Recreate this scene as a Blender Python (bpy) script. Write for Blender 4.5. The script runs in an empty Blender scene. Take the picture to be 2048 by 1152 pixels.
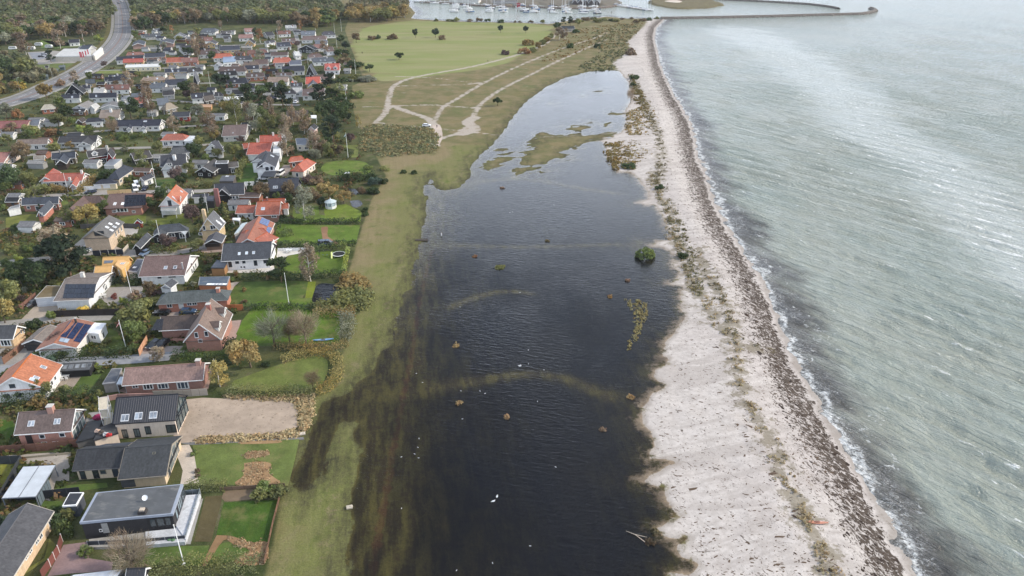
import bpy, math, random
import numpy as np
from math import radians, sin, cos, pi, sqrt, atan2
from mathutils import Vector, Matrix, Quaternion

# ------------------------------------------------------------------ camera, sky, sun, exposure
S = bpy.context.scene
COL = S.collection
FOC, PITCH, CAMH = 1500.0, radians(26.2),95.0        # focal length in photo pixels (2048 wide), tilt, height above the meadow
cam_d = bpy.data.cameras.new('camera')
cam_d.sensor_width = 36.0
cam_d.lens = FOC / 2048 * 36.0
cam_d.clip_start, cam_d.clip_end = 1.0,20000.0
cam = bpy.data.objects.new('camera', cam_d)
COL.objects.link(cam)
cam.location = (0,0, CAMH)
cam.rotation_euler = (radians(90) - PITCH, 0,0)
S.camera = cam

SUN_EL, SUN_AZ = radians(34), radians(84)             # azimuth from +Y (view direction) towards +X
sun_dir = Vector((cos(SUN_EL) * sin(SUN_AZ), cos(SUN_EL) * cos(SUN_AZ), sin(SUN_EL)))
sun_d = bpy.data.lights.new('sun', 'SUN')
sun_d.energy = 2.8
sun_d.angle = radians(3)                              # thin high cloud softens it
sun_d.color = (1.0,0.91,0.77)
sun = bpy.data.objects.new('sun', sun_d)
COL.objects.link(sun)
sun.rotation_euler = (-sun_dir).to_track_quat('-Z', 'Y').to_euler()
sun.location = (300,0,300)

W = bpy.data.worlds.new('World')
S.world = W
W.use_nodes = True
_nt = W.node_tree
_nt.nodes.clear()
_out = _nt.nodes.new('ShaderNodeOutputWorld')
_bg = _nt.nodes.new('ShaderNodeBackground')
_bg.inputs['Strength'].default_value = 0.105
_sky = _nt.nodes.new('ShaderNodeTexSky')
_sky.sky_type = 'NISHITA'
_sky.sun_disc = False
_sky.sun_elevation = SUN_EL
_sky.sun_rotation = SUN_AZ
_sky.air_density = 1.0
_sky.dust_density = 1.6
_sky.ozone_density = 1.0
_tc = _nt.nodes.new('ShaderNodeTexCoord')
_sep = _nt.nodes.new('ShaderNodeSeparateXYZ')
_nt.links.new(_tc.outputs['Generated'], _sep.inputs[0])
_add = _nt.nodes.new('ShaderNodeMath'); _add.operation = 'ADD'; _add.inputs[1].default_value = 0.18
_mx = _nt.nodes.new('ShaderNodeMath'); _mx.operation = 'MAXIMUM'; _mx.inputs[1].default_value = 0.0
_nt.links.new(_sep.outputs['Z'], _mx.inputs[0]); _nt.links.new(_mx.outputs[0], _add.inputs[0])
_dx = _nt.nodes.new('ShaderNodeMath'); _dx.operation = 'DIVIDE'
_dy = _nt.nodes.new('ShaderNodeMath'); _dy.operation = 'DIVIDE'
_nt.links.new(_sep.outputs['X'], _dx.inputs[0]); _nt.links.new(_add.outputs[0], _dx.inputs[1])
_nt.links.new(_sep.outputs['Y'], _dy.inputs[0]); _nt.links.new(_add.outputs[0], _dy.inputs[1])
_cmb = _nt.nodes.new('ShaderNodeCombineXYZ')
_nt.links.new(_dx.outputs[0], _cmb.inputs[0]); _nt.links.new(_dy.outputs[0], _cmb.inputs[1])
_cn = _nt.nodes.new('ShaderNodeTexNoise')
_cn.inputs['Scale'].default_value = 0.75; _cn.inputs['Detail'].default_value = 7; _cn.inputs['Roughness'].default_value = 0.55
_nt.links.new(_cmb.outputs[0], _cn.inputs['Vector'])
_cr = _nt.nodes.new('ShaderNodeMapRange'); _cr.interpolation_type = 'SMOOTHSTEP'
_cr.inputs['From Min'].default_value = 0.38; _cr.inputs['From Max'].default_value = 0.60
_hz = _nt.nodes.new('ShaderNodeMapRange')               # clouds close up towards the horizon
_hz.inputs['From Min'].default_value = 0.10; _hz.inputs['From Max'].default_value = 0.48
_hz.inputs['To Min'].default_value = 0.22; _hz.inputs['To Max'].default_value = -0.06
_nt.links.new(_mx.outputs[0], _hz.inputs['Value'])
_ca = _nt.nodes.new('ShaderNodeMath'); _ca.operation = 'ADD'
_nt.links.new(_cn.outputs['Fac'], _ca.inputs[0]); _nt.links.new(_hz.outputs['Result'], _ca.inputs[1])
_nt.links.new(_ca.outputs[0], _cr.inputs['Value'])
_cm = _nt.nodes.new('ShaderNodeMix'); _cm.data_type = 'RGBA'
_nt.links.new(_cr.outputs['Result'], _cm.inputs['Factor'])
_nt.links.new(_sky.outputs[0], _cm.inputs[6])
_cm.inputs[7].default_value = (11.0,12.2,14.2,1)      # thin bright cloud
_nt.links.new(_cm.outputs[2], _bg.inputs['Color'])
_nt.links.new(_bg.outputs[0], _out.inputs['Surface'])

S.view_settings.view_transform = 'Standard'
S.view_settings.look = 'None'
S.view_settings.gamma = 1.0
S.view_settings.use_curve_mapping = False
S.view_settings.exposure = 0.38
S.render.engine = 'CYCLES'
S.cycles.max_bounces = 6
S.cycles.diffuse_bounces = 2
S.cycles.glossy_bounces = 3
S.cycles.transparent_max_bounces = 12
S.cycles.volume_bounces = 0
S.cycles.use_denoising = True
S.cycles.caustics_reflective = False
S.cycles.caustics_refractive = False

# ------------------------------------------------------------------ survey: photo points measured onto the ground
R = random.Random(11)
NR = np.random.default_rng(5)


def ray(p):
	a, b = (p[0] - 1024) / FOC, (p[1] - 576) / FOC
	return np.array([a, cos(PITCH) - b * sin(PITCH),-sin(PITCH) - b * cos(PITCH)])


def G(p, z=0.0):
	d = ray(p)
	t = (z - CAMH) / d[2]
	return np.array([d[0] * t, d[1] * t, z])


def mpp(p):                                            # metres per photo pixel, across, at a ground point
	d = ray(p)
	return (-CAMH / d[2]) / FOC


def to_px(q):
	x, y, z = q[0], q[1], q[2] - CAMH
	zc = y * cos(PITCH) - z * sin(PITCH)
	yc = y * sin(PITCH) + z * cos(PITCH)
	return (1024 + FOC * x / zc, 576 - FOC * yc / zc)


def crop(x0, y0, s):
	return lambda x, y: (x0 + x * s, y0 + y * s)


cA = crop(0,860,520 / 2048); cB = crop(0,640,520 / 2048); cC = crop(360,640,520 / 2048)
cD = crop(0,430,520 / 2048); cE = crop(360,430,520 / 2048); cQ = crop(360,860,520 / 2048)
cF = crop(0,330,400 / 2048); cG = crop(360,330,400 / 2048); cH = crop(0,190,400 / 2048)
cI = crop(360,190,400 / 2048); cJ = crop(0,0,400 / 2048); cK = crop(360,0,400 / 2048)
cM = crop(680,0,480 / 2048); cW = crop(440,410,200 / 2048); cP = crop(160,500,200 / 2048)
cS = crop(0,60,240 / 2048); cT = crop(180,60,240 / 2048)
cN = crop(0,0,1)


def lin(c):
	def f(v):
		v /= 255.0
		return v / 12.92 if v <= 0.04045 else ((v + 0.055) / 1.055) ** 2.4
	return (f(c[0]), f(c[1]), f(c[2]),1.0)


# ------------------------------------------------------------------ shader helper
class Sh:
	def __init__(s, name):
		s.m = bpy.data.materials.new(name)
		s.m.use_nodes = True
		s.t = s.m.node_tree
		s.t.nodes.clear()
		s.out = s.t.nodes.new('ShaderNodeOutputMaterial')

	def put(s, sock, v):
		if isinstance(v, bpy.types.NodeSocket):
			s.t.links.new(v, sock)
		elif v is not None:
			if isinstance(v, (tuple, list)) and len(v) == 3 and sock.type == 'RGBA':
				v = (*v, 1)
			sock.default_value = v

	def node(s, t, ins=None, **kw):
		n = s.t.nodes.new(t)
		for k, v in kw.items():
			setattr(n, k, v)
		for k, v in (ins or {}).items():
			s.put(n.inputs[k], v)
		return n

	def math(s, op, a, b=0.0, c=0.0):
		return s.node('ShaderNodeMath', {0: a, 1: b, 2: c}, operation=op).outputs[0]

	def mix(s, f, a, b, blend='MIX'):
		return s.node('ShaderNodeMix', {0: f, 6: a, 7: b}, data_type='RGBA', blend_type=blend).outputs[2]

	def attr(s, name):
		return s.node('ShaderNodeAttribute', attribute_name=name).outputs['Fac']

	def pos(s):
		return s.node('ShaderNodeNewGeometry').outputs['Position']

	def obj(s):
		return s.node('ShaderNodeTexCoord').outputs['Object']

	def uv(s):
		return s.node('ShaderNodeTexCoord').outputs['UV']

	def map(s, v, scale=(1,1,1), rot=(0,0,0)):
		if any(rot):                                     # turn first, then stretch along the turned axes
			v = s.node('ShaderNodeMapping', {'Vector': v, 'Rotation': rot}).outputs[0]
		return s.node('ShaderNodeMapping', {'Vector': v, 'Scale': scale}).outputs[0]

	def noise(s, v, scale, detail=4, rough=0.55, dist=0.0, color=False):
		n = s.node('ShaderNodeTexNoise', {'Vector': v, 'Scale': scale, 'Detail': detail, 'Roughness': rough, 'Distortion': dist})
		return n.outputs['Color' if color else 'Fac']

	def step(s, x, a, b, lo=0.0, hi=1.0):
		return s.node('ShaderNodeMapRange', {'Value': x, 'From Min': a, 'From Max': b, 'To Min': lo, 'To Max': hi},
					  interpolation_type='SMOOTHSTEP').outputs[0]

	def line(s, x, a, b, lo=0.0, hi=1.0):
		return s.node('ShaderNodeMapRange', {'Value': x, 'From Min': a, 'From Max': b, 'To Min': lo, 'To Max': hi}).outputs[0]

	def oinfo(s, k):
		return s.node('ShaderNodeObjectInfo').outputs[k]

	def bump(s, h, strength=0.5, dist=0.1):
		return s.node('ShaderNodeBump', {'Height': h, 'Strength': strength, 'Distance': dist}).outputs[0]

	def pbr(s, base, rough=0.8, normal=None, metal=0.0, spec=0.4):
		ins = {'Base Color': base, 'Roughness': rough, 'Metallic': metal, 'Specular IOR Level': spec}
		if normal is not None:
			ins['Normal'] = normal
		n = s.node('ShaderNodeBsdfPrincipled', ins)
		s.t.links.new(n.outputs[0], s.out.inputs['Surface'])
		return n

	def surf(s, sh):
		s.t.links.new(sh, s.out.inputs['Surface'])
		return s.m


def var(s, base, v, scale, amt, detail=5):             # base colour varied by grain
	f = s.line(s.noise(v, scale, detail, 0.6),0.25,0.75,1 - amt, 1 + amt)
	return s.node('ShaderNodeVectorMath', {0: base, 'Scale': f}, operation='SCALE').outputs[0]


M = {}


def make_materials():
	# painted / rendered surfaces: colour is the object's own colour
	s = Sh('paint'); c = var(s, s.oinfo('Color'), s.obj(),1.6,0.14); s.pbr(c, 0.75); M['paint'] = s.m
	s = Sh('wall_render')
	p = s.obj()
	c = var(s, s.oinfo('Color'), p, 0.9,0.12)
	c = var(s, c, s.map(p, (3,3,0.35)),1.3,0.10)
	s.pbr(c, 0.9, s.bump(s.noise(p, 9,3),0.25,0.03)); M['wall'] = s.m
	s = Sh('brickwork')
	p = s.obj()
	b = s.node('ShaderNodeTexBrick', {'Vector': s.map(p, (1,1,1),(radians(90),0,0)), 'Color1': (1.15,1.1,1.08,1), 'Color2': (0.78,0.8,0.8,1),
			   'Mortar': (1.25,1.3,1.35,1), 'Scale': 1.0, 'Mortar Size': 0.012, 'Brick Width': 0.24, 'Row Height': 0.075})
	base = s.node('ShaderNodeHueSaturation', {'Saturation': 0.78, 'Value': 0.92, 'Color': s.oinfo('Color')}).outputs[0]
	c = s.mix(1.0, base, b.outputs['Color'], 'MULTIPLY')
	s.pbr(var(s, c, p, 0.8,0.16),0.9); M['brick'] = s.m
	s = Sh('plank_cladding')
	p = s.obj()
	w = s.math('FRACT', s.math('MULTIPLY', s.node('ShaderNodeSeparateXYZ', {0: p}).outputs['Z'], 6.0))
	s.pbr(var(s, s.oinfo('Color'), s.map(p, (0.5,0.5,6)),2.0,0.22),0.75, s.bump(s.step(w, 0.0,0.12),0.6,0.03)); M['clad'] = s.m
	# roof tiles: UV in metres, u along the ridge, v down the slope
	s = Sh('roof_tiles')
	uv = s.uv()
	base = s.node('ShaderNodeHueSaturation', {'Saturation': 0.85, 'Value': 0.70, 'Color': s.oinfo('Color')}).outputs[0]
	sp = s.node('ShaderNodeSeparateXYZ', {0: uv})
	row = s.math('MULTIPLY', sp.outputs['Y'], 1 / 0.36)
	colm = s.math('MULTIPLY', sp.outputs['X'], 1 / 0.30)
	cell = s.node('ShaderNodeCombineXYZ', {0: s.math('FLOOR', colm),1: s.math('FLOOR', row),2: s.oinfo('Random')}).outputs[0]
	wn = s.node('ShaderNodeTexWhiteNoise', {'Vector': cell}, noise_dimensions='3D').outputs['Value']
	c = s.node('ShaderNodeVectorMath', {0: base, 'Scale': s.line(wn, 0,1,0.82,1.18)}, operation='SCALE').outputs[0]
	c = var(s, c, s.obj(),0.35,0.22)
	c = var(s, c, s.map(s.uv(),(2.2,0.25,1)),1.1,0.16)          # weathering runs down the slope
	lich = s.step(s.noise(s.obj(),1.7,6,0.7),0.60,0.74)
	c = s.mix(s.math('MULTIPLY', lich, 0.22), c, (0.22,0.21,0.17,1))
	h = s.math('ADD', s.math('FRACT', row), s.math('MULTIPLY', s.math('ABSOLUTE', s.math('SINE', s.math('MULTIPLY', colm, pi))),0.5))
	s.pbr(c, 0.62, s.bump(h, 0.55,0.05), spec=0.35); M['tiles'] = s.m
	s = Sh('roof_felt')
	p = s.obj()
	c = var(s, s.oinfo('Color'), p, 0.45,0.25)
	st = s.step(s.noise(s.map(p, (0.35,0.8,1)),0.9,6,0.65),0.52,0.72)
	c = s.mix(s.math('MULTIPLY', st, 0.4), c, (0.30,0.29,0.26,1))
	s.pbr(c, 0.55, s.bump(s.noise(p, 3,4),0.2,0.03)); M['felt'] = s.m
	s = Sh('ribbed_metal')
	sp = s.node('ShaderNodeSeparateXYZ', {0: s.uv()})
	w = s.math('ABSOLUTE', s.math('SINE', s.math('MULTIPLY', sp.outputs['X'], pi / 0.45)))
	s.pbr(var(s, s.oinfo('Color'), s.obj(),0.5,0.15),0.35, s.bump(s.step(w, 0.0,0.35),0.8,0.04), spec=0.5); M['rib'] = s.m
	s = Sh('window_glass')
	c = var(s, s.oinfo('Color'), s.pos(),0.8,0.5)
	s.pbr(c, 0.08, spec=0.8); M['glass'] = s.m
	s = Sh('metal'); s.pbr(var(s, s.oinfo('Color'), s.obj(),2,0.1),0.35, metal=0.0, spec=0.7); M['metal'] = s.m
	s = Sh('solar_cell')
	sp = s.node('ShaderNodeSeparateXYZ', {0: s.uv()})
	s.pbr(var(s, s.oinfo('Color'), s.obj(),1.5,0.12),0.14, spec=0.7); M['solar'] = s.m
	s = Sh('car_paint'); n = s.pbr(s.oinfo('Color'),0.25, spec=0.6); n.inputs['Coat Weight'].default_value = 0.6; M['car'] = s.m
	# leaves
	s = Sh('foliage')
	tone = s.attr('tone')
	c = s.node('ShaderNodeVectorMath', {0: s.oinfo('Color'), 'Scale': s.line(tone, 0,1,0.80,1.90)}, operation='SCALE').outputs[0]
	hsv = s.node('ShaderNodeHueSaturation', {'Hue': s.line(s.attr('hue'),0,1,0.485,0.52), 'Saturation': s.line(s.attr('hue'),0,1,0.98,0.76), 'Color': c})
	d = s.node('ShaderNodeBsdfDiffuse', {'Color': hsv.outputs[0]})
	tr = s.node('ShaderNodeBsdfTranslucent', {'Color': hsv.outputs[0]})
	ms = s.node('ShaderNodeMixShader', {0: 0.36,1: d.outputs[0], 2: tr.outputs[0]})
	M['leaf'] = s.surf(ms.outputs[0])
	s = Sh('bark'); s.pbr(var(s, s.oinfo('Color'), s.map(s.obj(),(1,1,4)),6,0.4),0.95); M['bark'] = s.m
	s = Sh('stone'); p = s.pos(); s.pbr(var(s, s.oinfo('Color'), p, 0.7,0.35),0.9, s.bump(s.noise(p, 3),0.5,0.1)); M['stone'] = s.m
	s = Sh('cloth'); s.pbr(s.oinfo('Color'),0.9); M['cloth'] = s.m
	s = Sh('lawn')
	p = s.pos()
	c = var(s, s.oinfo('Color'), p, 0.25,0.35)
	c = var(s, c, p, 2.2,0.22)
	worn = s.step(s.noise(p, 0.16,6,0.7),0.50,0.66)
	c = s.mix(s.math('MULTIPLY', worn, 0.5), c, (0.20,0.17,0.075,1))
	c = s.mix(s.math('MULTIPLY', s.step(s.noise(s.map(p, (1,0.25,1)),0.5,3),0.5,0.7),0.25), c, (0.11,0.13,0.03,1))
	s.pbr(c, 0.95, s.bump(s.noise(p, 5,4),0.6,0.1), spec=0.15); M['lawn'] = s.m
	s = Sh('paving')
	p = s.pos()
	c = var(s, s.oinfo('Color'), p, 0.3,0.2)
	c = var(s, c, p, 2.5,0.16)
	dirt = s.step(s.noise(p, 0.5,6,0.65),0.56,0.74)
	c = s.mix(s.math('MULTIPLY', dirt, 0.35), c, (0.16,0.14,0.11,1))
	s.pbr(c, 0.9, s.bump(s.noise(p, 8,3),0.3,0.03), spec=0.2); M['pave'] = s.m
	s = Sh('rough_soil')
	p = s.pos()
	c = var(s, s.oinfo('Color'), p, 0.12,0.22)
	c = var(s, c, p, 0.6,0.14)
	w = s.step(s.noise(s.map(p, (0.35,1.3,1),(0,0,0.4)),0.9,6,0.7,1.0),0.57,0.70)
	c = s.mix(s.math('MULTIPLY', w, 0.35), c, (0.17,0.14,0.09,1))
	s.pbr(c, 0.95, s.bump(s.noise(p, 1.3,6),0.5,0.12), spec=0.15); M['soil'] = s.m
	# asphalt road
	s = Sh('asphalt')
	p = s.pos()
	c = var(s, s.oinfo('Color'), p, 0.1,0.15)
	c = var(s, c, s.uv(),0.9,0.16)
	s.pbr(c, 0.85, spec=0.3); M['asphalt'] = s.m


make_materials()

# ------------------------------------------------------------------ mesh building
ORG = {}                                               # world origin of every object that may get children


class MB:
	def __init__(s):
		s.v, s.f, s.uvs = [], [], []

	def face(s, pts, uv=None):
		i = len(s.v)
		s.v += [tuple(map(float, p)) for p in pts]
		s.f.append(tuple(range(i, i + len(pts))))
		s.uvs.append(uv)
		return s

	def prism(s, poly, z0, z1, bottom=False):          # poly: xy list, any winding
		poly = [tuple(p[:2]) for p in poly]
		a = sum(poly[i][0] * poly[(i + 1) % len(poly)][1] - poly[(i + 1) % len(poly)][0] * poly[i][1] for i in range(len(poly)))
		if a < 0:
			poly = poly[::-1]
		n, i = len(poly), len(s.v)
		s.v += [(p[0], p[1], z0) for p in poly] + [(p[0], p[1], z1) for p in poly]
		for k in range(n):
			s.f.append((i + k, i + (k + 1) % n, i + n + (k + 1) % n, i + n + k)); s.uvs.append(None)
		s.f.append(tuple(i + n + k for k in range(n))); s.uvs.append(None)
		s.f.append(tuple(i + k for k in range(n))[::-1]); s.uvs.append(None)
		return s

	def box(s, c, hx, hy, z0, z1, u=(1,0)):           # oriented box, u = local x direction
		u = np.array(u[:2], float); u /= np.linalg.norm(u); w = np.array([-u[1], u[0]])
		c = np.array(c[:2], float)
		return s.prism([c - u * hx - w * hy, c + u * hx - w * hy, c + u * hx + w * hy, c - u * hx + w * hy], z0, z1)

	def tube(s, p0, p1, r0, r1, n=6, caps=True):
		p0, p1 = Vector(p0), Vector(p1)
		d = (p1 - p0)
		if d.length < 1e-6:
			return s
		q = d.to_track_quat('Z', 'Y')
		i = len(s.v)
		for p, r in ((p0, r0),(p1, r1)):
			for k in range(n):
				a = 2 * pi * k / n
				w = p + q @ Vector((cos(a) * r, sin(a) * r, 0))
				s.v.append(tuple(w))
		for k in range(n):
			s.f.append((i + k, i + (k + 1) % n, i + n + (k + 1) % n, i + n + k)); s.uvs.append(None)
		if caps:
			s.f.append(tuple(i + n + k for k in range(n))); s.uvs.append(None)
			s.f.append(tuple(i + k for k in range(n))[::-1]); s.uvs.append(None)
		return s

	def bar(s, p0, p1, w, h):                          # rectangular bar along p0-p1
		p0, p1 = np.array(p0, float), np.array(p1, float)
		d = p1 - p0; L = np.linalg.norm(d); d /= L
		side = np.cross(d, [0,0,1.0]); ls = np.linalg.norm(side)
		side = np.array([1.0,0,0]) if ls < 1e-3 else side / ls
		up = np.cross(side, d)
		i = len(s.v)
		for p in (p0, p1):
			for a, b in ((-1,-1),(1,-1),(1,1),(-1,1)):
				s.v.append(tuple(p + side * a * w / 2 + up * b * h / 2))
		for q in ((0,1,5,4),(1,2,6,5),(2,3,7,6),(3,0,4,7),(4,5,6,7),(3,2,1,0)):
			s.f.append(tuple(i + k for k in q)); s.uvs.append(None)
		return s

	def ball(s, c, rx, ry, rz, n=8, m=5, jit=0.0, rng=R):
		i = len(s.v)
		s.v.append((c[0], c[1], c[2] - rz))
		for a in range(1, m):
			th = -pi / 2 + pi * a / m
			for b in range(n):
				ph = 2 * pi * b / n
				j = 1 + rng.uniform(-jit, jit)
				s.v.append((c[0] + rx * cos(th) * cos(ph) * j, c[1] + ry * cos(th) * sin(ph) * j, c[2] + rz * sin(th) * j))
		s.v.append((c[0], c[1], c[2] + rz))
		top = len(s.v) - 1
		for b in range(n):
			s.f.append((i, i + 1 + (b + 1) % n, i + 1 + b)); s.uvs.append(None)
			for a in range(m - 2):
				o = i + 1 + a * n
				s.f.append((o + b, o + (b + 1) % n, o + n + (b + 1) % n, o + n + b)); s.uvs.append(None)
			o = i + 1 + (m - 2) * n
			s.f.append((o + b, o + (b + 1) % n, top)); s.uvs.append(None)
		return s

	def mesh(s, name, mat, off=(0,0,0)):
		me = bpy.data.meshes.new(name)
		ox, oy, oz = off
		me.from_pydata([(x - ox, y - oy, z - oz) for x, y, z in s.v], [], s.f)
		if any(u is not None for u in s.uvs):
			lay = me.uv_layers.new(name='UVMap')
			for p, u in zip(me.polygons, s.uvs):
				if u is not None:
					for k, li in enumerate(p.loop_indices):
						lay.data[li].uv = u[k]
		me.materials.append(M[mat] if isinstance(mat, str) else mat)
		return me

	def build(s, name, mat, parent=None, color=None, off=None):
		off = ORG[parent.name] if parent is not None else (off if off is not None else (0,0,0))
		o = bpy.data.objects.new(name, s.mesh(name, mat, off))
		COL.objects.link(o)
		if parent is not None:
			o.parent = parent
		else:
			o.location = off
		ORG[o.name] = tuple(off)
		if color is not None:
			o.color = color
		return o


def link(name, me, parent=None, color=None, mat4=None):
	o = bpy.data.objects.new(name, me)
	COL.objects.link(o)
	if parent is not None:
		o.parent = parent
	if mat4 is not None:
		o.matrix_local = mat4
	if color is not None:
		o.color = color
	return o


LABELS = {}


def tag(o, label, cat, group=None):
	o['label'] = label
	o['category'] = cat
	if group:
		o['group'] = group
	LABELS.setdefault(label, []).append(o)
	return o


def empty(name, loc, label=None, cat=None, group=None, rz=0.0):
	o = bpy.data.objects.new(name, None)
	o.empty_display_size = 0.5
	COL.objects.link(o)
	o.location = tuple(map(float, loc))
	o.rotation_euler = (0,0, rz)
	ORG[o.name] = tuple(map(float, loc))
	if label:
		tag(o, label, cat, group)
	return o


def npmesh(name, V, Fq, mat, **attrs):
	me = bpy.data.meshes.new(name)
	V = np.asarray(V, np.float32); Fq = np.asarray(Fq, np.int32)
	k = Fq.shape[1]
	me.vertices.add(len(V)); me.vertices.foreach_set('co', V.ravel())
	me.loops.add(Fq.size); me.loops.foreach_set('vertex_index', Fq.ravel())
	me.polygons.add(len(Fq))
	me.polygons.foreach_set('loop_start', np.arange(0, Fq.size, k, dtype=np.int32))
	for n, a in attrs.items():
		at = me.attributes.new(n, 'FLOAT', 'POINT')
		at.data.foreach_set('value', np.asarray(a, np.float32))
	me.update(calc_edges=True)
	me.materials.append(M[mat] if isinstance(mat, str) else mat)
	return me


# signed distances on the ground (positive inside), distances to lines
def sd_poly(P, poly):
	poly = np.asarray(poly)[:, :2]
	d2 = np.full(len(P),1e18)
	ins = np.zeros(len(P), bool)
	n = len(poly)
	for i in range(n):
		a, b = poly[i], poly[(i + 1) % n]
		e = b - a
		w = P - a
		t = np.clip((w @ e) / (e @ e + 1e-12),0,1)
		q = w - t[:, None] * e
		d2 = np.minimum(d2,(q * q).sum(1))
		c = (a[1] > P[:, 1]) != (b[1] > P[:, 1])
		with np.errstate(divide='ignore', invalid='ignore'):
			xi = a[0] + (P[:, 1] - a[1]) * e[0] / (e[1] if e[1] != 0 else 1e-12)
		ins ^= c & (P[:, 0] < xi)
	d = np.sqrt(d2)
	return np.where(ins, d, -d)


def d_line(P, pts):
	pts = np.asarray(pts)[:, :2]
	d2 = np.full(len(P),1e18)
	for a, b in zip(pts[:-1], pts[1:]):
		e = b - a
		w = P - a
		t = np.clip((w @ e) / (e @ e + 1e-12),0,1)
		q = w - t[:, None] * e
		d2 = np.minimum(d2,(q * q).sum(1))
	return np.sqrt(d2)


def wob(P, s, seed=0):                                 # cheap smooth noise, about -1..1
	r = np.random.default_rng(seed)
	v = np.zeros(len(P))
	for k in range(6):
		a = r.uniform(0,2 * pi); f = r.uniform(0.6,1.9) / s
		v += np.sin((P[:, 0] * cos(a) + P[:, 1] * sin(a)) * f * 2 * pi + r.uniform(0,6.3))
	return v / 3.0


def GP(pts, f=cN, z=0.0):
	return np.array([G(f(*p), z) for p in pts])


def smooth(pts, n=4):                                  # Catmull-Rom through photo points
	pts = [np.array(p, float) for p in pts]
	out = []
	for i in range(len(pts) - 1):
		p0, p1, p2, p3 = pts[max(i - 1,0)], pts[i], pts[i + 1], pts[min(i + 2, len(pts) - 1)]
		for k in range(n):
			t = k / n
			out.append(0.5 * ((2 * p1) + (p2 - p0) * t + (2 * p0 - 5 * p1 + 4 * p2 - p3) * t * t + (3 * p1 - p0 - 3 * p2 + p3) * t ** 3))
	out.append(pts[-1])
	return out
# ------------------------------------------------------------------ outlines measured in the photograph
SEA_EDGE = [(1330,38),(1313,55),(1309,75),(1315,100),(1322,130),(1335,160),(1350,190),(1370,220),(1385,250),(1392,280),(1398,310),
			(1412,345),(1425,380),(1440,420),(1462,460),(1490,500),(1515,540),(1540,590),(1560,640),(1582,690),(1602,740),(1632,790),
			(1667,850),(1702,910),(1740,970),(1775,1030),(1803,1090),(1832,1152),(1880,1260)]
HARBOUR = [(-2500,-152),(250,-152),(560,-118),(700,-85),(770,-50),(795,-15),(815,8),(830,24),(822,36),(850,38),(880,40),(960,43),
		   (1040,44),(1100,47),(1150,38),(1190,35),(1215,32),(1250,36),(1290,36),(1330,37)]
SAND_W = [(1345,1260),(1340,1152),(1405,1132),(1365,1108),(1360,1095),(1372,1075),(1350,1074),(1328,1066),(1316,1056),(1338,1046),(1358,1028),
		  (1344,1012),(1328,992),(1331,974),(1314,971),(1282,963),(1316,943),(1350,925),(1332,915),(1300,917),(1308,884),(1304,863),
		  (1282,850),(1285,812),(1296,794),(1322,781),(1332,768),(1303,750),(1311,737),(1336,727),(1338,714),(1324,709),(1328,688),
		  (1344,668),(1362,647),(1370,632),(1365,606),(1363,583),(1370,572),(1337,566),(1362,551),(1345,531),(1350,510),(1330,495),
		  (1300,490),(1320,481),(1345,478),(1335,455),(1325,430),(1310,411),(1273,405),(1300,397),(1295,380),(1275,356),(1258,342),
		  (1240,345),(1221,320),(1212,292),(1203,280),(1225,275),(1245,263),(1255,240),(1250,222),(1262,200),(1258,165),(1240,142)]
LAG_W = [(1240,142),(1215,140),(1180,143),(1130,156),(1090,176),(1050,206),(1025,237),(1002,270),(985,291),(962,310),(942,334),(944,350),
		 (922,374),(885,382),(868,370),(857,350),(850,382),(853,430),(845,470),(835,500),(825,560),(810,592),(800,625),(778,668),(790,690),
		 (772,720),(765,760),(740,800),(715,860),(717,900),(712,960),(704,1050),(690,1152),(675,1260)]
LOBE = [(590,968),(598,900),(622,862),(638,815),(680,790),(735,748),(760,702),(790,690),(805,760),(790,830),(735,850),(690,838),(662,880),(645,950),(612,985)]
VILLAGE = [(540,1260),(530,1152),(548,1080),(562,1000),(580,960),(602,885),(622,805),(650,770),(678,720),(695,690),(702,640),(735,612),(738,560),
		   (697,547),(713,490),(725,452),(742,402),(772,352),(752,312),(735,280),(712,240),(702,200),(705,172),(730,160),(715,130),(702,95),
		   (690,60),(700,30),(640,-60),(-2600,-60),(-2600,1260)]
MEADOW = [(702,90),(720,60),(745,52),(822,41),(900,44),(1045,46),(1105,52),(1095,82),(1050,106),(1010,126),(960,139),(870,150),(800,161),(760,162),(728,135)]
STRIP = [(548,1260),(530,1152),(548,1080),(562,1000),(580,960),(602,885),(622,805),(650,770),(678,720),(695,690),(702,640),(735,612),(738,560),
		 (697,547),(713,490),(725,452),(742,402),(772,352),(752,318),(800,310),(868,308),(885,282),(940,290),(990,290),(960,400),(850,560),(820,900),(720,1260)]
ISLAND = [(1070,264),(1120,268),(1190,266),(1235,262),(1250,270),(1210,278),(1170,290),(1145,300),(1138,316),(1105,332),(1065,332),(1025,327),(1022,312),(1045,300),(1060,282)]
ISLETS = [(1100,207,2),(1165,190,2),(1200,183,3),(1165,253,5),(1185,246,4),(1150,258,6),(1225,226,4),(1212,250,4),(1010,318,6),(982,331,6),(1040,342,5),(1078,342,5),(1000,300,4)]
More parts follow.
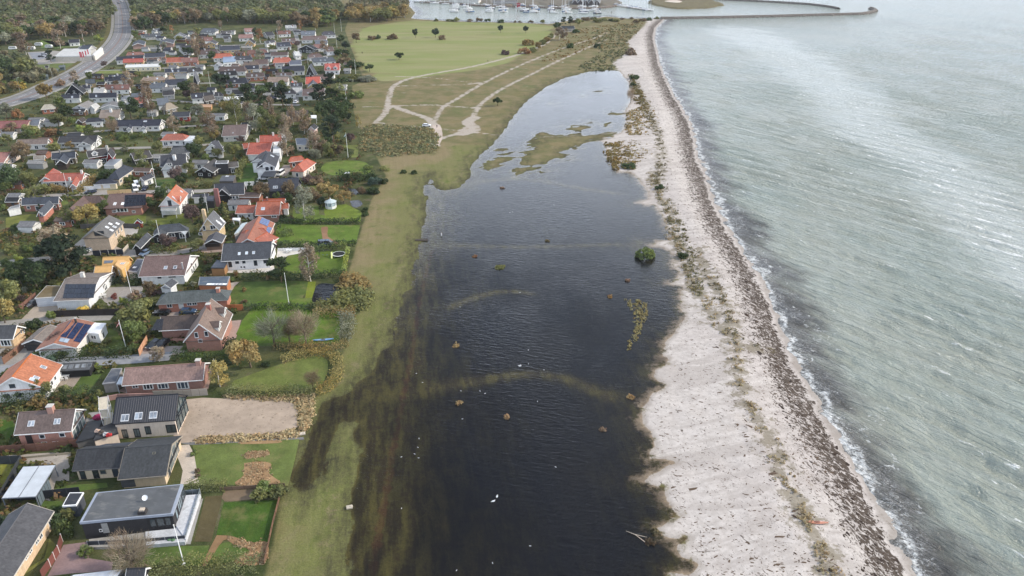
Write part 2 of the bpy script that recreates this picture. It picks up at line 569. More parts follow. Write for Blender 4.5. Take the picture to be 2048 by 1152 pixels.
PATHS = [([(750,246),(770,226),(778,197),(785,175),(808,161),(850,150),(950,132),(1040,108),(1090,88),(1112,68)], 1.5),
		 ([(870,255),(871,240),(885,215),(910,200),(960,170),(1020,140),(1070,118),(1130,95),(1200,72),(1220,58)], 1.15),
		 ([(875,292),(875,280),(925,262),(945,235),(960,210),(1000,180),(1060,150),(1110,125),(1165,100),(1215,78)], 1.2),
		 ([(785,212),(820,225),(850,235),(866,250),(872,290)], 1.8),
		 ([(785,212),(860,210),(910,213),(960,217)], 1.1),
		 ([(790,153),(830,154),(880,157),(960,167)], 0.7),([(800,172),(880,170),(950,168)], 0.7),([(722,214),(780,212)], 0.6),
		 ([(880,258),(930,262),(1000,270),(1090,273),(1200,268),(1260,262),(1310,268)], 0.7),
		 ([(758,245),(790,252),(850,253),(870,250)], 0.8),([(1060,120),(1100,118),(1130,126)], 0.9),
		 ([(950,235),(935,245),(950,258),(925,268)], 3.0),([(1190,52),(1230,57),(1280,62)], 0.8)]
DUNE = [[(1305,350),(1315,385),(1338,420),(1342,460),(1358,500),(1378,555),(1400,590),(1420,635),(1450,665),(1475,690),(1470,735),(1490,800),(1515,850),
		 (1545,900),(1565,960),(1590,1010),(1620,1060),(1650,1110),(1665,1170)],
		[(1395,500),(1410,545),(1440,590),(1460,640),(1472,690)], [(1475,692),(1522,698)],
		[(1262,150),(1285,195),(1300,235),(1318,280),(1322,330),(1310,372)]]
TRACK = [(735,1200),(745,1140),(758,1060),(776,960),(788,890),(801,820),(813,760),(826,690),(836,620),(851,550),(863,500)]
ARCS = [([(690,792),(800,783),(870,774),(960,760),(1050,747),(1120,755),(1180,776),(1215,790)], 1.6,0.34),
		([(905,612),(940,598),(985,585),(1030,582),(1062,587)], 1.0,0.40),
		([(862,490),(930,490),(1010,493),(1110,492),(1230,488)], 1.4,0.27),([(900,372),(960,362),(1060,358),(1150,374),(1235,386)], 1.6,0.30)]
BARS = [(1480,60),(1560,105),(1690,190),(1740,262),(1800,290),(1900,352),(2000,470),(2110,570)]

WATER_Z, SEA_Z = -0.12,-0.5


def fan(y0, y1, step, tmax, dt):
	n = int(math.log(y1 / y0) / step)
	ys = y0 * np.exp(np.linspace(0, math.log(y1 / y0), n))
	ts = np.arange(-tmax, tmax + dt, dt)
	X = ys[:, None] * ts[None, :]
	Y = np.repeat(ys[:, None], len(ts),1)
	P = np.stack([X.ravel(), Y.ravel()], 1)
	i = np.arange(n - 1)[:, None] * len(ts) + np.arange(len(ts) - 1)[None, :]
	i = i.ravel()
	return P, np.stack([i, i + 1, i + 1 + len(ts), i + len(ts)], 1)


def compact(P, Fq, keep):
	Fq = Fq[keep]
	u, inv = np.unique(Fq, return_inverse=True)
	return u, inv.reshape(Fq.shape)


LAND_P = GP(HARBOUR + SEA_EDGE + [(-2500,1260)])
LAG_P = GP(SAND_W + LAG_W)
LOBE_P = GP(LOBE)
VIL_P, MEAD_P, STRIP_P, ISL_P = GP(VILLAGE), GP(MEADOW), GP(STRIP), GP(ISLAND)
SAND_TOP = [(1240,142),(1228,126),(1245,116),(1264,100),(1258,84),(1276,66),(1292,50),(1300,38)]
SAND_P = GP(SAND_W + SAND_TOP + [(1345,30)] + [(x + 30 + y * 0.06, y) for x, y in SEA_EDGE])


def survey_ground(P):
	A = {}
	land = sd_poly(P, LAND_P)
	land = land + 0.7 * wob(P, 9,1) + 0.3 * wob(P, 3,2)
	A['land'] = land
	lag = np.maximum(sd_poly(P, LAG_P), sd_poly(P, LOBE_P)) + 0.55 * wob(P, 6,3) + 0.25 * wob(P, 2.2,4)
	isl = sd_poly(P, ISL_P)
	for x, y, r_ in ISLETS:
		g_ = G((x, y))
		isl = np.maximum(isl, r_ - np.hypot(P[:, 0] - g_[0], (P[:, 1] - g_[1]) * 0.8))
	isl = isl + 2.6 * wob(P * (0.8,0.8),12,8) + 1.8 * wob(P, 6,9) + 1.4 * wob(P, 3.2,10)
	lag = np.where(lag > -2, np.minimum(lag, -isl + 1.5), lag)
	A['lag'] = lag
	A['vil'] = sd_poly(P, VIL_P)
	A['mead'] = sd_poly(P, MEAD_P) + 2 * wob(P, 25,5)
	A['strip'] = sd_poly(P, STRIP_P)
	A['sand'] = sd_poly(P, SAND_P) + 0.5 * wob(P, 5,6)
	A['path'] = np.min([d_line(P, GP(smooth(p))) - w for p, w in PATHS], 0)
	A['dune'] = np.min([d_line(P, GP(smooth(p, 2))) for p in DUNE], 0)
	A['track'] = d_line(P, GP(smooth(TRACK, 2)))
	# height
	z = np.zeros(len(P))
	shelf = np.clip(lag * 0.030,-0.12,0.40) + np.where(lag > 3,0.07 * wob(P * (1,0.5),22,31) + 0.04 * wob(P, 9,32),0)
	left = np.clip((P[:, 0] + 19 + 0.07 * (P[:, 1] - 95)) / 26,0,1)            # shallow on the garden side
	grass_rows = 0.06 * wob(P * (1.0,0.14),2.6,12) + 0.08 * wob(P * (1,0.35),6.0,13)
	zl = WATER_Z - shelf * (0.16 + 0.84 * left) + np.where(lag > 0,0.42 * grass_rows * (1 - 0.8 * left),0) - 0.02 * np.clip(lag, 0,1)
	for pts, wdt, hgt in ARCS:
		d = d_line(P, GP(smooth(pts)))
		top = WATER_Z - 0.115 + 0.33 * hgt + 0.035 * wob(P, 4,21)
		zl = zl + np.where(lag > 1.5, np.maximum(top - zl, 0) * np.exp(-(d / (wdt * 2.0)) ** 2),0)
	zl = np.where(lag > 0.4, np.minimum(zl, WATER_Z - 0.012), zl)   # the whole meadow lies under at least a film of water
	zl = np.where(lag < 0, WATER_Z * np.clip(1 + lag / 9.0,0,1) ** 1.3, zl)        # a long flat shore
	z = np.where(lag > -9, zl, z)
	beach = np.minimum(0.95 + 0.22 * wob(P, 9,15) + 0.12 * wob(P, 3.5,16), np.minimum(SEA_Z + 0.085 * land, WATER_Z - lag * 0.06))
	z = np.where(A['sand'] > 0, beach, z)
	z = np.where((A['sand'] <= 0) & (land < 12), np.minimum(z, SEA_Z + 0.06 * land), z)
	A['z'] = np.maximum(z, -2.5)
	A['dep'] = WATER_Z - z
	return A


def ground_material():
	s = Sh('ground_cover')
	p = s.pos()
	vil, lag, mead, strip, sand, path, dune, track, dep, land = [s.attr(k) for k in ('vil', 'lag', 'mead', 'strip', 'sand', 'path', 'dune', 'track', 'dep', 'land')]
	big = s.noise(p, 0.02,5,0.6)
	mid = s.noise(p, 0.11,6,0.65)
	fin = s.noise(p, 0.8,5,0.65)
	fin2 = s.noise(p, 3.0,3,0.6)
	# heath: dry tan grass with rusty and green patches
	heath = s.mix(s.step(mid, 0.40,0.62),(0.135,0.128,0.052),(0.205,0.165,0.088))
	heath = s.mix(s.math('MULTIPLY', s.step(s.noise(s.map(p, (0.6,1.4,1)),0.06,6,0.7),0.50,0.66),0.55), heath, (0.215,0.165,0.075))
	heath = s.mix(s.math('MULTIPLY', s.step(s.noise(p, 0.045,5,0.6),0.54,0.70),0.6), heath, (0.110,0.132,0.045))
	bare = s.step(s.noise(s.map(p, (0.5,1.6,1)),0.14,6,0.72),0.635,0.70)
	heath = s.mix(s.math('MULTIPLY', bare, 0.8), heath, (0.36,0.31,0.26))
	# grazed meadow
	mg = s.mix(s.step(s.noise(s.map(p, (0.35,1.5,1)),0.03,6,0.6),0.38,0.66),(0.205,0.232,0.078),(0.262,0.252,0.118))
	mg = s.mix(s.math('MULTIPLY', s.step(s.noise(s.map(p, (0.3,2.0,1)),0.05,5,0.65),0.54,0.68),0.45), mg, (0.18,0.15,0.07))
	c = s.mix(s.step(mead, -2.5,2.0), heath, mg)
	# mown strip beside the gardens
	rows = s.noise(s.map(p, (1.0,0.045,1),(0,0, radians(-9))),0.7,5,0.6)
	sg = s.mix(s.step(rows, 0.36,0.62),(0.138,0.140,0.042),(0.225,0.205,0.085))
	sg = s.mix(s.math('MULTIPLY', s.step(s.noise(p, 0.35,6,0.72),0.45,0.65),0.35), sg, (0.085,0.080,0.030))
	yy = s.node('ShaderNodeSeparateXYZ', {0: p}).outputs['Y']
	sg = s.mix(s.math('MULTIPLY', s.step(s.math('ADD', s.noise(p, 0.07,6,0.68), s.line(yy, 130,210,0.0,0.13)),0.46,0.62),0.75), sg, (0.235,0.180,0.105))
	sg = s.mix(s.math('MULTIPLY', s.step(s.math('ADD', lag, s.line(mid, 0.3,0.7,-8,8)),-22,-6),0.6), sg, (0.125,0.150,0.040))
	sg = s.mix(s.math('MULTIPLY', s.step(s.noise(p, 0.16,5,0.65),0.56,0.70),0.55), sg, (0.075,0.105,0.020))
	wrackl = s.math('MULTIPLY', s.step(s.math('ABSOLUTE', s.math('ADD', lag, 4.0)),1.8,0.4), s.step(s.noise(p, 0.45,5,0.7),0.5,0.62))
	sg = s.mix(s.math('MULTIPLY', wrackl, 0.55), sg, (0.26,0.20,0.13))
	c = s.mix(s.step(s.math('ADD', strip, s.line(mid, 0.3,0.7,-2,2)),-2.0,2.0), c, sg)
	# gardens
	gd = s.mix(s.step(mid, 0.40,0.60),(0.040,0.055,0.017),(0.085,0.088,0.034))
	gd = s.mix(s.math('MULTIPLY', s.step(s.noise(p, 0.05,4,0.6),0.5,0.6),0.7), gd, (0.115,0.128,0.052))
	gd = s.mix(s.math('MULTIPLY', s.step(s.noise(p, 0.2,6,0.66),0.55,0.66),0.7), gd, (0.125,0.098,0.066))
	c = s.mix(s.step(vil, -0.5,0.5), c, gd)
	# trodden paths
	pm = s.math('MULTIPLY', s.step(s.math('ADD', path, s.line(s.noise(p, 0.35,6,0.7),0.3,0.7,-0.9,0.9)),0.7,-0.4), s.step(s.noise(p, 0.09,5,0.65),0.30,0.46,0.5,1.0))
	c = s.mix(s.math('MULTIPLY', pm, 0.92), c, s.mix(fin2,(0.37,0.32,0.27),(0.46,0.41,0.36)))
	# flooded ground
	rows2 = s.math('ADD', s.math('MULTIPLY', s.noise(s.map(p, (1,0.16,1),(0,0, radians(-9))),0.5,6,0.74),0.6), s.math('MULTIPLY', s.noise(p, 0.5,6,0.75),0.4))
	bed = s.mix(s.step(rows2,0.42,0.60),(0.020,0.018,0.013),(0.070,0.068,0.032))
	bed = s.mix(s.math('MULTIPLY', s.step(s.noise(p, 0.09,6,0.66),0.42,0.62),0.5), bed, (0.036,0.028,0.022))
	bed = s.mix(s.math('MULTIPLY', s.step(s.noise(s.map(p, (1,0.5,1),(0,0, radians(-9))),0.6,6,0.75),0.53,0.66),0.3), bed, (0.110,0.106,0.052))
	bed = s.mix(s.step(s.math('ADD', dep, s.line(s.noise(s.map(p, (1,0.25,1)),0.5,5,0.7),0.3,0.7,-0.03,0.03)),0.15,0.03), bed, s.mix(s.step(rows2,0.42,0.60),(0.026,0.023,0.016),(0.082,0.082,0.034)))
	tw = s.math('ADD', track, s.line(s.noise(p, 0.5,4,0.6),0.3,0.7,-0.5,0.5))
	bed = s.mix(s.math('MULTIPLY', s.step(tw, 0.9,0.3),0.8), bed, (0.17,0.060,0.035))
	c = s.mix(s.step(s.math('ADD', lag, s.line(s.noise(s.map(p, (1,0.35,1)),0.35,6,0.72),0.3,0.7,-3.0,3.0)),-2.5,2.5), c, bed)
	wetm = s.math('MULTIPLY', s.step(s.math('ADD', lag, s.line(s.noise(s.map(p, (1,0.4,1)),0.22,6,0.72),0.3,0.7,-5.5,5.5)),-9.0,1.0), s.step(sand, 1.0,-2.0))
	c = s.mix(s.math('MULTIPLY', wetm, 0.75), c, s.mix(s.step(rows2,0.42,0.6),(0.045,0.040,0.024),(0.120,0.120,0.044)))
	# beach sand
	sd = s.mix(s.step(fin, 0.35,0.65),(0.475,0.432,0.395),(0.575,0.530,0.492))
	sd = s.mix(s.math('MULTIPLY', s.step(big, 0.45,0.6),0.35), sd, (0.44,0.385,0.36))
	sd = s.mix(s.math('MULTIPLY', s.step(s.noise(s.map(p, (0.25,1.2,1),(0,0, radians(-10))),0.16,5,0.6,1.2),0.46,0.60),0.5), sd, (0.36,0.318,0.288))
	# wind-drawn streaks of weed litter
	stk = s.noise(s.map(p, (0.28,1.5,1),(0,0, radians(-8))),0.8,6,0.72,0.6)
	sd = s.mix(s.math('MULTIPLY', s.step(stk, 0.62,0.68),0.55), sd, (0.085,0.066,0.050))
	spk = s.noise(s.map(p, (1.0,0.7,1)),2.1,4,0.7,0.4)
	spm = s.math('MULTIPLY', s.step(spk, 0.64,0.69), s.step(land, 22,9,0.12,0.7))
	sd = s.mix(spm, sd, (0.095,0.075,0.060))
	# main wrack line
	wn = s.noise(s.map(p, (1.2,0.55,1),(0,0, radians(-24))),1.25,6,0.75,1.0)
	band = s.math('MULTIPLY', s.step(land, 1.0,2.6), s.step(land, 13.0,3.4))
	wm = s.step(s.math('ADD', wn, s.math('MULTIPLY', band, 0.17)),0.585,0.65)
	sd = s.mix(s.math('MULTIPLY', wm, 0.94), sd, s.mix(fin2,(0.035,0.025,0.018),(0.085,0.060,0.042)))
	# dune grass cover
	dn = s.step(s.math('ADD', dune, s.line(s.noise(p, 0.30,6,0.72),0.3,0.7,-4.6,4.6)),2.8,0.4)
	sd = s.mix(s.math('MULTIPLY', dn, 0.6), sd, s.mix(s.noise(p, 0.5,4),(0.085,0.072,0.030),(0.185,0.150,0.075)))
	# wet rim at the lagoon and the sea
	near = s.step(lag, -6.0,-4.0)
	rim = s.math('MAXIMUM', s.math('MULTIPLY', near, s.step(dep, -0.10,-0.01)), s.step(land, 1.6,0.5))
	sd = s.mix(s.math('MULTIPLY', rim, 0.6), sd, (0.27,0.235,0.20))
	sdd = s.mix(s.math('MULTIPLY', near, s.step(dep, 0.02,0.22)), sd, (0.20,0.150,0.085))
	c = s.mix(s.step(s.math('ADD', sand, s.line(s.noise(p, 0.28,6,0.7),0.3,0.7,-3.2,3.2)),-2.2,0.3), c, sdd)
	onsand = s.step(sand, -1,1)
	amp = s.line(onsand, 0,1,0.20,0.05)
	c = s.node('ShaderNodeVectorMath', {0: c, 'Scale': s.math('ADD', 1.0, s.math('MULTIPLY', s.line(fin2,0.3,0.7,-1,1), amp))}, operation='SCALE').outputs[0]
	h = s.math('ADD', s.math('MULTIPLY', s.noise(p, 0.7,6,0.7),1.0), s.math('MULTIPLY', fin2,0.5))
	s.pbr(c, 0.95, s.bump(s.math('MULTIPLY', h, s.line(onsand, 0,1,1.0,0.22)),0.8,0.25), spec=0.15)
	return s.m


P, Fq = fan(52,15000,0.0062,1.3,0.0066)
AT = survey_ground(P)
keep = (AT['land'][Fq].max(1) > -12)
u, F2 = compact(P, Fq, keep)
V = np.column_stack([P[u], AT['z'][u]])
me = npmesh('ground', V, F2, ground_material(), **{k: AT[k][u] for k in ('vil', 'lag', 'mead', 'strip', 'sand', 'path', 'dune', 'track', 'dep', 'land')})
me.polygons.foreach_set('use_smooth', np.ones(len(me.polygons), bool))
ground = link('ground', me)
ground['kind'] = 'structure'


# ---- sea: displaced wave trains, foam, shallow murk
def sea_material():
	s = Sh('sea_water')
	p = s.pos()
	shore, bar, wave = s.attr('shore'), s.attr('bar'), s.attr('wave')
	n1 = s.noise(p, 0.018,5,0.6)
	n2 = s.noise(s.map(p, (0.5,1.2,1),(0,0, radians(48))),0.06,5,0.65)
	deep = s.mix(s.step(n1,0.38,0.62),(0.300,0.345,0.305),(0.335,0.362,0.312))
	deep = s.mix(s.math('MULTIPLY', s.step(n2,0.45,0.65),0.3), deep, (0.345,0.362,0.300))
	deep = s.mix(s.step(s.math('ADD', bar, s.line(n2,0.3,0.7,-0.25,0.25)),0.15,0.85,0,0.7), deep, (0.52,0.56,0.53))
	murk = s.mix(s.step(n2,0.35,0.65),(0.062,0.060,0.055),(0.120,0.115,0.100))
	c = s.mix(s.step(s.math('ADD', shore, s.line(n2,0.3,0.7,-6,6)),15,3), deep, murk)
	# fine wind ripples
	w1 = s.noise(s.map(p, (0.7,1.25,1),(0,0, radians(48))),1.0,5,0.66,0.4)
	w2 = s.noise(s.map(p, (0.6,1.3,1),(0,0, radians(44))),2.2,3,0.6)
	w0 = s.noise(s.map(p, (0.38,1.9,1),(0,0, radians(52))),0.20,4,0.6,0.7)
	rip = s.math('ADD', s.math('ADD', w1, s.math('MULTIPLY', w2,0.35)), s.math('MULTIPLY', w0,2.6))
	# foam
	f1 = s.noise(s.map(p, (0.5,1.5,1),(0,0, radians(52))),0.42,6,0.7,0.8)
	crest = s.math('ADD', s.math('MULTIPLY', wave, 0.17), f1)
	caps = s.step(s.math('ADD', crest, s.math('MULTIPLY', bar, 0.10)),0.71,0.785)
	lace = s.math('MULTIPLY', s.step(s.noise(p, 1.4,5,0.75,1.2),0.50,0.64), s.step(s.math('ADD', bar, s.line(n2,0.3,0.7,-0.4,0.4)),0.35,1.0,0,0.35))
	sw = s.math('ADD', shore, s.line(s.noise(p, 0.12,5,0.65),0.3,0.7,-2.4,2.4))
	swash = s.math('MULTIPLY', s.step(s.math('ABSOLUTE', s.math('SUBTRACT', sw, 0.6)),1.6,0.25), s.step(s.noise(p, 0.7,6,0.78,0.8),0.40,0.56))
	wash = s.math('MULTIPLY', s.step(s.math('ADD', shore, s.line(s.noise(p, 0.08,5,0.7),0.3,0.7,-4,4)),7.5,0.5), s.step(s.noise(p, 1.1,6,0.8,1.4),0.46,0.66))
	swash = s.math('MAXIMUM', s.math('MULTIPLY', swash, 0.85), s.math('MULTIPLY', wash, 0.55))
	sw2 = s.math('ADD', shore, s.line(s.noise(p, 0.05,5,0.7),0.3,0.7,-7,7))
	brk = s.math('MULTIPLY', s.step(s.math('ABSOLUTE', s.math('SUBTRACT', sw2,6.5)),1.3,0.1), s.step(s.noise(p, 0.55,6,0.78,1.0),0.54,0.64))
	foam = s.math('MAXIMUM', s.math('MAXIMUM', caps, lace), s.math('MAXIMUM', s.math('MULTIPLY', swash, 0.95), s.math('MULTIPLY', brk, 0.85)))
	c = s.mix(foam, c, (0.80,0.82,0.82))
	rough = s.line(foam, 0,1,0.13,0.8)
	n = s.pbr(c, rough, s.bump(rip, 1.0,0.75), spec=0.5)
	n.inputs['IOR'].default_value = 1.33
	return s.m


P, Fq = fan(52,15000,0.0048,1.5,0.0042)
xk = P[Fq[:, 0]]
rough_keep = (xk[:, 0] > -0.25 * xk[:, 1] - 10) | (xk[:, 1] > 600)
u, F2 = compact(P, Fq, rough_keep)
P = P[u]
land = sd_poly(P, LAND_P) + 0.7 * wob(P, 9,1) + 0.3 * wob(P, 3,2)
u, F3 = compact(P, F2, land[F2].min(1) < 5)
P, land = P[u], land[u]
rr = np.random.default_rng(3)
wz = np.zeros(len(P))
for k in range(26):
	lam = rr.uniform(2.2,9.5)
	ang = radians(217) + rr.normal(0,0.34 if lam < 4.5 else 0.16)
	ph = (P[:, 0] * cos(ang) + P[:, 1] * sin(ang)) * 2 * pi / lam + rr.uniform(0,6.28) + 0.6 * wob(P, 30,40 + k)
	fade = np.clip(1.6 - P[:, 1] * 0.0055 / lam * 2.5,0,1)
	wz += fade * (0.0115 if lam < 4.5 else 0.0120) * lam * (np.sin(ph) + 0.25 * np.sin(2 * ph + 0.6))
damp = np.clip((-land + 1) / 14,0.12,1)
harb = np.clip((P[:, 1] - 620) / 60,0,1) * (P[:, 0] < 0.35 * P[:, 1] + 60)
wz *= damp * (1 - 0.85 * harb)
bar = np.exp(-(d_line(P, GP(smooth(BARS))) / (11 + P[:, 1] * 0.035)) ** 2)
me = npmesh('sea', np.column_stack([P, SEA_Z + wz]), F3, sea_material(), shore=-land, bar=bar, wave=wz / 0.60)
me.polygons.foreach_set('use_smooth', np.ones(len(me.polygons), bool))
sea = link('sea', me)
sea['kind'] = 'structure'


# ---- flood water on the beach meadow
def flood_material(name):
	s = Sh(name)
	p = s.pos()
	dep = s.math('ADD', s.attr('dep'), s.line(s.noise(p, 0.5,5,0.7),0.3,0.7,-0.03,0.03))
	w1 = s.noise(s.map(p, (0.45,1.5,1),(0,0, radians(14))),0.85,3,0.5,0.5)
	w2 = s.noise(s.map(p, (0.5,1.5,1),(0,0, radians(-6))),2.4,2,0.5)
	calm = s.step(s.noise(s.map(p, (1.0,0.5,1)),0.022,4,0.6),0.38,0.60)
	rip = s.math('MULTIPLY', s.math('ADD', w1, s.math('MULTIPLY', w2,0.3)), s.line(calm, 0,1,0.25,1.0))
	nrm = s.bump(rip, 0.6,0.20)
	clear = s.node('ShaderNodeBsdfTransparent', {'Color': (0.86,0.80,0.70,1)})
	murk = s.node('ShaderNodeBsdfDiffuse', {'Color': s.mix(s.noise(p, 0.05,4),(0.0065,0.0085,0.0135,1),(0.0130,0.0115,0.0100,1))})
	op = s.math('SUBTRACT', 1.0, s.math('POWER', 2.718, s.math('MULTIPLY', s.math('MAXIMUM', dep, 0.0),-5.0)))
	body = s.node('ShaderNodeMixShader', {0: op, 1: clear.outputs[0], 2: murk.outputs[0]})
	gl = s.node('ShaderNodeBsdfGlossy', {'Color': (1,1,1,1), 'Roughness': 0.07, 'Normal': nrm})
	inc = s.node('ShaderNodeNewGeometry').outputs['Incoming']
	cosv = s.math('ABSOLUTE', s.node('ShaderNodeVectorMath', {0: inc, 1: nrm}, operation='DOT_PRODUCT').outputs['Value'])
	fr = s.math('ADD', 0.02, s.math('MULTIPLY', 0.98, s.math('POWER', s.math('SUBTRACT', 1.0, s.math('MINIMUM', cosv, 1.0)),5.0)))   # same from both sides
	fin = s.node('ShaderNodeMixShader', {0: fr, 1: body.outputs[0], 2: gl.outputs[0]})
	return s.surf(fin.outputs[0])


P, Fq = fan(70,560,0.006,0.85,0.006)
A2 = survey_ground(P)
keep = (A2['lag'][Fq].max(1) > -5) & (A2['z'][Fq].min(1) < WATER_Z + 0.03)
u, F2 = compact(P, Fq, keep)
me = npmesh('flood_water', np.column_stack([P[u], np.full(len(u), WATER_Z)]), F2, flood_material('flood_water'), dep=A2['dep'][u])
lagoon = link('flood_water', me)
lagoon['kind'] = 'structure'


# ------------------------------------------------------------------ flat ground pieces: lanes, drives, lawns, beds
LEVEL = [0.0]
NO_PLANT = []                                          # footprints where no undergrowth may stand


def sheet(name, pts, mat, color, f=cN, level=1, block=True, smoothed=True):
	q = [f(*p) for p in pts]
	if smoothed:
		q = smooth(q + [q[0]], 3)[:-1]
	w = np.array([G(p) for p in q])
	LEVEL[0] += 0.00025
	z = 0.012 * level + LEVEL[0]
	mb = MB()
	mb.prism(w, -0.2, z)
	o = mb.build(name, mat, color=lin(color))
	o['kind'] = 'structure'
	if block:
		NO_PLANT.append(w[:, :2])
	return o


def ribbon(name, pts, width, mat, color, f=cN, level=2, block=True):
	c = GP(smooth([f(*p) for p in pts], 5))[:, :2]
	t = np.gradient(c, axis=0); t /= np.linalg.norm(t, axis=1)[:, None]
	n = np.stack([-t[:, 1], t[:, 0]], 1)
	LEVEL[0] += 0.00025
	z = 0.012 * level + LEVEL[0]
	L = np.concatenate([[0], np.cumsum(np.linalg.norm(np.diff(c, axis=0), axis=1))])
	mb = MB()
	for i in range(len(c) - 1):
		a, b = c[i] + n[i] * width / 2, c[i] - n[i] * width / 2
		d, e = c[i + 1] + n[i + 1] * width / 2, c[i + 1] - n[i + 1] * width / 2
		mb.face([(*b, z),(*e, z),(*d, z),(*a, z)], [(width, L[i]),(width, L[i + 1]),(0, L[i + 1]),(0, L[i])])
	o = mb.build(name, mat, color=lin(color))
	o['kind'] = 'structure'
	if block:
		NO_PLANT.append(np.vstack([c + n * width / 2,(c - n * width / 2)[::-1]]))
	return o


GREY, LGREY, BEIGE = (128,128,128),(150,149,146),(168,158,146)
# main road and its verges
ROAD = [(-60,226),(0,209),(60,191),(113,167),(171,138),(216,106),(242,74),(245,40),(238,5),(222,-20),(190,-50)]
ribbon('road', ROAD, 15.0, 'asphalt', (122,121,122), level=2)
c = GP(smooth(ROAD, 5))[:, :2]
t = np.gradient(c, axis=0); t /= np.linalg.norm(t, axis=1)[:, None]
n = np.stack([-t[:, 1], t[:, 0]], 1)


def road_strip(name, off, w, mat, color, z0, z1, dash=None):
	mb = MB()
	acc = 0.0
	for i in range(len(c) - 1):
		seg = np.linalg.norm(c[i + 1] - c[i])
		k = max(1, int(seg / 3.0)) if dash else 1
		for j in range(k):
			acc += seg / k
			if dash and (acc % dash) > dash * 0.45:
				continue
			a, b = c[i] + (c[i + 1] - c[i]) * j / k, c[i] + (c[i + 1] - c[i]) * (j + 1) / k
			mb.prism([a + n[i] * (off - w / 2), a + n[i] * (off + w / 2), b + n[i + 1] * (off + w / 2), b + n[i + 1] * (off - w / 2)], z0, z1)
	o = mb.build(name, mat, color=lin(color))
	o['kind'] = 'structure'


road_strip('road_median', 0.0,0.8, 'pave', (128,110,104),0.0,0.14)
road_strip('pavement', 9.3,2.6, 'pave', (140,138,134),-0.1,0.12)
road_strip('pavement', -9.3,2.6, 'pave', (146,143,138),-0.1,0.12)
road_strip('road_markings', 3.7,0.18, 'paint', (215,215,210),0.02,0.042,9.0)
road_strip('road_markings', -3.7,0.18, 'paint', (215,215,210),0.02,0.042,9.0)
road_strip('verge', 12.6,3.6, 'lawn', (92,88,52),-0.1,0.05)
# lanes of the village
ribbon('lane', [(-30,745),(60,733),(150,724),(240,720),(342,712)], 4.2, 'asphalt', (140,142,146))
ribbon('lane', [(-30,652),(60,643),(140,638),(225,634)], 3.6, 'asphalt', (150,146,140))
ribbon('lane', [(-30,530),(40,522),(95,517),(150,508),(205,505),(268,504),(330,508),(420,492)], 3.8, 'asphalt', (146,141,135))
ribbon('lane', [(38,396),(120,390),(215,386),(330,383),(420,381),(520,368),(565,372)], 4.0, 'asphalt', (150,145,140))
ribbon('lane', [(-20,315),(60,310),(150,300),(260,296),(330,294),(440,288)], 3.6, 'asphalt', (142,138,132))
ribbon('lane', [(120,268),(200,262),(300,257),(420,250)], 3.4, 'asphalt', (142,138,132))
ribbon('lane', [(170,205),(300,200),(430,207),(600,210)], 3.4, 'asphalt', (142,138,134))
ribbon('lane', [(190,142),(300,138),(420,131),(560,127),(690,105)], 4.2, 'asphalt', (142,140,138))
ribbon('lane', [(245,172),(340,168),(470,166),(600,172)], 3.4, 'asphalt', (140,138,134))
ribbon('lane', [(268,92),(380,92),(520,88),(680,72)], 3.6, 'asphalt', (140,138,134))
ribbon('lane', [(592,206),(590,150),(600,105),(592,70)], 3.4, 'asphalt', (140,138,134))
# drives, terraces, plots
sheet('driveway', [(0,205),(560,168),(545,330),(545,400),(440,400),(395,560),(330,535),(440,270),(190,275),(180,230),(0,235)], 'pave', (158,150,140), cA, smoothed=False)
sheet('driveway', [(500,905),(700,880),(700,1010),(890,1040),(880,1110),(560,1130),(390,1150),(370,1160)], 'pave', (138,116,114), cA, smoothed=False)
sheet('patio', [(1365,125),(1490,115),(1555,240),(1600,410),(1420,430),(1440,320)], 'pave', (190,178,164), cA, smoothed=False)
sheet('path_paving', [(1400,100),(2048,70),(2390,55),(2395,75),(2048,92),(1500,118)], 'pave', (118,118,118), cA, smoothed=False)
sheet('path_paving', [(1500,560),(1600,540),(1500,900),(1400,900)], 'pave', (150,148,144), cA, smoothed=False)
sheet('gravel_plot', [(30,628),(180,612),(330,618),(520,606),(700,622),(860,640),(905,668),(930,720),(918,780),(930,840),(850,870),(800,905),(620,905),(440,930),(300,925),(120,960),(0,970),(-60,900),(-30,760)], 'soil', (166,150,134), cC, smoothed=False)
sheet('driveway', [(0,225),(200,190),(275,225),(230,320),(60,395),(0,400)], 'pave', (148,144,138), cB, smoothed=False)
sheet('terrace', [(450,420),(600,430),(640,450),(530,590),(420,560),(410,510)], 'pave', (150,138,126), cB, smoothed=False)
sheet('driveway', [(700,730),(830,720),(830,780),(690,800),(620,850),(600,960),(590,970)], 'pave', (140,138,136), cB, smoothed=False)
sheet('driveway', [(1110,240),(1160,200),(1320,205),(1460,205),(1450,265),(1330,280),(1100,300)], 'pave', (150,140,134), cB, smoothed=False)
sheet('terrace', [(1790,10),(1900,0),(1860,140),(1755,175)], 'pave', (164,142,132), cB, smoothed=False)
sheet('terrace', [(1590,490),(1650,380),(1680,380),(1640,545),(1000,580),(930,560),(990,520)], 'pave', (160,136,124), cB, smoothed=False)
sheet('driveway', [(290,700),(430,690),(530,700),(440,760),(360,800),(170,860),(150,840)], 'pave', (164,152,138), cD, smoothed=False)
sheet('courtyard', [(860,570),(1120,560),(1150,640),(1040,680),(960,700),(860,720),(800,660)], 'pave', (150,144,138), cD, smoothed=False)
sheet('driveway', [(580,240),(690,150),(720,240),(900,240),(1010,290),(1180,290),(1130,330),(980,330),(660,300)], 'pave', (160,154,146), cD, smoothed=False)
sheet('driveway', [(1560,180),(1700,200),(1790,210),(1750,290),(1600,300),(1520,230)], 'pave', (160,140,130), cD, smoothed=False)
sheet('driveway', [(1250,700),(1330,760),(1560,760),(1560,790),(1250,800)], 'pave', (150,140,134), cD, smoothed=False)
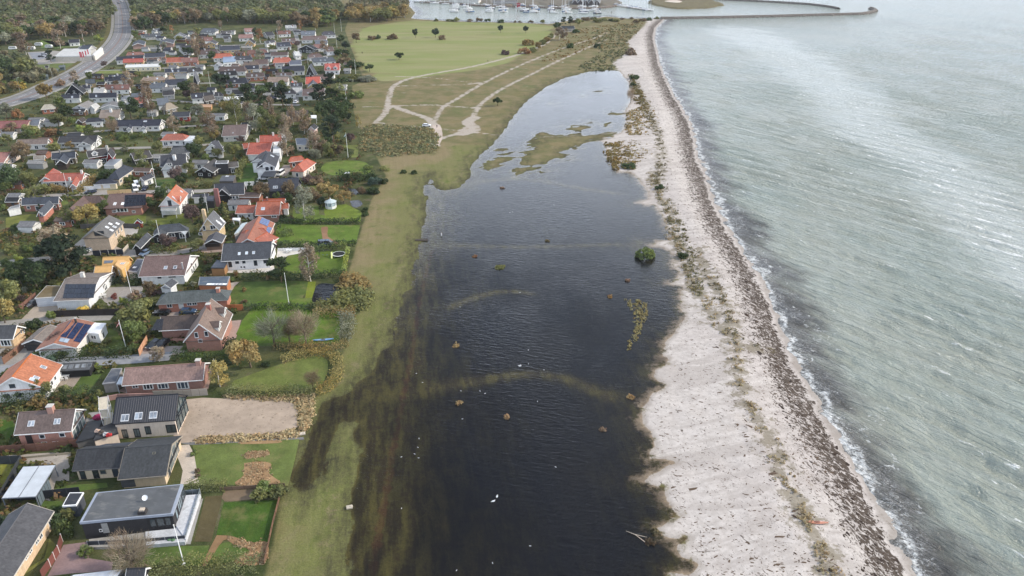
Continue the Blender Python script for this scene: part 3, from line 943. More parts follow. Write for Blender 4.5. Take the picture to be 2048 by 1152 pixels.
sheet('terrace', [(370,455),(400,410),(740,395),(745,455)], 'pave', (196,190,182), cE, smoothed=False)
sheet('terrace', [(770,262),(1030,258),(960,300),(850,320),(800,350),(760,330)], 'pave', (200,196,190), cE, smoothed=False)
sheet('garden_path', [(1815,535),(1880,530),(1840,570),(1860,605),(1920,600),(1915,630),(1850,635),(1770,660),(1750,640)], 'pave', (170,158,146), cD)
sheet('driveway', [(230,330),(390,190),(440,210),(330,320)], 'pave', (150,140,132), cF, smoothed=False)
sheet('driveway', [(860,260),(1100,255),(1100,300),(870,305)], 'pave', (160,154,146), cF, smoothed=False)
sheet('courtyard', [(1260,620),(1420,650),(1390,740),(1250,740)], 'pave', (170,166,160), cF, smoothed=False)
sheet('driveway', [(1060,720),(1150,710),(1110,820),(1020,850),(960,850)], 'pave', (140,130,124), cI, smoothed=False)
sheet('forecourt', [(280,535),(560,520),(1000,560),(900,640),(640,650),(400,660),(330,640)], 'pave', (150,146,140), cJ, smoothed=False)
sheet('car_park', [(290,540),(500,535),(500,590),(350,620)], 'asphalt', (132,136,144), cJ, level=2, smoothed=False)
sheet('beach_track', [(865,250),(880,250),(885,275),(874,292),(866,270)], 'soil', (184,170,158), cN, block=False)

# lawns
LAWN, LAWN2, LAWN3 = (78,96,46),(96,108,58),(62,86,32)
sheet('lawn', [(100,120),(940,72),(900,250),(850,440),(480,435),(150,420)], 'lawn', LAWN2, cQ, smoothed=False)
sheet('lawn', [(345,570),(770,550),(735,720),(690,890),(540,880),(350,825),(285,830)], 'lawn', LAWN3, cQ, smoothed=False)
sheet('lawn', [(0,915),(230,910),(190,1065),(-300,1065),(-260,930)], 'lawn', LAWN, cQ, smoothed=False)
sheet('lawn', [(270,920),(400,880),(560,940),(520,1010),(230,1055)], 'lawn', LAWN, cQ)
sheet('flower_bed', [(200,525),(340,515),(245,880),(110,880)], 'soil', (86,78,54), cQ, smoothed=False)
sheet('straw_litter', [(510,190),(560,170),(690,172),(690,200),(520,222)], 'soil', (150,122,90), cQ, level=3, block=False)
sheet('straw_litter', [(505,262),(640,250),(720,270),(700,340),(790,430),(440,430),(500,360)], 'soil', (152,124,92), cQ, level=3, block=False)
sheet('straw_litter', [(290,830),(420,840),(560,890),(690,885),(665,1050),(440,1050),(470,1000),(560,950),(420,900),(340,870),(220,1050),(180,1050)], 'soil', (140,112,82), cQ, level=3, block=False)
sheet('straw_litter', [(470,92),(770,82),(770,104),(480,112)], 'soil', (146,120,88), cQ, level=3, block=False)
sheet('garden_soil', [(350,480),(620,470),(640,530),(350,560)], 'soil', (118,102,84), cQ)
sheet('lawn', [(395,500),(470,440),(840,415),(850,450),(640,480),(640,505)], 'lawn', LAWN, cA, smoothed=False)
sheet('lawn', [(0,270),(130,275),(20,480),(0,500)], 'lawn', (112,112,48), cA, smoothed=False)
sheet('lawn', [(350,1010),(390,860),(440,900),(400,1000),(160,1160),(110,1160)], 'lawn', (98,104,50), cA, smoothed=False)
sheet('lawn', [(250,560),(490,560),(510,640),(420,640)], 'lawn', LAWN, cA, smoothed=False)
sheet('lawn', [(420,480),(800,345),(950,300),(1060,285),(1140,300),(1165,350),(1150,440),(1060,530),(620,560),(420,540)], 'lawn', (100,110,58), cC)
sheet('lawn', [(0,260),(430,215),(440,250),(0,330)], 'lawn', LAWN, cC, smoothed=False)
sheet('lawn', [(490,0),(1260,0),(1250,180),(880,195),(600,210),(430,190)], 'lawn', LAWN, cC, smoothed=False)
sheet('lawn', [(540,590),(650,430),(800,425),(740,520),(690,580)], 'lawn', LAWN, cB, smoothed=False)
sheet('lawn', [(0,780),(100,800),(120,850),(60,980),(0,1000)], 'lawn', LAWN3, cB, smoothed=False)
sheet('lawn', [(790,170),(850,60),(920,90),(1000,220),(800,250)], 'lawn', (80,92,44), cB, smoothed=False)
sheet('lawn', [(480,530),(1000,525),(970,640),(900,715),(500,720),(370,690),(420,580)], 'lawn', LAWN, cE)
sheet('lawn', [(1010,525),(1070,525),(1045,690),(980,680)], 'lawn', (112,124,42), cE, smoothed=False)
sheet('lawn', [(850,320),(960,300),(1320,270),(1285,460),(740,465),(820,380)], 'lawn', (84,104,40), cE, smoothed=False)
sheet('lawn', [(770,70),(1420,80),(1385,225),(740,225)], 'lawn', (88,110,44), cE, smoothed=False)
sheet('worn_path', [(1110,100),(1165,95),(1165,170),(1250,222),(1140,224)], 'soil', (138,108,84), cE, level=3, block=False)
sheet('lawn', [(850,0),(1420,0),(1420,40),(1000,60),(820,40)], 'lawn', (90,112,44), cE, smoothed=False)
sheet('lawn', [(610,680),(1260,640),(1255,760),(1260,1000),(870,1010),(600,1010),(440,940),(500,820)], 'lawn', (80,104,36), cE, smoothed=False)
sheet('lawn', [(1500,690),(1690,670),(1900,690),(1950,770),(1900,810),(1560,820),(1440,760)], 'lawn', (94,112,50), cI)
sheet('lawn', [(1330,910),(1450,905),(1420,1020),(1330,1060)], 'lawn', (98,108,56), cI, smoothed=False)
sheet('lawn', [(1160,430),(1420,420),(1430,560),(1150,570)], 'lawn', (92,110,50), cG, smoothed=False)
sheet('lawn', [(1470,430),(1700,400),(1860,480),(1850,580),(1490,570)], 'lawn', (100,116,46), cG, smoothed=False)
sheet('lawn', [(630,700),(760,690),(800,890),(590,890)], 'lawn', (70,94,42), cI, smoothed=False)
sheet('lawn', [(60,540),(340,500),(520,530),(400,640),(60,640)], 'lawn', (104,108,54), cF, smoothed=False)
sheet('lawn', [(1180,570),(1300,530),(1500,500),(1490,590),(1350,620)], 'lawn', (98,106,50), cF, smoothed=False)
sheet('lawn', [(1530,570),(1900,490),(1940,590),(1650,620)], 'lawn', (98,106,50), cF, smoothed=False)
sheet('lawn', [(640,360),(720,350),(690,400),(620,420)], 'lawn', (92,102,50), cF, smoothed=False)
sheet('lawn', [(960,870),(1080,860),(1060,890),(960,895)], 'lawn', (92,102,50), cF, smoothed=False)
sheet('lawn', [(1590,870),(1820,860),(1800,930),(1600,930)], 'lawn', (64,90,44), cH, smoothed=False)
sheet('lawn', [(1010,725),(1440,715),(1440,750),(970,755)], 'lawn', (112,120,66), cJ, smoothed=False)
sheet('lawn', [(420,410),(540,405),(540,460),(560,500),(840,470),(840,450),(420,500)], 'lawn', (92,112,58), cJ, smoothed=False)
sheet('lawn', [(370,670),(560,650),(840,645),(760,700),(420,720)], 'lawn', (92,104,58), cJ, smoothed=False)
sheet('lawn', [(1620,520),(1830,510),(1820,640),(1750,640),(1790,560),(1700,545)], 'lawn', (104,112,60), cI, smoothed=False)


def pond(pts, f):
	w = GP(smooth([f(*p) for p in pts + [pts[0]]], 3)[:-1])
	mb = MB().face([(q[0], q[1], 0.05) for q in w][::1])
	me = mb.mesh('pond', 'lawn')
	me.materials.clear(); me.materials.append(pond.mat)
	at = me.attributes.new('dep', 'FLOAT', 'POINT'); at.data.foreach_set('value', np.full(len(me.vertices),0.6, np.float32))
	o = link('pond', me); o['kind'] = 'structure'
	me.update()
	if me.polygons[0].normal.z < 0:
		me.flip_normals()
	NO_PLANT.append(w[:, :2])


pond.mat = flood_material('pond_water')
pond([(1075,560),(1110,540),(1200,545),(1262,570),(1240,620),(1200,680),(1190,740),(1150,690),(1050,690),(1045,640)], cE)
pond([(1720,955),(1800,965),(1830,1000),(1810,1020),(1740,1015)], cI)
pond([(1740,370),(1830,360),(1870,400),(1830,430),(1770,430)], cG)
# ------------------------------------------------------------------ houses
WHITE, CREAM, YBRICK, RBRICK, OBRICK = (212,212,210),(214,202,184),(196,168,124),(150,96,76),(186,98,60)
TRIM = (232,232,230)
GLASS = (52,60,70)


def scl(c, k):
	return tuple(min(255, v * k) for v in c)


def unit_frame(mull):
	mb = MB()
	t = 0.11
	for a, b in (((-.5,-.5),(.5,-.5 + t)),((-.5, .5 - t),(.5, .5)),((-.5,-.5 + t),(-.5 + t, .5 - t)),((.5 - t, -.5 + t),(.5, .5 - t))):
		mb.prism([(a[0], 0),(b[0], 0),(b[0], 0.07),(a[0], 0.07)], a[1], b[1])
	for k in range(1, mull):
		x = -.5 + k / mull
		mb.prism([(x - .035,0),(x + .035,0),(x + .035,0.07),(x - .035,0.07)], -.5 + t, .5 - t)
	return mb.mesh('frame', 'paint')


FRAMES = [unit_frame(k) for k in (1,2,3)]
PANE = MB().face([(-.42,0.03,-.42),(.42,0.03,-.42),(.42,0.03, .42),(-.42,0.03, .42)][::-1]).mesh('pane', 'glass')
DOORM = MB().prism([(-.5,0),(.5,0),(.5, .06),(-.5, .06)], -.5, .5).mesh('door', 'clad')
BOXM = MB().prism([(-.5,-.5),(.5,-.5),(.5, .5),(-.5, .5)], -.5, .5).mesh('panel', 'paint')
NHOUSE = []
ALLH = []


class House:
	def __init__(s, label, short=None, cat='house', name='house', group='houses of the village', far=False):
		s.label, s.short, s.cat, s.name, s.group, s.far = label, short, cat, name, group, far
		s.root, s.walls, s.slopes, s.foot = None, [], [], []
		ALLH.append(s)

	def base(s, c):
		if s.root is None:
			s.root = empty(s.name, (c[0], c[1], 0.0), s.label, s.cat, s.group)
			s.px = to_px((c[0], c[1], 0))
			s.off = np.array(ORG[s.root.name])

	# gabled (hip=0) or hipped body: ridge ends, one eave point, heights
	def gable(s, r1, r2, e, zr=5.2, ze=2.7, rc=(70,72,78), wc=WHITE, hip=0.0, oh=0.45, trim=TRIM, f=cN, rm='tiles', wm='wall', win=True, gwin=True, w=None, trimboth=True):
		if rm == 'tiles' and rc[0] > 185 and rc[2] < 115:      # fired clay
			rc = (rc[0] * 0.90, rc[1] * 0.86, rc[2] * 0.70)
		A, B, E = G(f(*r1), zr), G(f(*r2), zr), G(f(*e), ze)
		u = (B - A)[:2]; L = np.linalg.norm(u); u /= L
		n = np.array([-u[1], u[0]])
		hw = abs((E - A)[:2] @ n) if w is None else w / 2
		hw = min(max(hw, 1.2),9.0)
		s.base((A + B)[:2] / 2)
		a, b = A[:2] - u * hip, B[:2] + u * hip
		sl = (zr - ze) / hw
		t = 0.2
		c = {'A1': a + n * hw, 'A2': b + n * hw, 'B1': a - n * hw, 'B2': b - n * hw}
		q = lambda k, z: (c[k][0], c[k][1], z)
		Ra, Rb = (A[0], A[1], zr),(B[0], B[1], zr)
		k = sqrt(1 + sl * sl)
		uvf = lambda P_: [((np.array(p[:2]) - A[:2]) @ u, abs((np.array(p[:2]) - A[:2]) @ n) * k) for p in P_]
		uve = lambda P_: [((np.array(p[:2]) - A[:2]) @ n, abs((np.array(p[:2]) - A[:2]) @ u) * k) for p in P_]
		mb = MB()
		for pts in ([q('B1', ze), q('B2', ze), Rb, Ra], [q('A2', ze), q('A1', ze), Ra, Rb]):
			mb.face(pts, uvf(pts))
			s.slopes.append([np.array(p) for p in pts])
		if hip > 0.05:
			for pts in ([q('B2', ze), q('A2', ze), Rb], [q('A1', ze), q('B1', ze), Ra]):
				mb.face(pts, uve(pts)); s.slopes.append([np.array(p) for p in pts])
		else:
			Da, Db = (A[0], A[1], zr - t),(B[0], B[1], zr - t)
			mb.face([q('A2', ze), Rb, Db, q('A2', ze - t)][::-1]); mb.face([Rb, q('B2', ze), q('B2', ze - t), Db][::-1])
			mb.face([q('B1', ze), Ra, Da, q('B1', ze - t)][::-1]); mb.face([Ra, q('A1', ze), q('A1', ze - t), Da][::-1])
		mb.face([q('B1', ze - t), q('B2', ze - t), q('B2', ze), q('B1', ze)])
		mb.face([q('A2', ze - t), q('A1', ze - t), q('A1', ze), q('A2', ze)])
		if hip > 0.05:
			mb.face([q('B2', ze - t), q('A2', ze - t), q('A2', ze), q('B2', ze)]); mb.face([q('A1', ze - t), q('B1', ze - t), q('B1', ze), q('A1', ze)])
		mb.face([q('A1', ze - t), q('A2', ze - t), q('B2', ze - t), q('B1', ze - t)])
		roof = mb.build('roof', rm, s.root, lin(rc))
		# ridge cap
		if not s.far or True:
			rg = MB().tube(Ra, Rb, 0.13,0.13,5)
			if hip > 0.05:
				for k2 in ('A1', 'B1'): rg.tube(Ra, q(k2, ze),0.11,0.11,4)
				for k2 in ('A2', 'B2'): rg.tube(Rb, q(k2, ze),0.11,0.11,4)
			rg.build('ridge', 'paint', roof, lin(tuple(v * 0.92 for v in rc)))
		# walls
		wi, li = hw - oh, oh
		zt = ze + oh * sl - t - 0.02
		a2, b2 = a + u * li, b - u * li
		W4 = [a2 - n * wi, b2 - n * wi, b2 + n * wi, a2 + n * wi]
		mw = MB()
		za = zr - t - 0.03
		flat = hip > 0.05
		if flat:
			zt = ze + min(oh * sl, 0.2) - t - 0.02
		z0 = -0.3
		for i in range(4):
			p, r = W4[i], W4[(i + 1) % 4]
			if i % 2 == 0 or flat:
				mw.face([(*p, z0),(*r, z0),(*r, zt),(*p, zt)])
				s.walls.append((p, r, zt, zt))
			else:
				m = (p + r) / 2
				mw.face([(*p, z0),(*r, z0),(*r, zt),(*m, za),(*p, zt)])
				s.walls.append((p, r, zt, za))
		s.foot.append(np.array([a - n * hw, b - n * hw, b + n * hw, a + n * hw]))
		NO_PLANT.append(s.foot[-1])
		wall = mw.build('wall', wm, s.root, lin(wc))
		if trim is not None and not flat:
			for (Q, k1, k2, sg) in ((Ra, 'A1', 'B1', -1),(Rb, 'A2', 'B2', 1)):
				o2 = u * sg * 0.05
				mt = MB()
				for kk in (k1, k2):
					P0 = np.array([Q[0] + o2[0], Q[1] + o2[1], Q[2] + 0.02]); P1 = np.array([c[kk][0] + o2[0], c[kk][1] + o2[1], ze + 0.02])
					dn = np.array([0,0,-0.34])
					th = np.array([u[0] * sg * 0.06, u[1] * sg * 0.06,0])
					for pts in ([P0 + th, P1 + th, P1 + th + dn, P0 + th + dn], [P0, P1, P1 + th, P0 + th], [P0 + dn, P1 + dn, P1 + dn + th, P0 + dn + th]):
						mt.face(pts)
				mt.build('bargeboard', 'paint', s.root, lin(trim))
		if trim is not None:
			for kk, sg in (('A', 1),('B', -1)):
				nn = n * sg
				if nn[1] < 0 or True:
					p, r = c[kk + '1'] + nn * 0.07, c[kk + '2'] + nn * 0.07
					if (nn @ (-(p + r) / 2)) > 0:
						MB().bar((*p, ze - 0.1),(*r, ze - 0.1),0.12,0.15).build('gutter', 'paint', s.root, lin(trim))
		s.last = len(s.walls)
		if win:
			s.auto(len(s.walls) - 4, gwin)
		return s

	def flat(s, pts, z=2.7, rc=(70,72,76), wc=WHITE, edge=TRIM, f=cN, open_=False, rm='felt', wm='wall', rim=0.3, inset=0.12, win=False, zb=0.0, tk=0.28):
		P = [G(f(*p), z)[:2] for p in pts]
		P = np.array(P)
		cen = P.mean(0)
		s.base(cen)
		off = lambda d: cen + (P - cen) * (1 - d / np.maximum(np.linalg.norm(P - cen, axis=1),0.5))[:, None]
		MB().prism(P, z - tk, z).build('fascia', 'paint', s.root, lin(edge))
		top = off(rim)
		mb = MB().prism(top, z - 0.05, z + 0.03)
		s.slopes.append([np.array([*p, z + 0.03]) for p in top])
		mb.uvs = [[(mb.v[i][0], mb.v[i][1]) for i in fc] for fc in mb.f]
		mb.build('roof', rm, s.root, lin(rc))
		I = off(inset + 0.1)
		a = sum(I[i][0] * I[(i + 1) % len(I)][1] - I[(i + 1) % len(I)][0] * I[i][1] for i in range(len(I)))
		if a < 0:
			I = I[::-1]
		if open_:
			for p in I:
				MB().box(p, 0.08,0.08, zb - 0.3, z - tk).build('post', 'paint', s.root, lin(edge))
		else:
			MB().prism(I, zb - 0.3, z - tk - 0.01).build('wall', wm, s.root, lin(wc))
		for i in range(len(I)):
			if not open_:
				s.walls.append((I[i], I[(i + 1) % len(I)], z - tk, z - tk))
		NO_PLANT.append(P); s.foot.append(P)
		if win:
			s.auto(len(s.walls) - len(I), True)
		return s

	def frame_at(s, C, ux, nrm, w, h, col=TRIM, glass=GLASS, mull=None, name='window', door=None):
		ux = Vector(ux).normalized(); nr = Vector(nrm).normalized(); up = nr.cross(ux) * -1
		if up.z < 0:
			up = -up
		ux = up.cross(nr) * -1
		m = Matrix(((ux.x * w, nr.x, up.x * h, C[0] - s.off[0]),(ux.y * w, nr.y, up.y * h, C[1] - s.off[1]),(ux.z * w, nr.z, up.z * h, C[2] - s.off[2]),(0,0,0,1)))
		if door is not None:
			return link('door', DOORM, s.root, lin(door), m)
		k = mull or (1 if w < 1.25 else 2 if w < 2.3 else 3)
		o = link(name, FRAMES[k - 1], s.root, lin(col), m)
		g = link('pane', PANE, o, lin(scl(glass, R.uniform(0.7,1.3))))
		return o

	def auto(s, i0, gwin=True, col=TRIM):
		for i in range(i0, len(s.walls)):
			p, r, zt, za = s.walls[i]
			d = r - p; L = np.linalg.norm(d)
			if L < 2.5:
				continue
			d /= L; nr = np.array([d[1], -d[0]])
			mid = (p + r) / 2
			if nr @ (-mid) < 0.12 * np.linalg.norm(mid):
				continue
			k = max(1, min(7, int(L / (2.7 if not s.far else 3.2))))
			for j in range(k):
				t = (j + 0.5) / k + R.uniform(-0.06,0.06) / k
				w = R.choice([0.9,1.2,1.2,1.7,2.0]) if L / k > 2.2 else 0.9
				C = p + d * L * t
				tall = R.random() < 0.25
				h = 1.9 if tall else 1.15
				h = min(h, zt - 0.35)
				if h < 0.5:
					continue
				zc = (0.12 + h / 2) if tall else min(1.5, zt - 0.2 - h / 2)
				if R.random() < 0.08:
					s.frame_at((*(C + nr * 0.01), min(1.1, zt - 0.2)),(*d, 0),(*nr, 0),1.0, min(2.0, zt - 0.3), door=R.choice([(60,62,66),(120,70,50),(225,225,222)]))
				else:
					s.frame_at((*(C + nr * 0.01), zc),(*d, 0),(*nr, 0), w, h, col)
			if gwin and za > zt + 1.6:
				s.frame_at((*(mid + nr * 0.01), zt + min(0.75,(za - zt) * 0.38)),(*d, 0),(*nr, 0),1.0, min(1.1,(za - zt) * 0.5), col)

	def glaze(s, i, col=(36,40,48), glass=(84,96,98), side=.45):
		p, r, zt, za = s.walls[i]
		d = (r - p) / np.linalg.norm(r - p); nr = np.array([d[1], -d[0]]); L = np.linalg.norm(r - p)
		sl = (za - zt) / (L / 2)
		P = lambda x, z, o=.03: (*(p + d * x + nr * o), z)
		MBg = MB().face([P(side, .3), P(L - side, .3), P(L - side, zt + sl * side - .35), P(L / 2, za - .45), P(side, zt + sl * side - .35)])
		g = MBg.build('gable_glazing', 'glass', s.root, lin(glass))
		m = MB()
		for x in (L / 2, side, L - side, L * .27, L * .73):
			m.bar(P(x, .3, .06), P(x, za - .45 - abs(x - L / 2) * sl, .06), .16, .10)
		m.bar(P(side, zt * .72, .06), P(L - side, zt * .72, .06), .10, .22)
		for x in (side, L - side):
			m.bar(P(x, zt + sl * side - .35, .06), P(L / 2, za - .45, .06), .12, .18)
		m.build('mullion', 'paint', g, lin(col))
		return s

	def hit_wall(s, p):
		d = ray(p); best = None
		for a, b, zt, za in s.walls:
			e = b - a; L = np.linalg.norm(e); e /= L; nr = np.array([e[1], -e[0]])
			dn = d[:2] @ nr
			if dn >= -1e-6:
				continue
			t = (a @ nr) / dn
			if t <= 0:
				continue
			q = d * t + np.array([0,0, CAMH])
			x = (q[:2] - a) @ e
			if -0.6 < x < L + 0.6 and -1.0 < q[2] < max(zt, za) + 0.6:
				sc = max(0,-x, x - L) + max(0,-q[2], q[2] - max(zt, za)) * 2 + t * 1e-4
				if best is None or sc < best[0]:
					best = (sc, q, e, nr)
		return best

	def win(s, pts, w=1.2, h=1.2, f=cN, col=TRIM, glass=GLASS, mull=None, door=None):
		for p in pts:
			b = s.hit_wall(f(*p[:2]))
			if b is None:
				print('window misses', s.label, p); continue
			q, e, nr = b[1], b[2], b[3]
			ww, hh = (p[2], p[3]) if len(p) > 3 else (w, h)
			zc = max(q[2], hh / 2 + 0.1)
			s.frame_at((q[0] + nr[0] * 0.012, q[1] + nr[1] * 0.012, zc),(*e, 0),(*nr, 0), ww, hh, col, glass, mull, door=door)
		return s

	def hit_slope(s, p):
		d = ray(p); best = None
		for S4 in s.slopes:
			n = np.cross(S4[1] - S4[0], S4[2] - S4[1]); n /= np.linalg.norm(n)
			if n[2] < 0:
				n = -n
			dn = d @ n
			if dn >= 0:
				continue
			t = ((S4[0] - np.array([0,0, CAMH])) @ n) / dn
			q = d * t + np.array([0,0, CAMH])
			sd = sd_poly(q[None, :2], np.array(S4))[0]
			if best is None or sd > best[0]:
				best = (sd, q, n)
		return best

	def sky(s, pts, w=0.8, h=1.25, f=cN, col=(205,208,212), glass=(150,160,172), mull=None):
		for p in pts:
			b = s.hit_slope(f(*p))
			q, n = b[1], b[2]
			ux = np.cross([0,0,1.0], n)
			if np.linalg.norm(ux) < 0.1:
				ux = np.array([1.0,0,0])
			q = q + n * 0.02
			s.frame_at(q, ux, n, w, h, col, glass, mull, name='skylight')
		return s

	def solar(s, quad, nx, ny, f=cN, col=(38,48,78)):
		Q = [s.hit_slope(f(*p)) for p in quad]          # top-left, top-right, bottom-right, bottom-left
		n = Q[0][2]
		a, b, c, d = [q[1] for q in Q]
		g = 0.06
		for j in range(ny):
			for i in range(nx):
				def pt(x, y):
					return (a * (1 - x) + b * x) * (1 - y) + (d * (1 - x) + c * x) * y
				x0, x1, y0, y1 = (i + g / 2) / nx, (i + 1 - g / 2) / nx, (j + g / 2) / ny, (j + 1 - g / 2) / ny
				q = [pt(x0, y0), pt(x1, y0), pt(x1, y1), pt(x0, y1)]
				mb = MB()
				top = [v + n * 0.11 for v in q]; bot = [v + n * 0.02 for v in q]
				mb.face(top[::-1])
				for k in range(4):
					mb.face([top[k], top[(k + 1) % 4], bot[(k + 1) % 4], bot[k]][::-1])
				nn = np.cross(top[2] - top[3], top[1] - top[2])
				if np.dot(nn, n) < 0:
					mb.f = [fc[::-1] for fc in mb.f]
				mb.build('solar_panel', 'solar', s.root, lin(scl(col, R.uniform(0.92,1.08))))
		return s

	def chimney(s, p, f=cN, col=RBRICK, sz=0.75, hgt=1.1, pot=True, wm='brick'):
		b = s.hit_slope(f(*p))
		q = b[1]
		m = MB().box(q, sz / 2, sz / 2, q[2] - 1.0, q[2] + hgt, (1,0.1))
		o = m.build('chimney', wm, s.root, lin(col))
		MB().box(q, sz / 2 + 0.08, sz / 2 + 0.08, q[2] + hgt + 0.002, q[2] + hgt + 0.14,(1,0.1)).build('chimney_cap', 'paint', o, lin((190,186,180)))
		return s

	def dormer(s, p, w=2.2, h=1.3, f=cN, rc=(70,72,78), wc=WHITE, trim=TRIM, rise=0.9):
		b = s.hit_slope(f(*p))
		q, n = b[1], b[2]
		o = n[:2] / np.linalg.norm(n[:2]); e = np.array([-o[1], o[0]])
		sl = np.linalg.norm(n[:2]) / n[2]
		D = (h + rise) / sl + 0.3
		f0 = q[:2]
		z0, z1, z2 = q[2] - 0.15, q[2] + h, q[2] + h + rise
		m = MB()
		a, c = f0 - e * w / 2, f0 + e * w / 2
		bk = -o * D
		m.face([(*a, z0),(*c, z0),(*c, z1),(*f0, z2),(*a, z1)])
		m.face([(*c, z0),(*(c + bk), z0),(*(c + bk), z1),(*c, z1)]); m.face([(*(a + bk), z0),(*a, z0),(*a, z1),(*(a + bk), z1)])
		d = m.build('dormer', 'wall', s.root, lin(wc))
		m = MB()
		ov = 0.25
		A, Cc, T = a - e * ov + o * ov, c + e * ov + o * ov, f0 + o * ov
		zo = z1 - ov * rise / (w / 2)
		bk2 = -o * (D + ov)
		for x, y in ((A, T),(T, Cc)):
			zx, zy = (zo, z2) if x is A else (z2, zo)
			pts = [(*x, zx + 0.06),(*y, zy + 0.06),(*(y + bk2), zy + 0.06),(*(x + bk2), zx + 0.06)]
			m.face(pts, [(0,0),(w / 2,0),(w / 2, D),(0, D)])
			m.face([(x[0], x[1], zx - 0.08),(y[0], y[1], zy - 0.08),(*y, zy + 0.06),(*x, zx + 0.06)])
		m.build('dormer_roof', 'tiles', d, lin(rc))
		m = MB()
		for x, y in ((A, T),(T, Cc)):
			zx, zy = (zo, z2) if x is A else (z2, zo)
			m.bar((*(x + o * 0.05), zx - 0.05),(*(y + o * 0.05), zy - 0.05),0.06,0.24)
		m.build('dormer_trim', 'paint', d, lin(trim))
		s.frame_at((*(f0 + o * 0.012), q[2] + h * 0.55),(*e, 0),(*o, 0), w * 0.6, h * 0.85, TRIM)
		return s

	def board(s, pts, z0, z1, mat='paint', col=WHITE, f=cN, name='wall', z=0.0):
		w = [G(f(*p), z)[:2] for p in pts]
		MB().prism(w, z0, z1).build(name, mat, s.root, lin(col))
		return s


H = House
DARK, NAVY, BROWN, RBROWN, ORANGE, RED, TAN, BLACK = (62,64,70),(54,58,72),(104,86,80),(124,92,84),(206,122,72),(192,92,74),(148,128,108),(38,39,43)
GREYB = (96,104,112)

# ---------------- nearest row
h = H('long dark grey gabled house with white-framed windows in a yellow brick side wall', 'long yellow-walled corner house')
h.gable((215,577),(-150,1117),(430,630),5.0,2.8,(92,92,96),(214,178,132), f=cA, win=False, wm='brick', trim=(208,200,188))
h.win([(392,728,1.1,1.3),(318,832,1.1,1.3),(288,872,1.1,1.3),(236,945,1.1,1.3),(205,990,1.1,1.3)], f=cA, mull=2)
h = H('L-shaped bungalow with charcoal tiled roof and cream walls beside a pale terrace', 'charcoal L-shaped bungalow')
h.gable((612,155),(1010,130),(540,322),4.6,2.6,(60,62,66),(214,196,172), f=cA, win=False, trim=(96,96,98))
h.gable((985,143),(1352,112),(938,390),5.0,2.5,(72,75,78),(210,188,158), f=cA, win=False, trim=(150,142,130))
h.flat([(660,148),(1250,128),(1325,74),(840,108)], 3.4,(58,62,70),(206,196,182),(70,74,82), f=cA)
h.win([(655,358,1.0,1.9),(757,348,1.1,1.9),(912,335,1.1,2.0)], f=cA, col=(40,42,44))
h.win([(812,330,1.1,1.0)], f=cA, col=(120,112,100))
h.win([(1010,418,2.4,1.8)], f=cA, col=(60,62,66), door=(84,86,90))
h.win([(1348,388,1.0,1.5)], f=cA, col=(80,74,66))
h.glaze(5,(206,196,180),(120,126,126),1.6)
h.sky([(1213,183)], 0.6,0.5, f=cA, col=(110,108,96), glass=(90,90,84))
h = H('modern flat-roofed house of near-black brick with pale streaks on its grey roof', 'black brick flat-roofed house')
h.flat([(625,728),(1362,660),(1442,424),(757,492)], 3.9,(86,88,90),(52,50,52),(150,158,172), f=cA, wm='brick', rim=0.5, tk=0.45)
h.win([(1265,725,4.2,2.0)], f=cA, col=(38,38,40), glass=(70,80,84), mull=3)
h.win([(830,772,1.0,2.1)], f=cA, door=(150,150,148))
h.win([(795,790,0.5,0.6)], f=cA)
h.win([(1390,660,1.0,2.4),(1415,580,3.0,2.6),(1440,500,2.0,2.6)], f=cA, col=(60,62,66), glass=(96,110,116))
q = G(cA(1162,790))
MB().box((q[0], q[1] + 0.1),0.65,0.55,0,4.5,(1,0.09)).build('chimney', 'brick', h.root, lin((58,54,54)))
MB().box((q[0], q[1] + 0.1),0.4,0.35,4.502,4.75,(1,0.09)).build('chimney_cap', 'paint', h.root, lin((190,176,160)))
h.board([(1145,800),(1380,775),(1470,640),(1580,505),(1455,880),(1150,905)], -0.2,0.75, 'pave', (190,192,196), f=cA, name='terrace_deck', z=0.75)
h.board([(700,860),(1145,805),(1150,905),(705,925)], -0.2,0.55, 'pave', (150,146,140), f=cA, name='terrace_deck', z=0.55)
h.board([(1380,745),(1450,515),(1578,505),(1462,860)], -0.2,0.9, 'pave', (202,204,208), f=cA, name='terrace_deck', z=0.9)
for a, b in (((700,925),(1150,905)),((1150,905),(1468,878)),((1468,878),(1582,508)),((1582,508),(1458,518))):
	A_, B_ = G(cA(*a)), G(cA(*b))
	d_ = (B_ - A_)[:2]; L_ = np.linalg.norm(d_); k_ = max(2, int(L_ / 1.6))
	dark = a[0] < 1200
	for j in range(k_):
		P0, P1 = A_ + (B_ - A_) * j / k_, A_ + (B_ - A_) * (j + 1) / k_
		MB().bar((*P0[:2], 0.6),(*(P1[:2] - (P1 - P0)[:2] * 0.05),0.6),0.10,1.5 if dark else 1.3).build('terrace_panel', 'paint' if dark else 'glass', h.root, lin((58,62,70) if dark else (112,122,128)))
		MB().box(P0,0.05,0.05,0,1.45).build('terrace_post', 'metal', h.root, lin((160,162,166)))
Q = G(cA(1148,560),3.95)
mb = MB().tube(Q, Q + np.array([0,0,0.5]),0.05,0.05)
mb.build('dish_mast', 'metal', h.root, lin((150,150,150)))
nrm = Vector((0.1,-0.75,0.6)).normalized()
mb = MB(); Qc = Vector(Q) + Vector((0,0,0.75)); qq = nrm.to_track_quat('Z', 'Y')
rings = [[Qc + qq @ Vector((cos(a * pi / 8) * r, sin(a * pi / 8) * r, zz)) for a in range(16)] for r, zz in ((0.5,0.0),(0.34,-0.07),(0.12,-0.11))]
for r0, r1 in zip(rings[:-1], rings[1:]):
	for k in range(16):
		mb.face([r0[k], r0[(k + 1) % 16], r1[(k + 1) % 16], r1[k]])
mb.face(rings[-1])
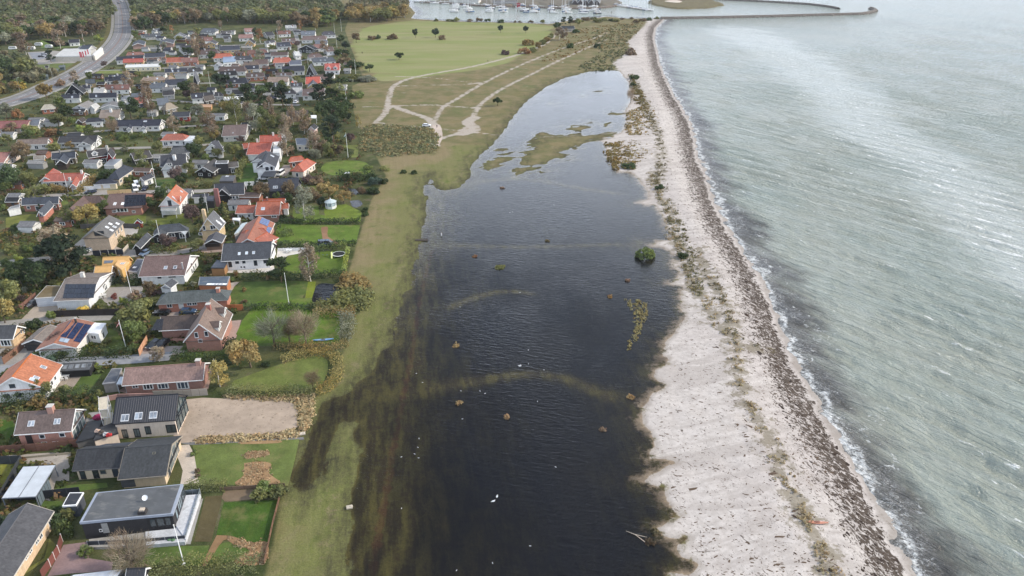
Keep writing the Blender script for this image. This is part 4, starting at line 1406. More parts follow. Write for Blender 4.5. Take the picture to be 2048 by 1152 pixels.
mb.build('satellite_dish', 'metal', h.root, lin((236,236,236)))
h = H('small black flat-roofed shed with a white roof edge behind the black fence', 'black shed with white edge', cat='shed', name='shed', group='sheds and garages')
h.flat([(488,600),(600,592),(660,490),(548,492)], 2.7,(46,48,54),(74,78,86),(236,236,236), f=cA)
h = H('carport with weathered translucent sheet roof on a dark frame beside the gravel drive', 'translucent carport', cat='carport', name='carport', group='sheds and garages')
h.flat([(10,540),(282,526),(440,275),(182,288)], 2.6,(190,196,202),(70,74,80),(110,116,124), f=cA, open_=True, rm='rib', rim=0.15, tk=0.16)
for k in range(4):
	t0, t1 = k / 4 + 0.03,(k + 1) / 4 - 0.03
	A_, B_ = G(cA(290,528),0)[:2], G(cA(440,275),2.6)[:2]
A_, B_ = h.foot[0][1], h.foot[0][2]
for k in range(5):
	P0, P1 = A_ + (B_ - A_) * (0.05 + k * 0.11), A_ + (B_ - A_) * (0.05 + (k + 0.85) * 0.11)
	MB().bar((*P0,1.2),(*P1,1.2),0.06,2.2).build('side_panel', 'paint', h.root, lin((96,108,116)))
MB().bar((*((h.foot[0][0] + h.foot[0][1]) / 2),2.66),(*((h.foot[0][2] + h.foot[0][3]) / 2),2.66),0.12,0.06).build('ridge_bar', 'paint', h.root, lin((120,124,130)))
h = H('white and grey flat carport roof at the bottom edge below the red drive', 'white carport by the hedge', cat='carport', name='carport', group='sheds and garages')
h.flat([(530,1190),(920,1175),(985,1092),(560,1142)], 2.6,(196,200,206),(70,74,80),(70,76,84), f=cA, rm='rib')
h = H('black ribbed garage roof with white verge at the bottom edge beside the hedge', 'black garage by the hedge', cat='garage', name='garage', group='sheds and garages')
h.gable((1000,1092),(1145,1088),(950,1190),3.6,2.4,(48,48,52), WHITE, f=cA, rm='rib', win=False, trim=TRIM)

# ---------------- second row
h = H('new house with steep black metal roof, glazed gable and three double skylights', 'steep black-roofed new house')
h.gable((918,612),(1405,582),(905,818),7.2,3.9,(40,42,50),(222,206,190), f=cB, rm='rib', win=False, trim=(34,36,42), oh=0.3)
h.win([(985,897,1.1,2.1),(1080,888,1.2,2.1),(1166,868,1.1,2.0),(1350,855,2.0,2.0)], f=cB, col=(46,48,50), glass=(80,86,88), mull=2)
h.glaze(1)
h.sky([(970,772),(1000,770),(1078,757),(1106,755),(1193,750),(1222,748)], 0.8,1.5, f=cB)
W_ = h.walls[0]
h.flat([(735,948),(932,888),(905,800),(770,852)], 2.9,(44,45,48),(222,204,186),(50,50,54), f=cB)
h = H('brick bungalow with mottled brown roof, brick chimney and a white glazed gable', 'mottled brown-roofed brick bungalow')
h.gable((150,728),(592,700),(122,903),6.0,3.3,(118,100,94),(182,112,84), f=cB, wm='brick', win=False)
h.win([(332,917,1.1,1.0),(490,905,1.1,1.0)], f=cB)
h.win([(350,968,1.1,0.6),(440,965,1.2,0.6)], f=cB)
h.win([(232,940,1.2,2.0)], f=cB, door=(50,40,38))
h.glaze(1, TRIM, (110,124,128))
h.sky([(235,817),(258,815),(440,800),(462,798)], 0.7,1.2, f=cB)
h.chimney((405,715), f=cB, sz=1.1, hgt=1.2, col=(176,120,96))
h = H('black flat-roofed link carport between the brick bungalow and the black-roofed house', 'black link carport', cat='carport', name='carport', group='sheds and garages')
h.flat([(595,962),(738,925),(815,785),(692,800)], 2.7,(42,44,48),(90,88,86),(44,46,50), f=cB)
h = H('long pinkish-brown tiled brick bungalow with white bay windows and gable chimney', 'long pink-brown bungalow')
h.gable((985,380),(1612,336),(985,515),5.0,2.8,(158,126,116),(158,104,84), f=cB, wm='brick', win=False)
h.win([(1065,523,1.3,0.8)], f=cB)
h.win([(1167,525,2.2,1.4),(1285,520,2.4,1.4),(1440,514,2.6,1.9)], f=cB, mull=3)
h.chimney((1565,345), f=cB, sz=1.0, hgt=1.0, col=(170,120,100))
h.flat([(805,502),(915,490),(962,378),(880,382)], 2.6,(72,76,84),(150,144,138),(150,150,152), f=cB)
h.flat([(915,505),(985,503),(990,445),(945,447)], 2.5,(196,206,214), WHITE, (180,186,190), f=cB, open_=True, rim=0.08)
h = H('white gabled house with bright orange tiled roof and white garden furniture', 'white house with bright orange roof')
h.gable((95,448),(245,266),(466,386),6.6,3.2,(222,128,72),(228,228,226), f=cB, win=False)
h.win([(97,520,1.2,1.0),(55,600,1.3,1.1),(150,592,1.3,1.1)], f=cB, col=(60,60,62), mull=2)
h.win([(430,450,1.0,1.8),(405,490,1.0,1.8)], f=cB)
h.sky([(342,372),(258,470),(285,455)], 1.0,1.3, f=cB, mull=2)
h = H('low black shed with ribbed dark roof behind the white patio furniture', 'low ribbed black shed', cat='shed', name='shed', group='sheds and garages')
h.gable((470,347),(725,334),(468,402),2.9,2.1,(86,88,90),(38,38,40), f=cB, rm='rib', win=False, trim=(50,50,52))
h.sky([(510,372),(560,368),(610,364),(660,360),(705,356)], 1.0,1.2, f=cB, col=(120,122,124), glass=(110,114,118))

# ---------------- third row
h = H('low red-roofed white house with three long dark solar arrays', 'red-roofed house with solar arrays')
h.gable((425,183),(590,-15),(602,217),4.3,2.7,(186,122,106),(224,222,218), f=cB, win=False)
h.win([(330,262,0.5,0.9)], f=cB)
for qd in (((555,10),(605,18),(520,140),(468,130)),((612,20),(665,30),(573,152),(525,142)),((668,32),(722,42),(632,180),(578,168))):
	h.solar(qd, 2,5, f=cB)
h.solar(((478,140),(552,152),(530,182),(462,170)),2,1, f=cB, col=(150,165,180))
h.flat([(680,97),(776,108),(836,24),(742,22)], 2.8,(226,228,230),(222,224,224), TRIM, f=cB, rm='rib', win=True)
h.chimney((600,20), f=cB, sz=0.4, hgt=1.2, col=(70,66,64))
h = H('brown gabled carport on white posts with a parked car inside', 'brown gabled carport', cat='carport', name='carport', group='sheds and garages')
h.gable((262,150),(392,36),(186,172),3.6,2.3,(142,130,120),(60,60,62), f=cB, win=False)
h = H('grey-roofed yellow brick house cut off by the left edge, third row', 'yellow brick house at the edge')
h.gable((-150,48),(130,42),(100,150),4.9,2.7,(84,86,90),(206,166,112), f=cB, wm='brick', win=False)
h.win([(45,180,2.6,1.8)], f=cB)
h.win([(165,90,0.5,1.3),(185,85,0.5,1.3)], f=cB)
h = H('white house with a full grid of solar panels on its grey front roof', 'white solar-panelled house')
h.gable((515,502),(786,491),(482,682),5.4,3.0,(136,124,116),(220,222,224), f=cD, win=False)
h.solar(((518,545),(760,545),(738,655),(495,658)),9,3, f=cD, col=(40,46,58))
h.win([(820,560,2.2,1.2),(840,600,2.0,1.6)], f=cD)
h.flat([(270,657),(442,645),(502,558),(366,556)], 2.7,(112,98,70),(198,202,208),(206,206,204), f=cD)
h.win([(335,680,2.4,1.9),(405,675,2.0,1.9)], f=cD, door=(206,210,216))
h.chimney((655,492), f=cD, col=(216,212,204), sz=0.9, hgt=1.4, wm='wall')
h = H('tan plywood house under renovation with a tilted square roof and skylight', 'tan plywood house')
h.gable((470,150),(1000,125),(640,340),5.4,3.2,(206,164,104),(214,172,112), f=cP, rm='paint', win=False, trim=(226,188,130))
h.gable((310,335),(660,320),(215,530),4.6,2.7,(212,168,108),(206,170,124), f=cP, rm='paint', win=False)
h.flat([(850,395),(715,300),(800,178),(1010,245)], 4.6,(222,178,124),(206,166,104),(226,184,130), f=cP, rm='paint', rim=0.05)
h.sky([(872,278)], 1.2,1.2, f=cP, glass=(120,118,112), mull=2)
h.win([(812,480,1.0,2.4)], f=cP)
h.win([(700,480,1.0,1.8),(690,540,1.0,1.0)], f=cP)
h.win([(595,580,0.8,1.6)], f=cP, mull=2)
h.solar(((500,215),(690,210),(660,265),(490,280)),3,1, f=cP, col=(110,118,130))
h = H('slate-blue flat garage roof with a white dome between plywood and brown-roofed houses', 'slate-blue flat garage', cat='garage', name='garage', group='sheds and garages')
h.flat([(975,430),(1165,445),(1320,185),(1180,180)], 2.8,(62,66,80),(206,204,204),(190,190,194), f=cP)
h.sky([(1120,358)], 1.0,1.0, f=cP, col=(238,238,238), glass=(230,232,234))
h = H('white house with steep brown tiled roof, two skylights and a steel flue', 'brown-roofed white house with flue')
h.gable((1140,328),(1496,316),(1140,485),6.2,3.0,(126,100,94),(226,226,224), f=cD, win=False)
h.win([(1255,490,1.0,0.8),(1355,482,2.0,0.8)], f=cD, col=(50,44,42))
h.win([(1505,390,1.2,1.2),(1530,440,1.0,1.8),(1545,420,1.0,1.8),(1515,460,1.0,1.8)], f=cD)
h.sky([(1305,415),(1380,412)], 1.0,1.2, f=cD)
h.chimney((1442,425), f=cD, sz=0.3, hgt=1.9, col=(170,170,172), wm='metal')
h = H('white house with plain charcoal roof and three small skylights above a pale terrace', 'charcoal-roofed white house')
h.gable((342,228),(723,209),(338,364),6.4,3.2,(78,82,90),(232,232,232), f=cE, win=False)
h.win([(395,388,1.0,1.9),(595,376,1.0,1.9)], f=cE, col=(70,72,76))
h.win([(450,372,1.1,1.0),(503,370,0.9,0.9),(690,366,2.4,1.1)], f=cE, col=(70,72,76))
h.sky([(467,305),(525,300),(580,297)], 0.8,1.1, f=cE)
h.flat([(240,416),(348,416),(374,368),(290,352)], 2.7,(60,66,78),(160,120,80),(60,64,70), f=cE, wm='clad')
h.board([(728,330),(745,260),(752,262),(735,335)], 0,3.0, 'wall', (230,230,230), f=cE, name='side_wall')
h = H('orange brick bungalow with hipped grey-green roof and a strip of white rooflights', 'orange brick hipped bungalow')
h.gable((1330,610),(1710,585),(1430,692),4.8,2.8,(98,106,106),(188,104,66), hip=3.0, f=cD, wm='brick', win=False, rm='tiles', trim=(150,152,150))
h.flat([(1560,548),(1788,552),(1812,482),(1572,488)], 3.2,(70,82,96),(184,120,84),(140,142,144), f=cD)
for k in range(6):
	h.sky([(1642 + k * 26,546)], 0.9,1.0, f=cD, col=(236,238,240), glass=(226,230,234))
h.win([(1335,714,1.4,1.2),(1492,700,1.3,1.0),(1532,697,1.3,1.0)], f=cD, mull=2)
h.win([(1426,710,1.3,2.0)], f=cD, door=(228,228,226))
h.chimney((1720,600), f=cD, col=(196,110,76), sz=0.9, hgt=0.9)
h = H('small white garage with slate gabled roof behind the orange brick bungalow', 'small slate-roofed garage', cat='garage', name='garage', group='sheds and garages')
h.gable((1300,545),(1358,500),(1352,570),3.6,2.5,(84,88,96),(216,220,224), f=cD, win=False)
h.win([(1302,590,2.2,1.6)], f=cD, door=(228,230,232))
h = H('big brick house with steep tan gable, white verges and two glazed dormers', 'big steep-gabled brick house')
h.gable((1565,855),(1665,658),(1748,970),8.0,3.3,(142,118,104),(168,108,84), f=cD, wm='brick', win=False)
h.gable((1268,802),(1580,786),(1182,915),4.9,2.7,(96,82,76),(156,102,82), f=cD, wm='brick', win=False)
h.win([(1547,945,0.9,1.6),(1625,935,0.9,1.6),(1578,990,1.0,1.0)], f=cD)
h.win([(1247,938,2.8,1.9)], f=cD, door=(226,226,224))
h.solar(((1240,820),(1290,816),(1277,908),(1185,912)),4,3, f=cD, col=(44,46,52))
h.dormer((1735,900),2.6,1.4, f=cD, rc=(104,86,80))
h.dormer((1775,790),2.6,1.4, f=cD, rc=(104,86,80))
h.chimney((1645,735), f=cD, sz=1.0, hgt=1.2, col=(160,84,64))
h.board([(1318,1000),(1750,1000),(1750,1006),(1318,1006)], 0,1.0, 'brick', (160,104,82), f=cD, name='garden_wall')

# ---------------- fourth row
h = H('tall yellow brick house with grey roof, five skylights and a rounded balcony', 'yellow brick balcony house')
h.gable((955,668),(1118,514),(1250,607),7.4,4.8,(118,116,114),(200,172,138), f=cF, wm='brick', win=False, trim=(150,146,140))
h.win([(1185,705,0.9,1.8),(1212,680,0.9,1.8),(1240,650,0.9,1.8)], f=cF)
h.win([(1015,700,3.0,1.6)], f=cF, col=(60,62,64), mull=3)
h.sky([(1130,604),(1096,638),(1141,668),(1203,601),(1172,634)], 1.1,1.1, f=cF, col=(228,230,232), glass=(214,220,226))
q = G(cF(1010,800));
mb = MB(); mb.prism([(q[0] + cos(a) * 2.6, q[1] + sin(a) * 1.5) for a in np.linspace(pi, 2 * pi, 9)], 2.6,2.75); mb.build('balcony', 'paint', h.root, lin((200,190,176)))
mb = MB()
arc = [(q[0] + cos(a) * 2.6, q[1] + sin(a) * 1.5) for a in np.linspace(pi, 2 * pi, 9)]
for a, b in zip(arc[:-1], arc[1:]):
	mb.bar((*a, 3.2),(*b, 3.2),0.06,0.85)
mb.build('balcony_rail', 'glass', h.root, lin((60,64,66)))
for k in (0,4,8):
	MB().tube((*arc[k], 0),(*arc[k], 2.6),0.1,0.1).build('post', 'paint', h.root, lin((220,216,208)))
h = H('broad house with blue-grey hipped roof, white entrance gable and black garage wing', 'blue-grey hipped house')
h.gable((1640,618),(1835,600),(1470,702),5.0,2.7,(88,94,102),(60,60,64), hip=2.5, f=cF, win=True)
h.gable((1388,812),(1508,692),(1452,826),3.9,2.5,(78,82,90),(36,36,38), f=cF, win=False)
h.gable((1610,700),(1660,640),(1700,718),3.9,2.6,(88,94,102),(48,48,50), f=cF, win=True)
h.flat([(1850,680),(1890,715),(1935,655),(1890,640)], 2.6,(206,212,214), WHITE, TRIM, f=cF, open_=True, rm='rib', rim=0.1)
h = H('red brick house with dark slate L-shaped roof and white garage beside the lawn', 'slate-roofed red brick house')
h.gable((225,340),(602,324),(188,412),4.7,2.7,(76,82,94),(158,92,70), f=cF, wm='brick')
h.gable((396,472),(502,364),(477,488),4.4,2.6,(82,90,102),(190,98,66), f=cF, wm='brick', win=False)
h.win([(365,512,1.1,1.6),(422,508,1.1,1.4)], f=cF, mull=2)
h.flat([(75,458),(205,432),(200,400),(105,428)], 2.6,(120,122,122),(224,224,222),(200,200,200), f=cF, win=False)
h = H('brown hipped house with a wide angled roof behind the orange oak', 'brown angled hipped house')
h.gable((720,440),(862,316),(822,490),4.8,2.5,(118,94,88),(120,84,70), hip=1.2, f=cF, wm='brick', win=False, trim=(140,120,110))
h.gable((868,322),(1015,314),(1088,382),4.7,2.6,(112,90,84),(150,92,70), hip=1.4, f=cF, wm='brick', trim=(150,130,120))
h = H('brown-roofed brick house with one big black solar field and two white skylights', 'house with black solar field')
h.gable((1118,298),(1502,285),(1122,447),5.8,2.9,(124,98,90),(168,104,80), f=cF, wm='brick', win=False, trim=None)
h.solar(((1282,308),(1497,302),(1492,412),(1268,432)),7,3, f=cF, col=(34,36,44))
h.sky([(1177,398),(1257,396)], 1.0,1.5, f=cF, col=(236,236,236), glass=(216,220,224))
h.win([(1250,462,4.0,1.4),(1170,475,1.4,1.0),(1370,478,1.2,1.0)], f=cF, mull=3)
h = H('narrow white house with steep orange roof and a dark-fronted terrace porch', 'steep orange-roofed white house')
h.gable((1712,318),(1805,200),(1920,302),7.2,3.6,(222,124,80),(230,230,228), f=cF, win=False)
h.win([(1738,392,1.2,2.2)], f=cF, col=(60,60,62), mull=2)
h.win([(1870,410,0.9,1.3),(1900,380,0.9,1.3)], f=cF)
h.sky([(1775,332),(1800,352),(1858,272)], 0.9,1.0, f=cF)
h.flat([(1645,462),(1800,470),(1815,425),(1655,420)], 2.8,(150,152,150), WHITE, (220,220,218), f=cF, open_=True, rim=0.1)
h.dormer((1850,375),1.8,1.2, f=cF, rc=(226,112,66), wc=(222,130,90))
h = H('white house with red L-shaped roof and a white pole before it', 'red L-shaped house')
h.gable((470,92),(866,80),(420,173),4.6,2.6,(206,100,86),(216,216,214), f=cF)
h.gable((455,120),(548,34),(432,140),4.4,2.6,(196,96,84),(216,216,214), f=cF, win=False)
h.gable((738,192),(780,120),(790,190),3.9,2.6,(206,104,88),(196,198,200), f=cF, win=False)
h.chimney((840,84), f=cF, col=(226,222,216), wm='wall')
h.chimney((718,158), f=cF, col=(216,212,206), wm='wall')
h = H('house with navy hipped roof and yellow brick walls beside a double garage', 'navy hipped yellow house')
h.gable((1178,778),(1272,718),(1250,842),5.2,2.8,(62,68,82),(206,184,150), hip=3.2, f=cH, wm='brick', trim=(220,216,208))
h = H('double garage with navy hipped roof and two white doors facing the lane', 'navy double garage', cat='garage', name='garage', group='sheds and garages')
h.gable((1030,868),(1128,863),(930,915),3.9,2.5,(58,62,76),(214,200,172), hip=2.2, f=cH, win=False)
h.win([(998,935,2.5,1.9),(1090,930,2.5,1.9)], f=cH, door=(226,226,226))
h = H('white cottage annex with small dark gabled roof beside the motor home', 'white annex by the motor home', cat='garage', name='garage', group='sheds and garages')
h.gable((1440,845),(1545,800),(1420,885),3.9,2.5,(66,70,82),(228,228,226), f=cH)
h = H('black and white chalet-roofed house with white chimney and front gable', 'white-chimneyed chalet house')
h.gable((1640,622),(1905,602),(1640,735),6.6,3.6,(70,72,80),(222,222,222), f=cH, win=False)
h.gable((1700,700),(1745,600),(1790,725),6.0,3.4,(66,68,76),(224,224,224), f=cH, win=False)
h.win([(1735,712,2.0,1.2),(1910,700,1.0,1.2)], f=cH)
h.gable((1775,545),(1880,530),(1740,605),5.6,3.0,(92,96,102),(200,200,200), hip=2, f=cH, win=False)
h.chimney((1790,660), f=cH, col=(230,230,228), sz=1.1, hgt=1.8, wm='wall')
h = H('black house with stepped grey roof edged in white boards and white windows', 'black house with stepped white edge')
h.gable((1340,595),(1525,566),(1250,690),4.9,2.7,(84,80,78),(42,40,42), f=cH, win=False)
h.win([(1345,690,1.0,1.2),(1395,690,0.9,1.4),(1430,690,0.9,1.4),(1480,680,1.2,1.2)], f=cH)
h.flat([(1060,720),(1165,720),(1250,655),(1130,655)], 2.6,(112,118,126),(200,200,198),(210,210,208), f=cH, rm='rib')
h = H('dark red wooden house with black roof, white dormers and red cross wing', 'red wooden house with white dormers')
h.gable((885,578),(1090,548),(862,640),5.8,3.2,(72,70,74),(128,40,38), f=cH, wm='clad')
h.gable((1108,590),(1140,545),(1132,612),5.6,3.0,(72,70,74),(140,44,42), f=cH, wm='clad', win=False)
h.dormer((975,622),2.2,1.3, f=cH)
h.chimney((1098,548), f=cH, col=(200,196,190), wm='wall')
h = H('low cabin with dark blue cross-gabled roof and a steel flue', 'dark blue cross-gabled cabin')
h.gable((530,598),(772,582),(512,660),4.8,2.8,(66,74,88),(92,82,66), f=cH, wm='clad')
h.gable((612,662),(660,590),(690,690),4.6,2.7,(70,78,92),(60,50,44), f=cH, wm='clad', win=False)
h.chimney((618,600), f=cH, sz=0.35, hgt=1.6, col=(120,120,122), wm='metal')
h = H('small beige-roofed outhouse with a yellow brick end wall', 'beige-roofed outhouse')
h.gable((345,622),(455,616),(352,652),3.9,2.5,(164,154,142),(206,160,86), f=cH, win=False)
h = H('pinkish red-roofed house cut off by the left edge behind a russet tree', 'pink-roofed edge house')
h.gable((-60,592),(110,586),(130,688),4.8,2.6,(176,112,98),(196,180,168), f=cH)
h = H('long white house with black roof and white front gable near the rust hedge', 'long black-roofed white house')
h.gable((610,425),(1002,414),(590,492),4.8,2.7,(70,70,74),(226,226,224), f=cH)
h.gable((850,478),(905,424),(948,502),4.5,2.6,(74,74,78),(228,228,226), f=cH)
h = H('low brown-roofed white bungalow under a russet tree on the left', 'low brown-roofed bungalow')
h.gable((175,458),(492,448),(158,512),4.5,2.6,(142,124,114),(222,220,216), f=cH)
h = H('white house with salmon red hipped roof and white glass annex', 'salmon hipped house')
h.gable((1710,402),(1868,398),(1640,468),4.8,2.7,(204,112,96),(226,226,224), hip=2.4, f=cH)
h.flat([(1880,470),(2010,480),(2040,420),(1920,415)], 3.0,(200,204,206),(222,224,224), TRIM, f=cH, win=True)
h = H('long white house with navy roof and three glazed bays', 'long navy-roofed white house')
h.gable((1185,258),(1655,250),(1172,325),4.9,2.7,(52,56,72),(228,228,228), f=cH)
h.gable((1315,330),(1330,290),(1345,338),3.7,2.6,(56,60,74),(228,228,228), f=cH, win=True)
h.gable((1462,318),(1475,285),(1500,330),3.7,2.6,(56,60,74),(228,228,228), f=cH, win=True)
h.sky([(1487,270)], 1.6,1.0, f=cH)
h = H('white house with thick grey-brown thatch and a white chimney stripe', 'thatched house with white stripe')
h.gable((1030,155),(1235,146),(1015,240),5.6,2.8,(128,116,106),(222,222,220), f=cH, rm='felt', trim=None)
h.chimney((1138,172), f=cH, col=(226,226,222), sz=1.1, hgt=1.6, wm='wall')
h = H('small house with dark hip roof and tall white windows by the thatched house', 'small dark-hipped house')
h.gable((900,240),(1010,232),(868,282),4.6,2.8,(58,62,74),(226,226,226), hip=1.6, f=cH)
h.gable((800,250),(850,225),(780,280),4.2,2.6,(76,66,62),(90,76,66), f=cH, win=False)
h = H('white house with bleached grey roof and a bright white gable side', 'bleached grey-roofed house')
h.gable((800,105),(905,58),(745,135),4.8,2.7,(150,146,142),(228,228,226), f=cH)
h.gable((930,110),(985,80),(880,160),4.4,2.6,(206,206,204),(228,228,226), f=cH, win=False)
h.sky([(815,160)], 1.2,0.8, f=cH)
h = H('white-fasciaed house with shallow grey gable roof behind the thatched house', 'shallow grey-gabled house')
h.gable((1120,98),(1150,62),(1020,135),4.4,2.8,(126,124,124),(226,226,224), f=cH)
h = H('brick-red long roof beside a grey solar roof on the left edge', 'long brick-red roof house')
h.gable((-40,270),(305,258),(280,335),4.8,2.7,(150,82,76),(190,170,150), f=cH, trim=None)
h.gable((315,255),(410,250),(330,310),4.4,2.6,(110,118,130),(220,220,220), f=cH)
h = H('bungalow with pale sand-coloured hipped roof near the main road', 'sand-coloured hipped bungalow')
h.gable((455,100),(520,95),(395,152),4.6,2.6,(196,188,170),(170,110,88), hip=2.0, f=cH)
h = H('dark slate bungalow with white awnings before a row of birches', 'slate bungalow with awnings')
h.gable((1765,178),(1945,170),(1765,228),4.4,2.6,(70,74,82),(150,60,52), f=cH)
h = H('brown thatched hip-roofed house among trees', 'brown thatched hip house')
h.gable((1700,85),(1745,75),(1620,152),5.6,2.6,(126,116,102),(120,112,100), hip=2.6, f=cH, rm='felt')
h = H('little house with brick-red roof between dark oak and rust birch', 'little brick-red house')
h.gable((1362,32),(1480,24),(1368,92),4.6,2.7,(176,94,74),(70,74,86), f=cH)

# ---------------- right part of the fourth and fifth rows
h = H('house with orange-red main roof, tall chimney and white verandas behind the solar hip roofs', 'orange-red veranda house')
h.gable((790,378),(1032,372),(777,515),6.0,2.9,(206,104,70),(150,100,78), f=cG, wm='brick', win=False)
h.gable((590,416),(776,412),(584,496),4.0,2.6,(196,98,68),(214,214,212), f=cG)
h.gable((1040,396),(1110,392),(1042,450),4.2,2.7,(212,108,76),(228,228,228), f=cG)
h.gable((850,350),(1075,344),(848,385),5.2,3.2,(212,106,74),(214,206,196), f=cG, win=False)
h.win([(962,525,1.8,1.0)], f=cG)
h.sky([(850,448)], 1.3,1.3, f=cG)
h.chimney((895,360), f=cG, sz=0.5, hgt=1.0)
h = H('salmon-tiled cross-hipped house with big blue solar panels and a pale glass side', 'cross-hipped solar house')
h.gable((560,690),(800,228),(1130,480),5.4,2.7,(196,118,98),(170,112,90), f=cW, wm='brick', win=False, w=9.5)
h.gable((700,440),(720,395),(850,440),5.2,3.6,(202,112,92),(214,210,204), f=cW, win=False, w=5.5)
h.gable((540,520),(880,470),(640,640),4.6,2.6,(200,108,88),(162,106,84), hip=1.8, f=cW, wm='brick', w=7.0)
h.gable((720,700),(960,560),(1060,720),4.4,2.6,(204,108,86),(170,112,90), hip=1.0, f=cW, wm='brick', win=False, w=7.0)
h.solar(((850,262),(1025,320),(975,440),(800,372)),3,4, f=cW, col=(62,84,130))
h.solar(((975,450),(1065,470),(1010,580),(925,565)),2,2, f=cW, col=(62,84,130))
h.flat([(290,590),(370,560),(560,350),(450,375)], 2.8,(176,190,194),(150,150,150),(190,196,198), f=cW, rm='rib', rim=0.1)
h = H('white pergola roof of open slats between two houses', 'white pergola', cat='pergola', name='pergola', group='sheds and garages')
h.flat([(250,300),(400,320),(420,262),(260,262)], 2.6,(232,234,234), WHITE, TRIM, f=cW, open_=True, rm='rib', rim=0.1)
h = H('yellow brick gabled house with grey roof, tall chimney and white gable windows', 'yellow gabled house with tall chimney')
h.gable((278,545),(345,466),(476,574),8.0,3.8,(112,114,118),(206,176,120), f=cG, wm='brick', win=False)
h.win([(248,645,0.9,1.7),(325,640,0.9,1.7),(210,705,1.2,0.9),(350,635,0.8,1.4)], f=cG)
h.win([(440,620,0.9,1.3),(462,600,0.9,1.3)], f=cG)
h.sky([(385,582),(410,600),(425,555),(440,572)], 1.0,1.3, f=cG, col=(230,232,234), glass=(208,214,222))
q = G(cG(285,700)); MB().box(q, 0.5,0.5,0,8.6).build('chimney', 'brick', h.root, lin((214,180,124)))
h = H('carport with dark hipped roof and white front gable before the yellow gabled house', 'white-gabled carport', cat='carport', name='carport', group='sheds and garages')
h.gable((330,758),(372,684),(432,792),4.0,2.6,(88,90,98),(120,100,86), f=cG, win=False)
h.win([(330,810,4.4,1.9)], f=cG, door=(52,46,44))
h = H('dark slate house with brick dormer wall, red brick chimney and a ribbon window', 'slate house with brick dormer')
h.gable((352,914),(656,898),(352,1030),6.4,3.0,(68,72,82),(150,120,104), f=cI, win=False)
h.win([(520,1050,3.4,1.2),(610,1046,3.0,1.2)], f=cI, mull=3)
h.gable((428,960),(470,925),(480,1040),5.6,3.2,(76,80,88),(40,38,40), f=cI, win=False, w=5)
h.win([(560,1072,1.2,0.9)], f=cI)
h.flat([(270,1085),(345,1085),(352,1030),(280,1030)], 2.8,(54,58,70),(60,58,58),(60,62,68), f=cI)
q = G(cI(398,1140)); MB().box(q, 0.75,0.5,0,6.8).build('chimney', 'brick', h.root, lin((156,88,78)))
h = H('white garage with dark flat roof left of the brick-dormer house', 'white garage with dark lid', cat='garage', name='garage', group='sheds and garages')
h.gable((125,1020),(288,1010),(106,1052),3.2,2.5,(72,76,86),(226,226,224), f=cI, win=True)
h = H('plain charcoal-roofed house with two skylights behind two bare trees', 'charcoal house behind bare trees')
h.gable((905,858),(1214,848),(902,985),6.2,2.8,(68,72,84),(72,70,72), f=cI, win=True, trim=(80,84,92))
h.sky([(965,945),(988,944),(1060,942),(1085,940)], 0.9,1.2, f=cI)
h = H('black flat carport with a white car in its open front', 'black flat carport', cat='carport', name='carport', group='sheds and garages')
h.flat([(825,832),(958,838),(1002,772),(872,776)], 2.7,(62,66,74),(60,60,62),(60,62,66), f=cI, open_=True)
h = H('modern white house with twin dark roofs and black square windows', 'modern white twin-roofed house')
h.gable((868,684),(912,575),(988,722),6.8,4.2,(72,74,82),(234,234,234), f=cI, win=False, trim=(234,234,234))
h.gable((800,650),(878,570),(742,690),6.2,4.6,(66,68,76),(234,234,234), f=cI, win=False, w=6.5)
h.win([(822,725,1.8,1.4),(892,755,1.2,1.4),(938,750,0.9,1.4)], f=cI, col=(36,36,38))
h.sky([(920,610),(945,625)], 1.2,1.6, f=cI, glass=(190,200,210))
h = H('orange-roofed white house with stepped roofs and white two-storey bay', 'stepped orange-red roof house')
h.gable((815,416),(1036,406),(812,488),6.4,4.0,(204,88,64),(226,222,218), f=cI, win=False)
h.gable((712,490),(945,486),(712,610),6.0,2.9,(208,90,64),(230,228,224), f=cI, win=False)
h.flat([(950,590),(1020,590),(1050,475),(955,480)], 4.2,(214,214,212),(230,230,230), TRIM, f=cI, win=True)
h.chimney((792,478), f=cI, col=(214,208,200), wm='wall'); h.chimney((955,410), f=cI, col=(214,208,200), wm='wall')
h.gable((640,500),(700,494),(618,555),3.8,2.5,(196,92,66),(96,62,50), f=cI)
h = H('orange hipped bungalow with two wings around a brick forecourt', 'orange two-winged bungalow')
h.gable((1210,712),(1300,650),(1288,770),5.0,2.7,(214,102,70),(214,200,186), hip=2.0, f=cI)
h.gable((1135,636),(1245,622),(1100,676),4.4,2.6,(214,106,74),(150,100,84), hip=1.2, f=cI)
h = H('house with plain grey-brown tiled roof and white verges under tall birches', 'grey-brown house under birches')
h.gable((448,312),(690,302),(452,440),5.8,2.8,(126,106,100),(200,196,190), f=cI)
h.sky([(543,388)], 0.6,0.8, f=cI)
h = H('small white chalet with grey A-shaped roof and yellow ground floor', 'small white A-roofed chalet')
h.gable((320,480),(392,468),(412,580),6.4,3.0,(86,88,96),(226,226,224), f=cI, win=False)
h.gable((322,500),(350,465),(405,578),6.0,3.2,(82,84,92),(228,226,220), f=cI, win=True)
h = H('low black house with white-edged zigzag gables and red maples in front', 'black house with zigzag gables')
h.gable((235,735),(352,655),(165,780),4.9,2.6,(78,76,76),(40,36,38), f=cI)
h.gable((360,700),(590,680),(365,745),4.6,2.7,(104,98,94),(46,42,44), f=cI)
h.flat([(360,700),(492,696),(498,668),(372,672)], 4.9,(86,84,84),(60,58,60), TRIM, f=cI)
h = H('low flat dark outbuilding with one white rooflight by the cut hedge', 'low dark outbuilding', cat='shed', name='shed', group='sheds and garages')
h.flat([(400,880),(545,880),(572,822),(430,825)], 2.7,(74,76,82),(90,84,78),(96,96,98), f=cI)
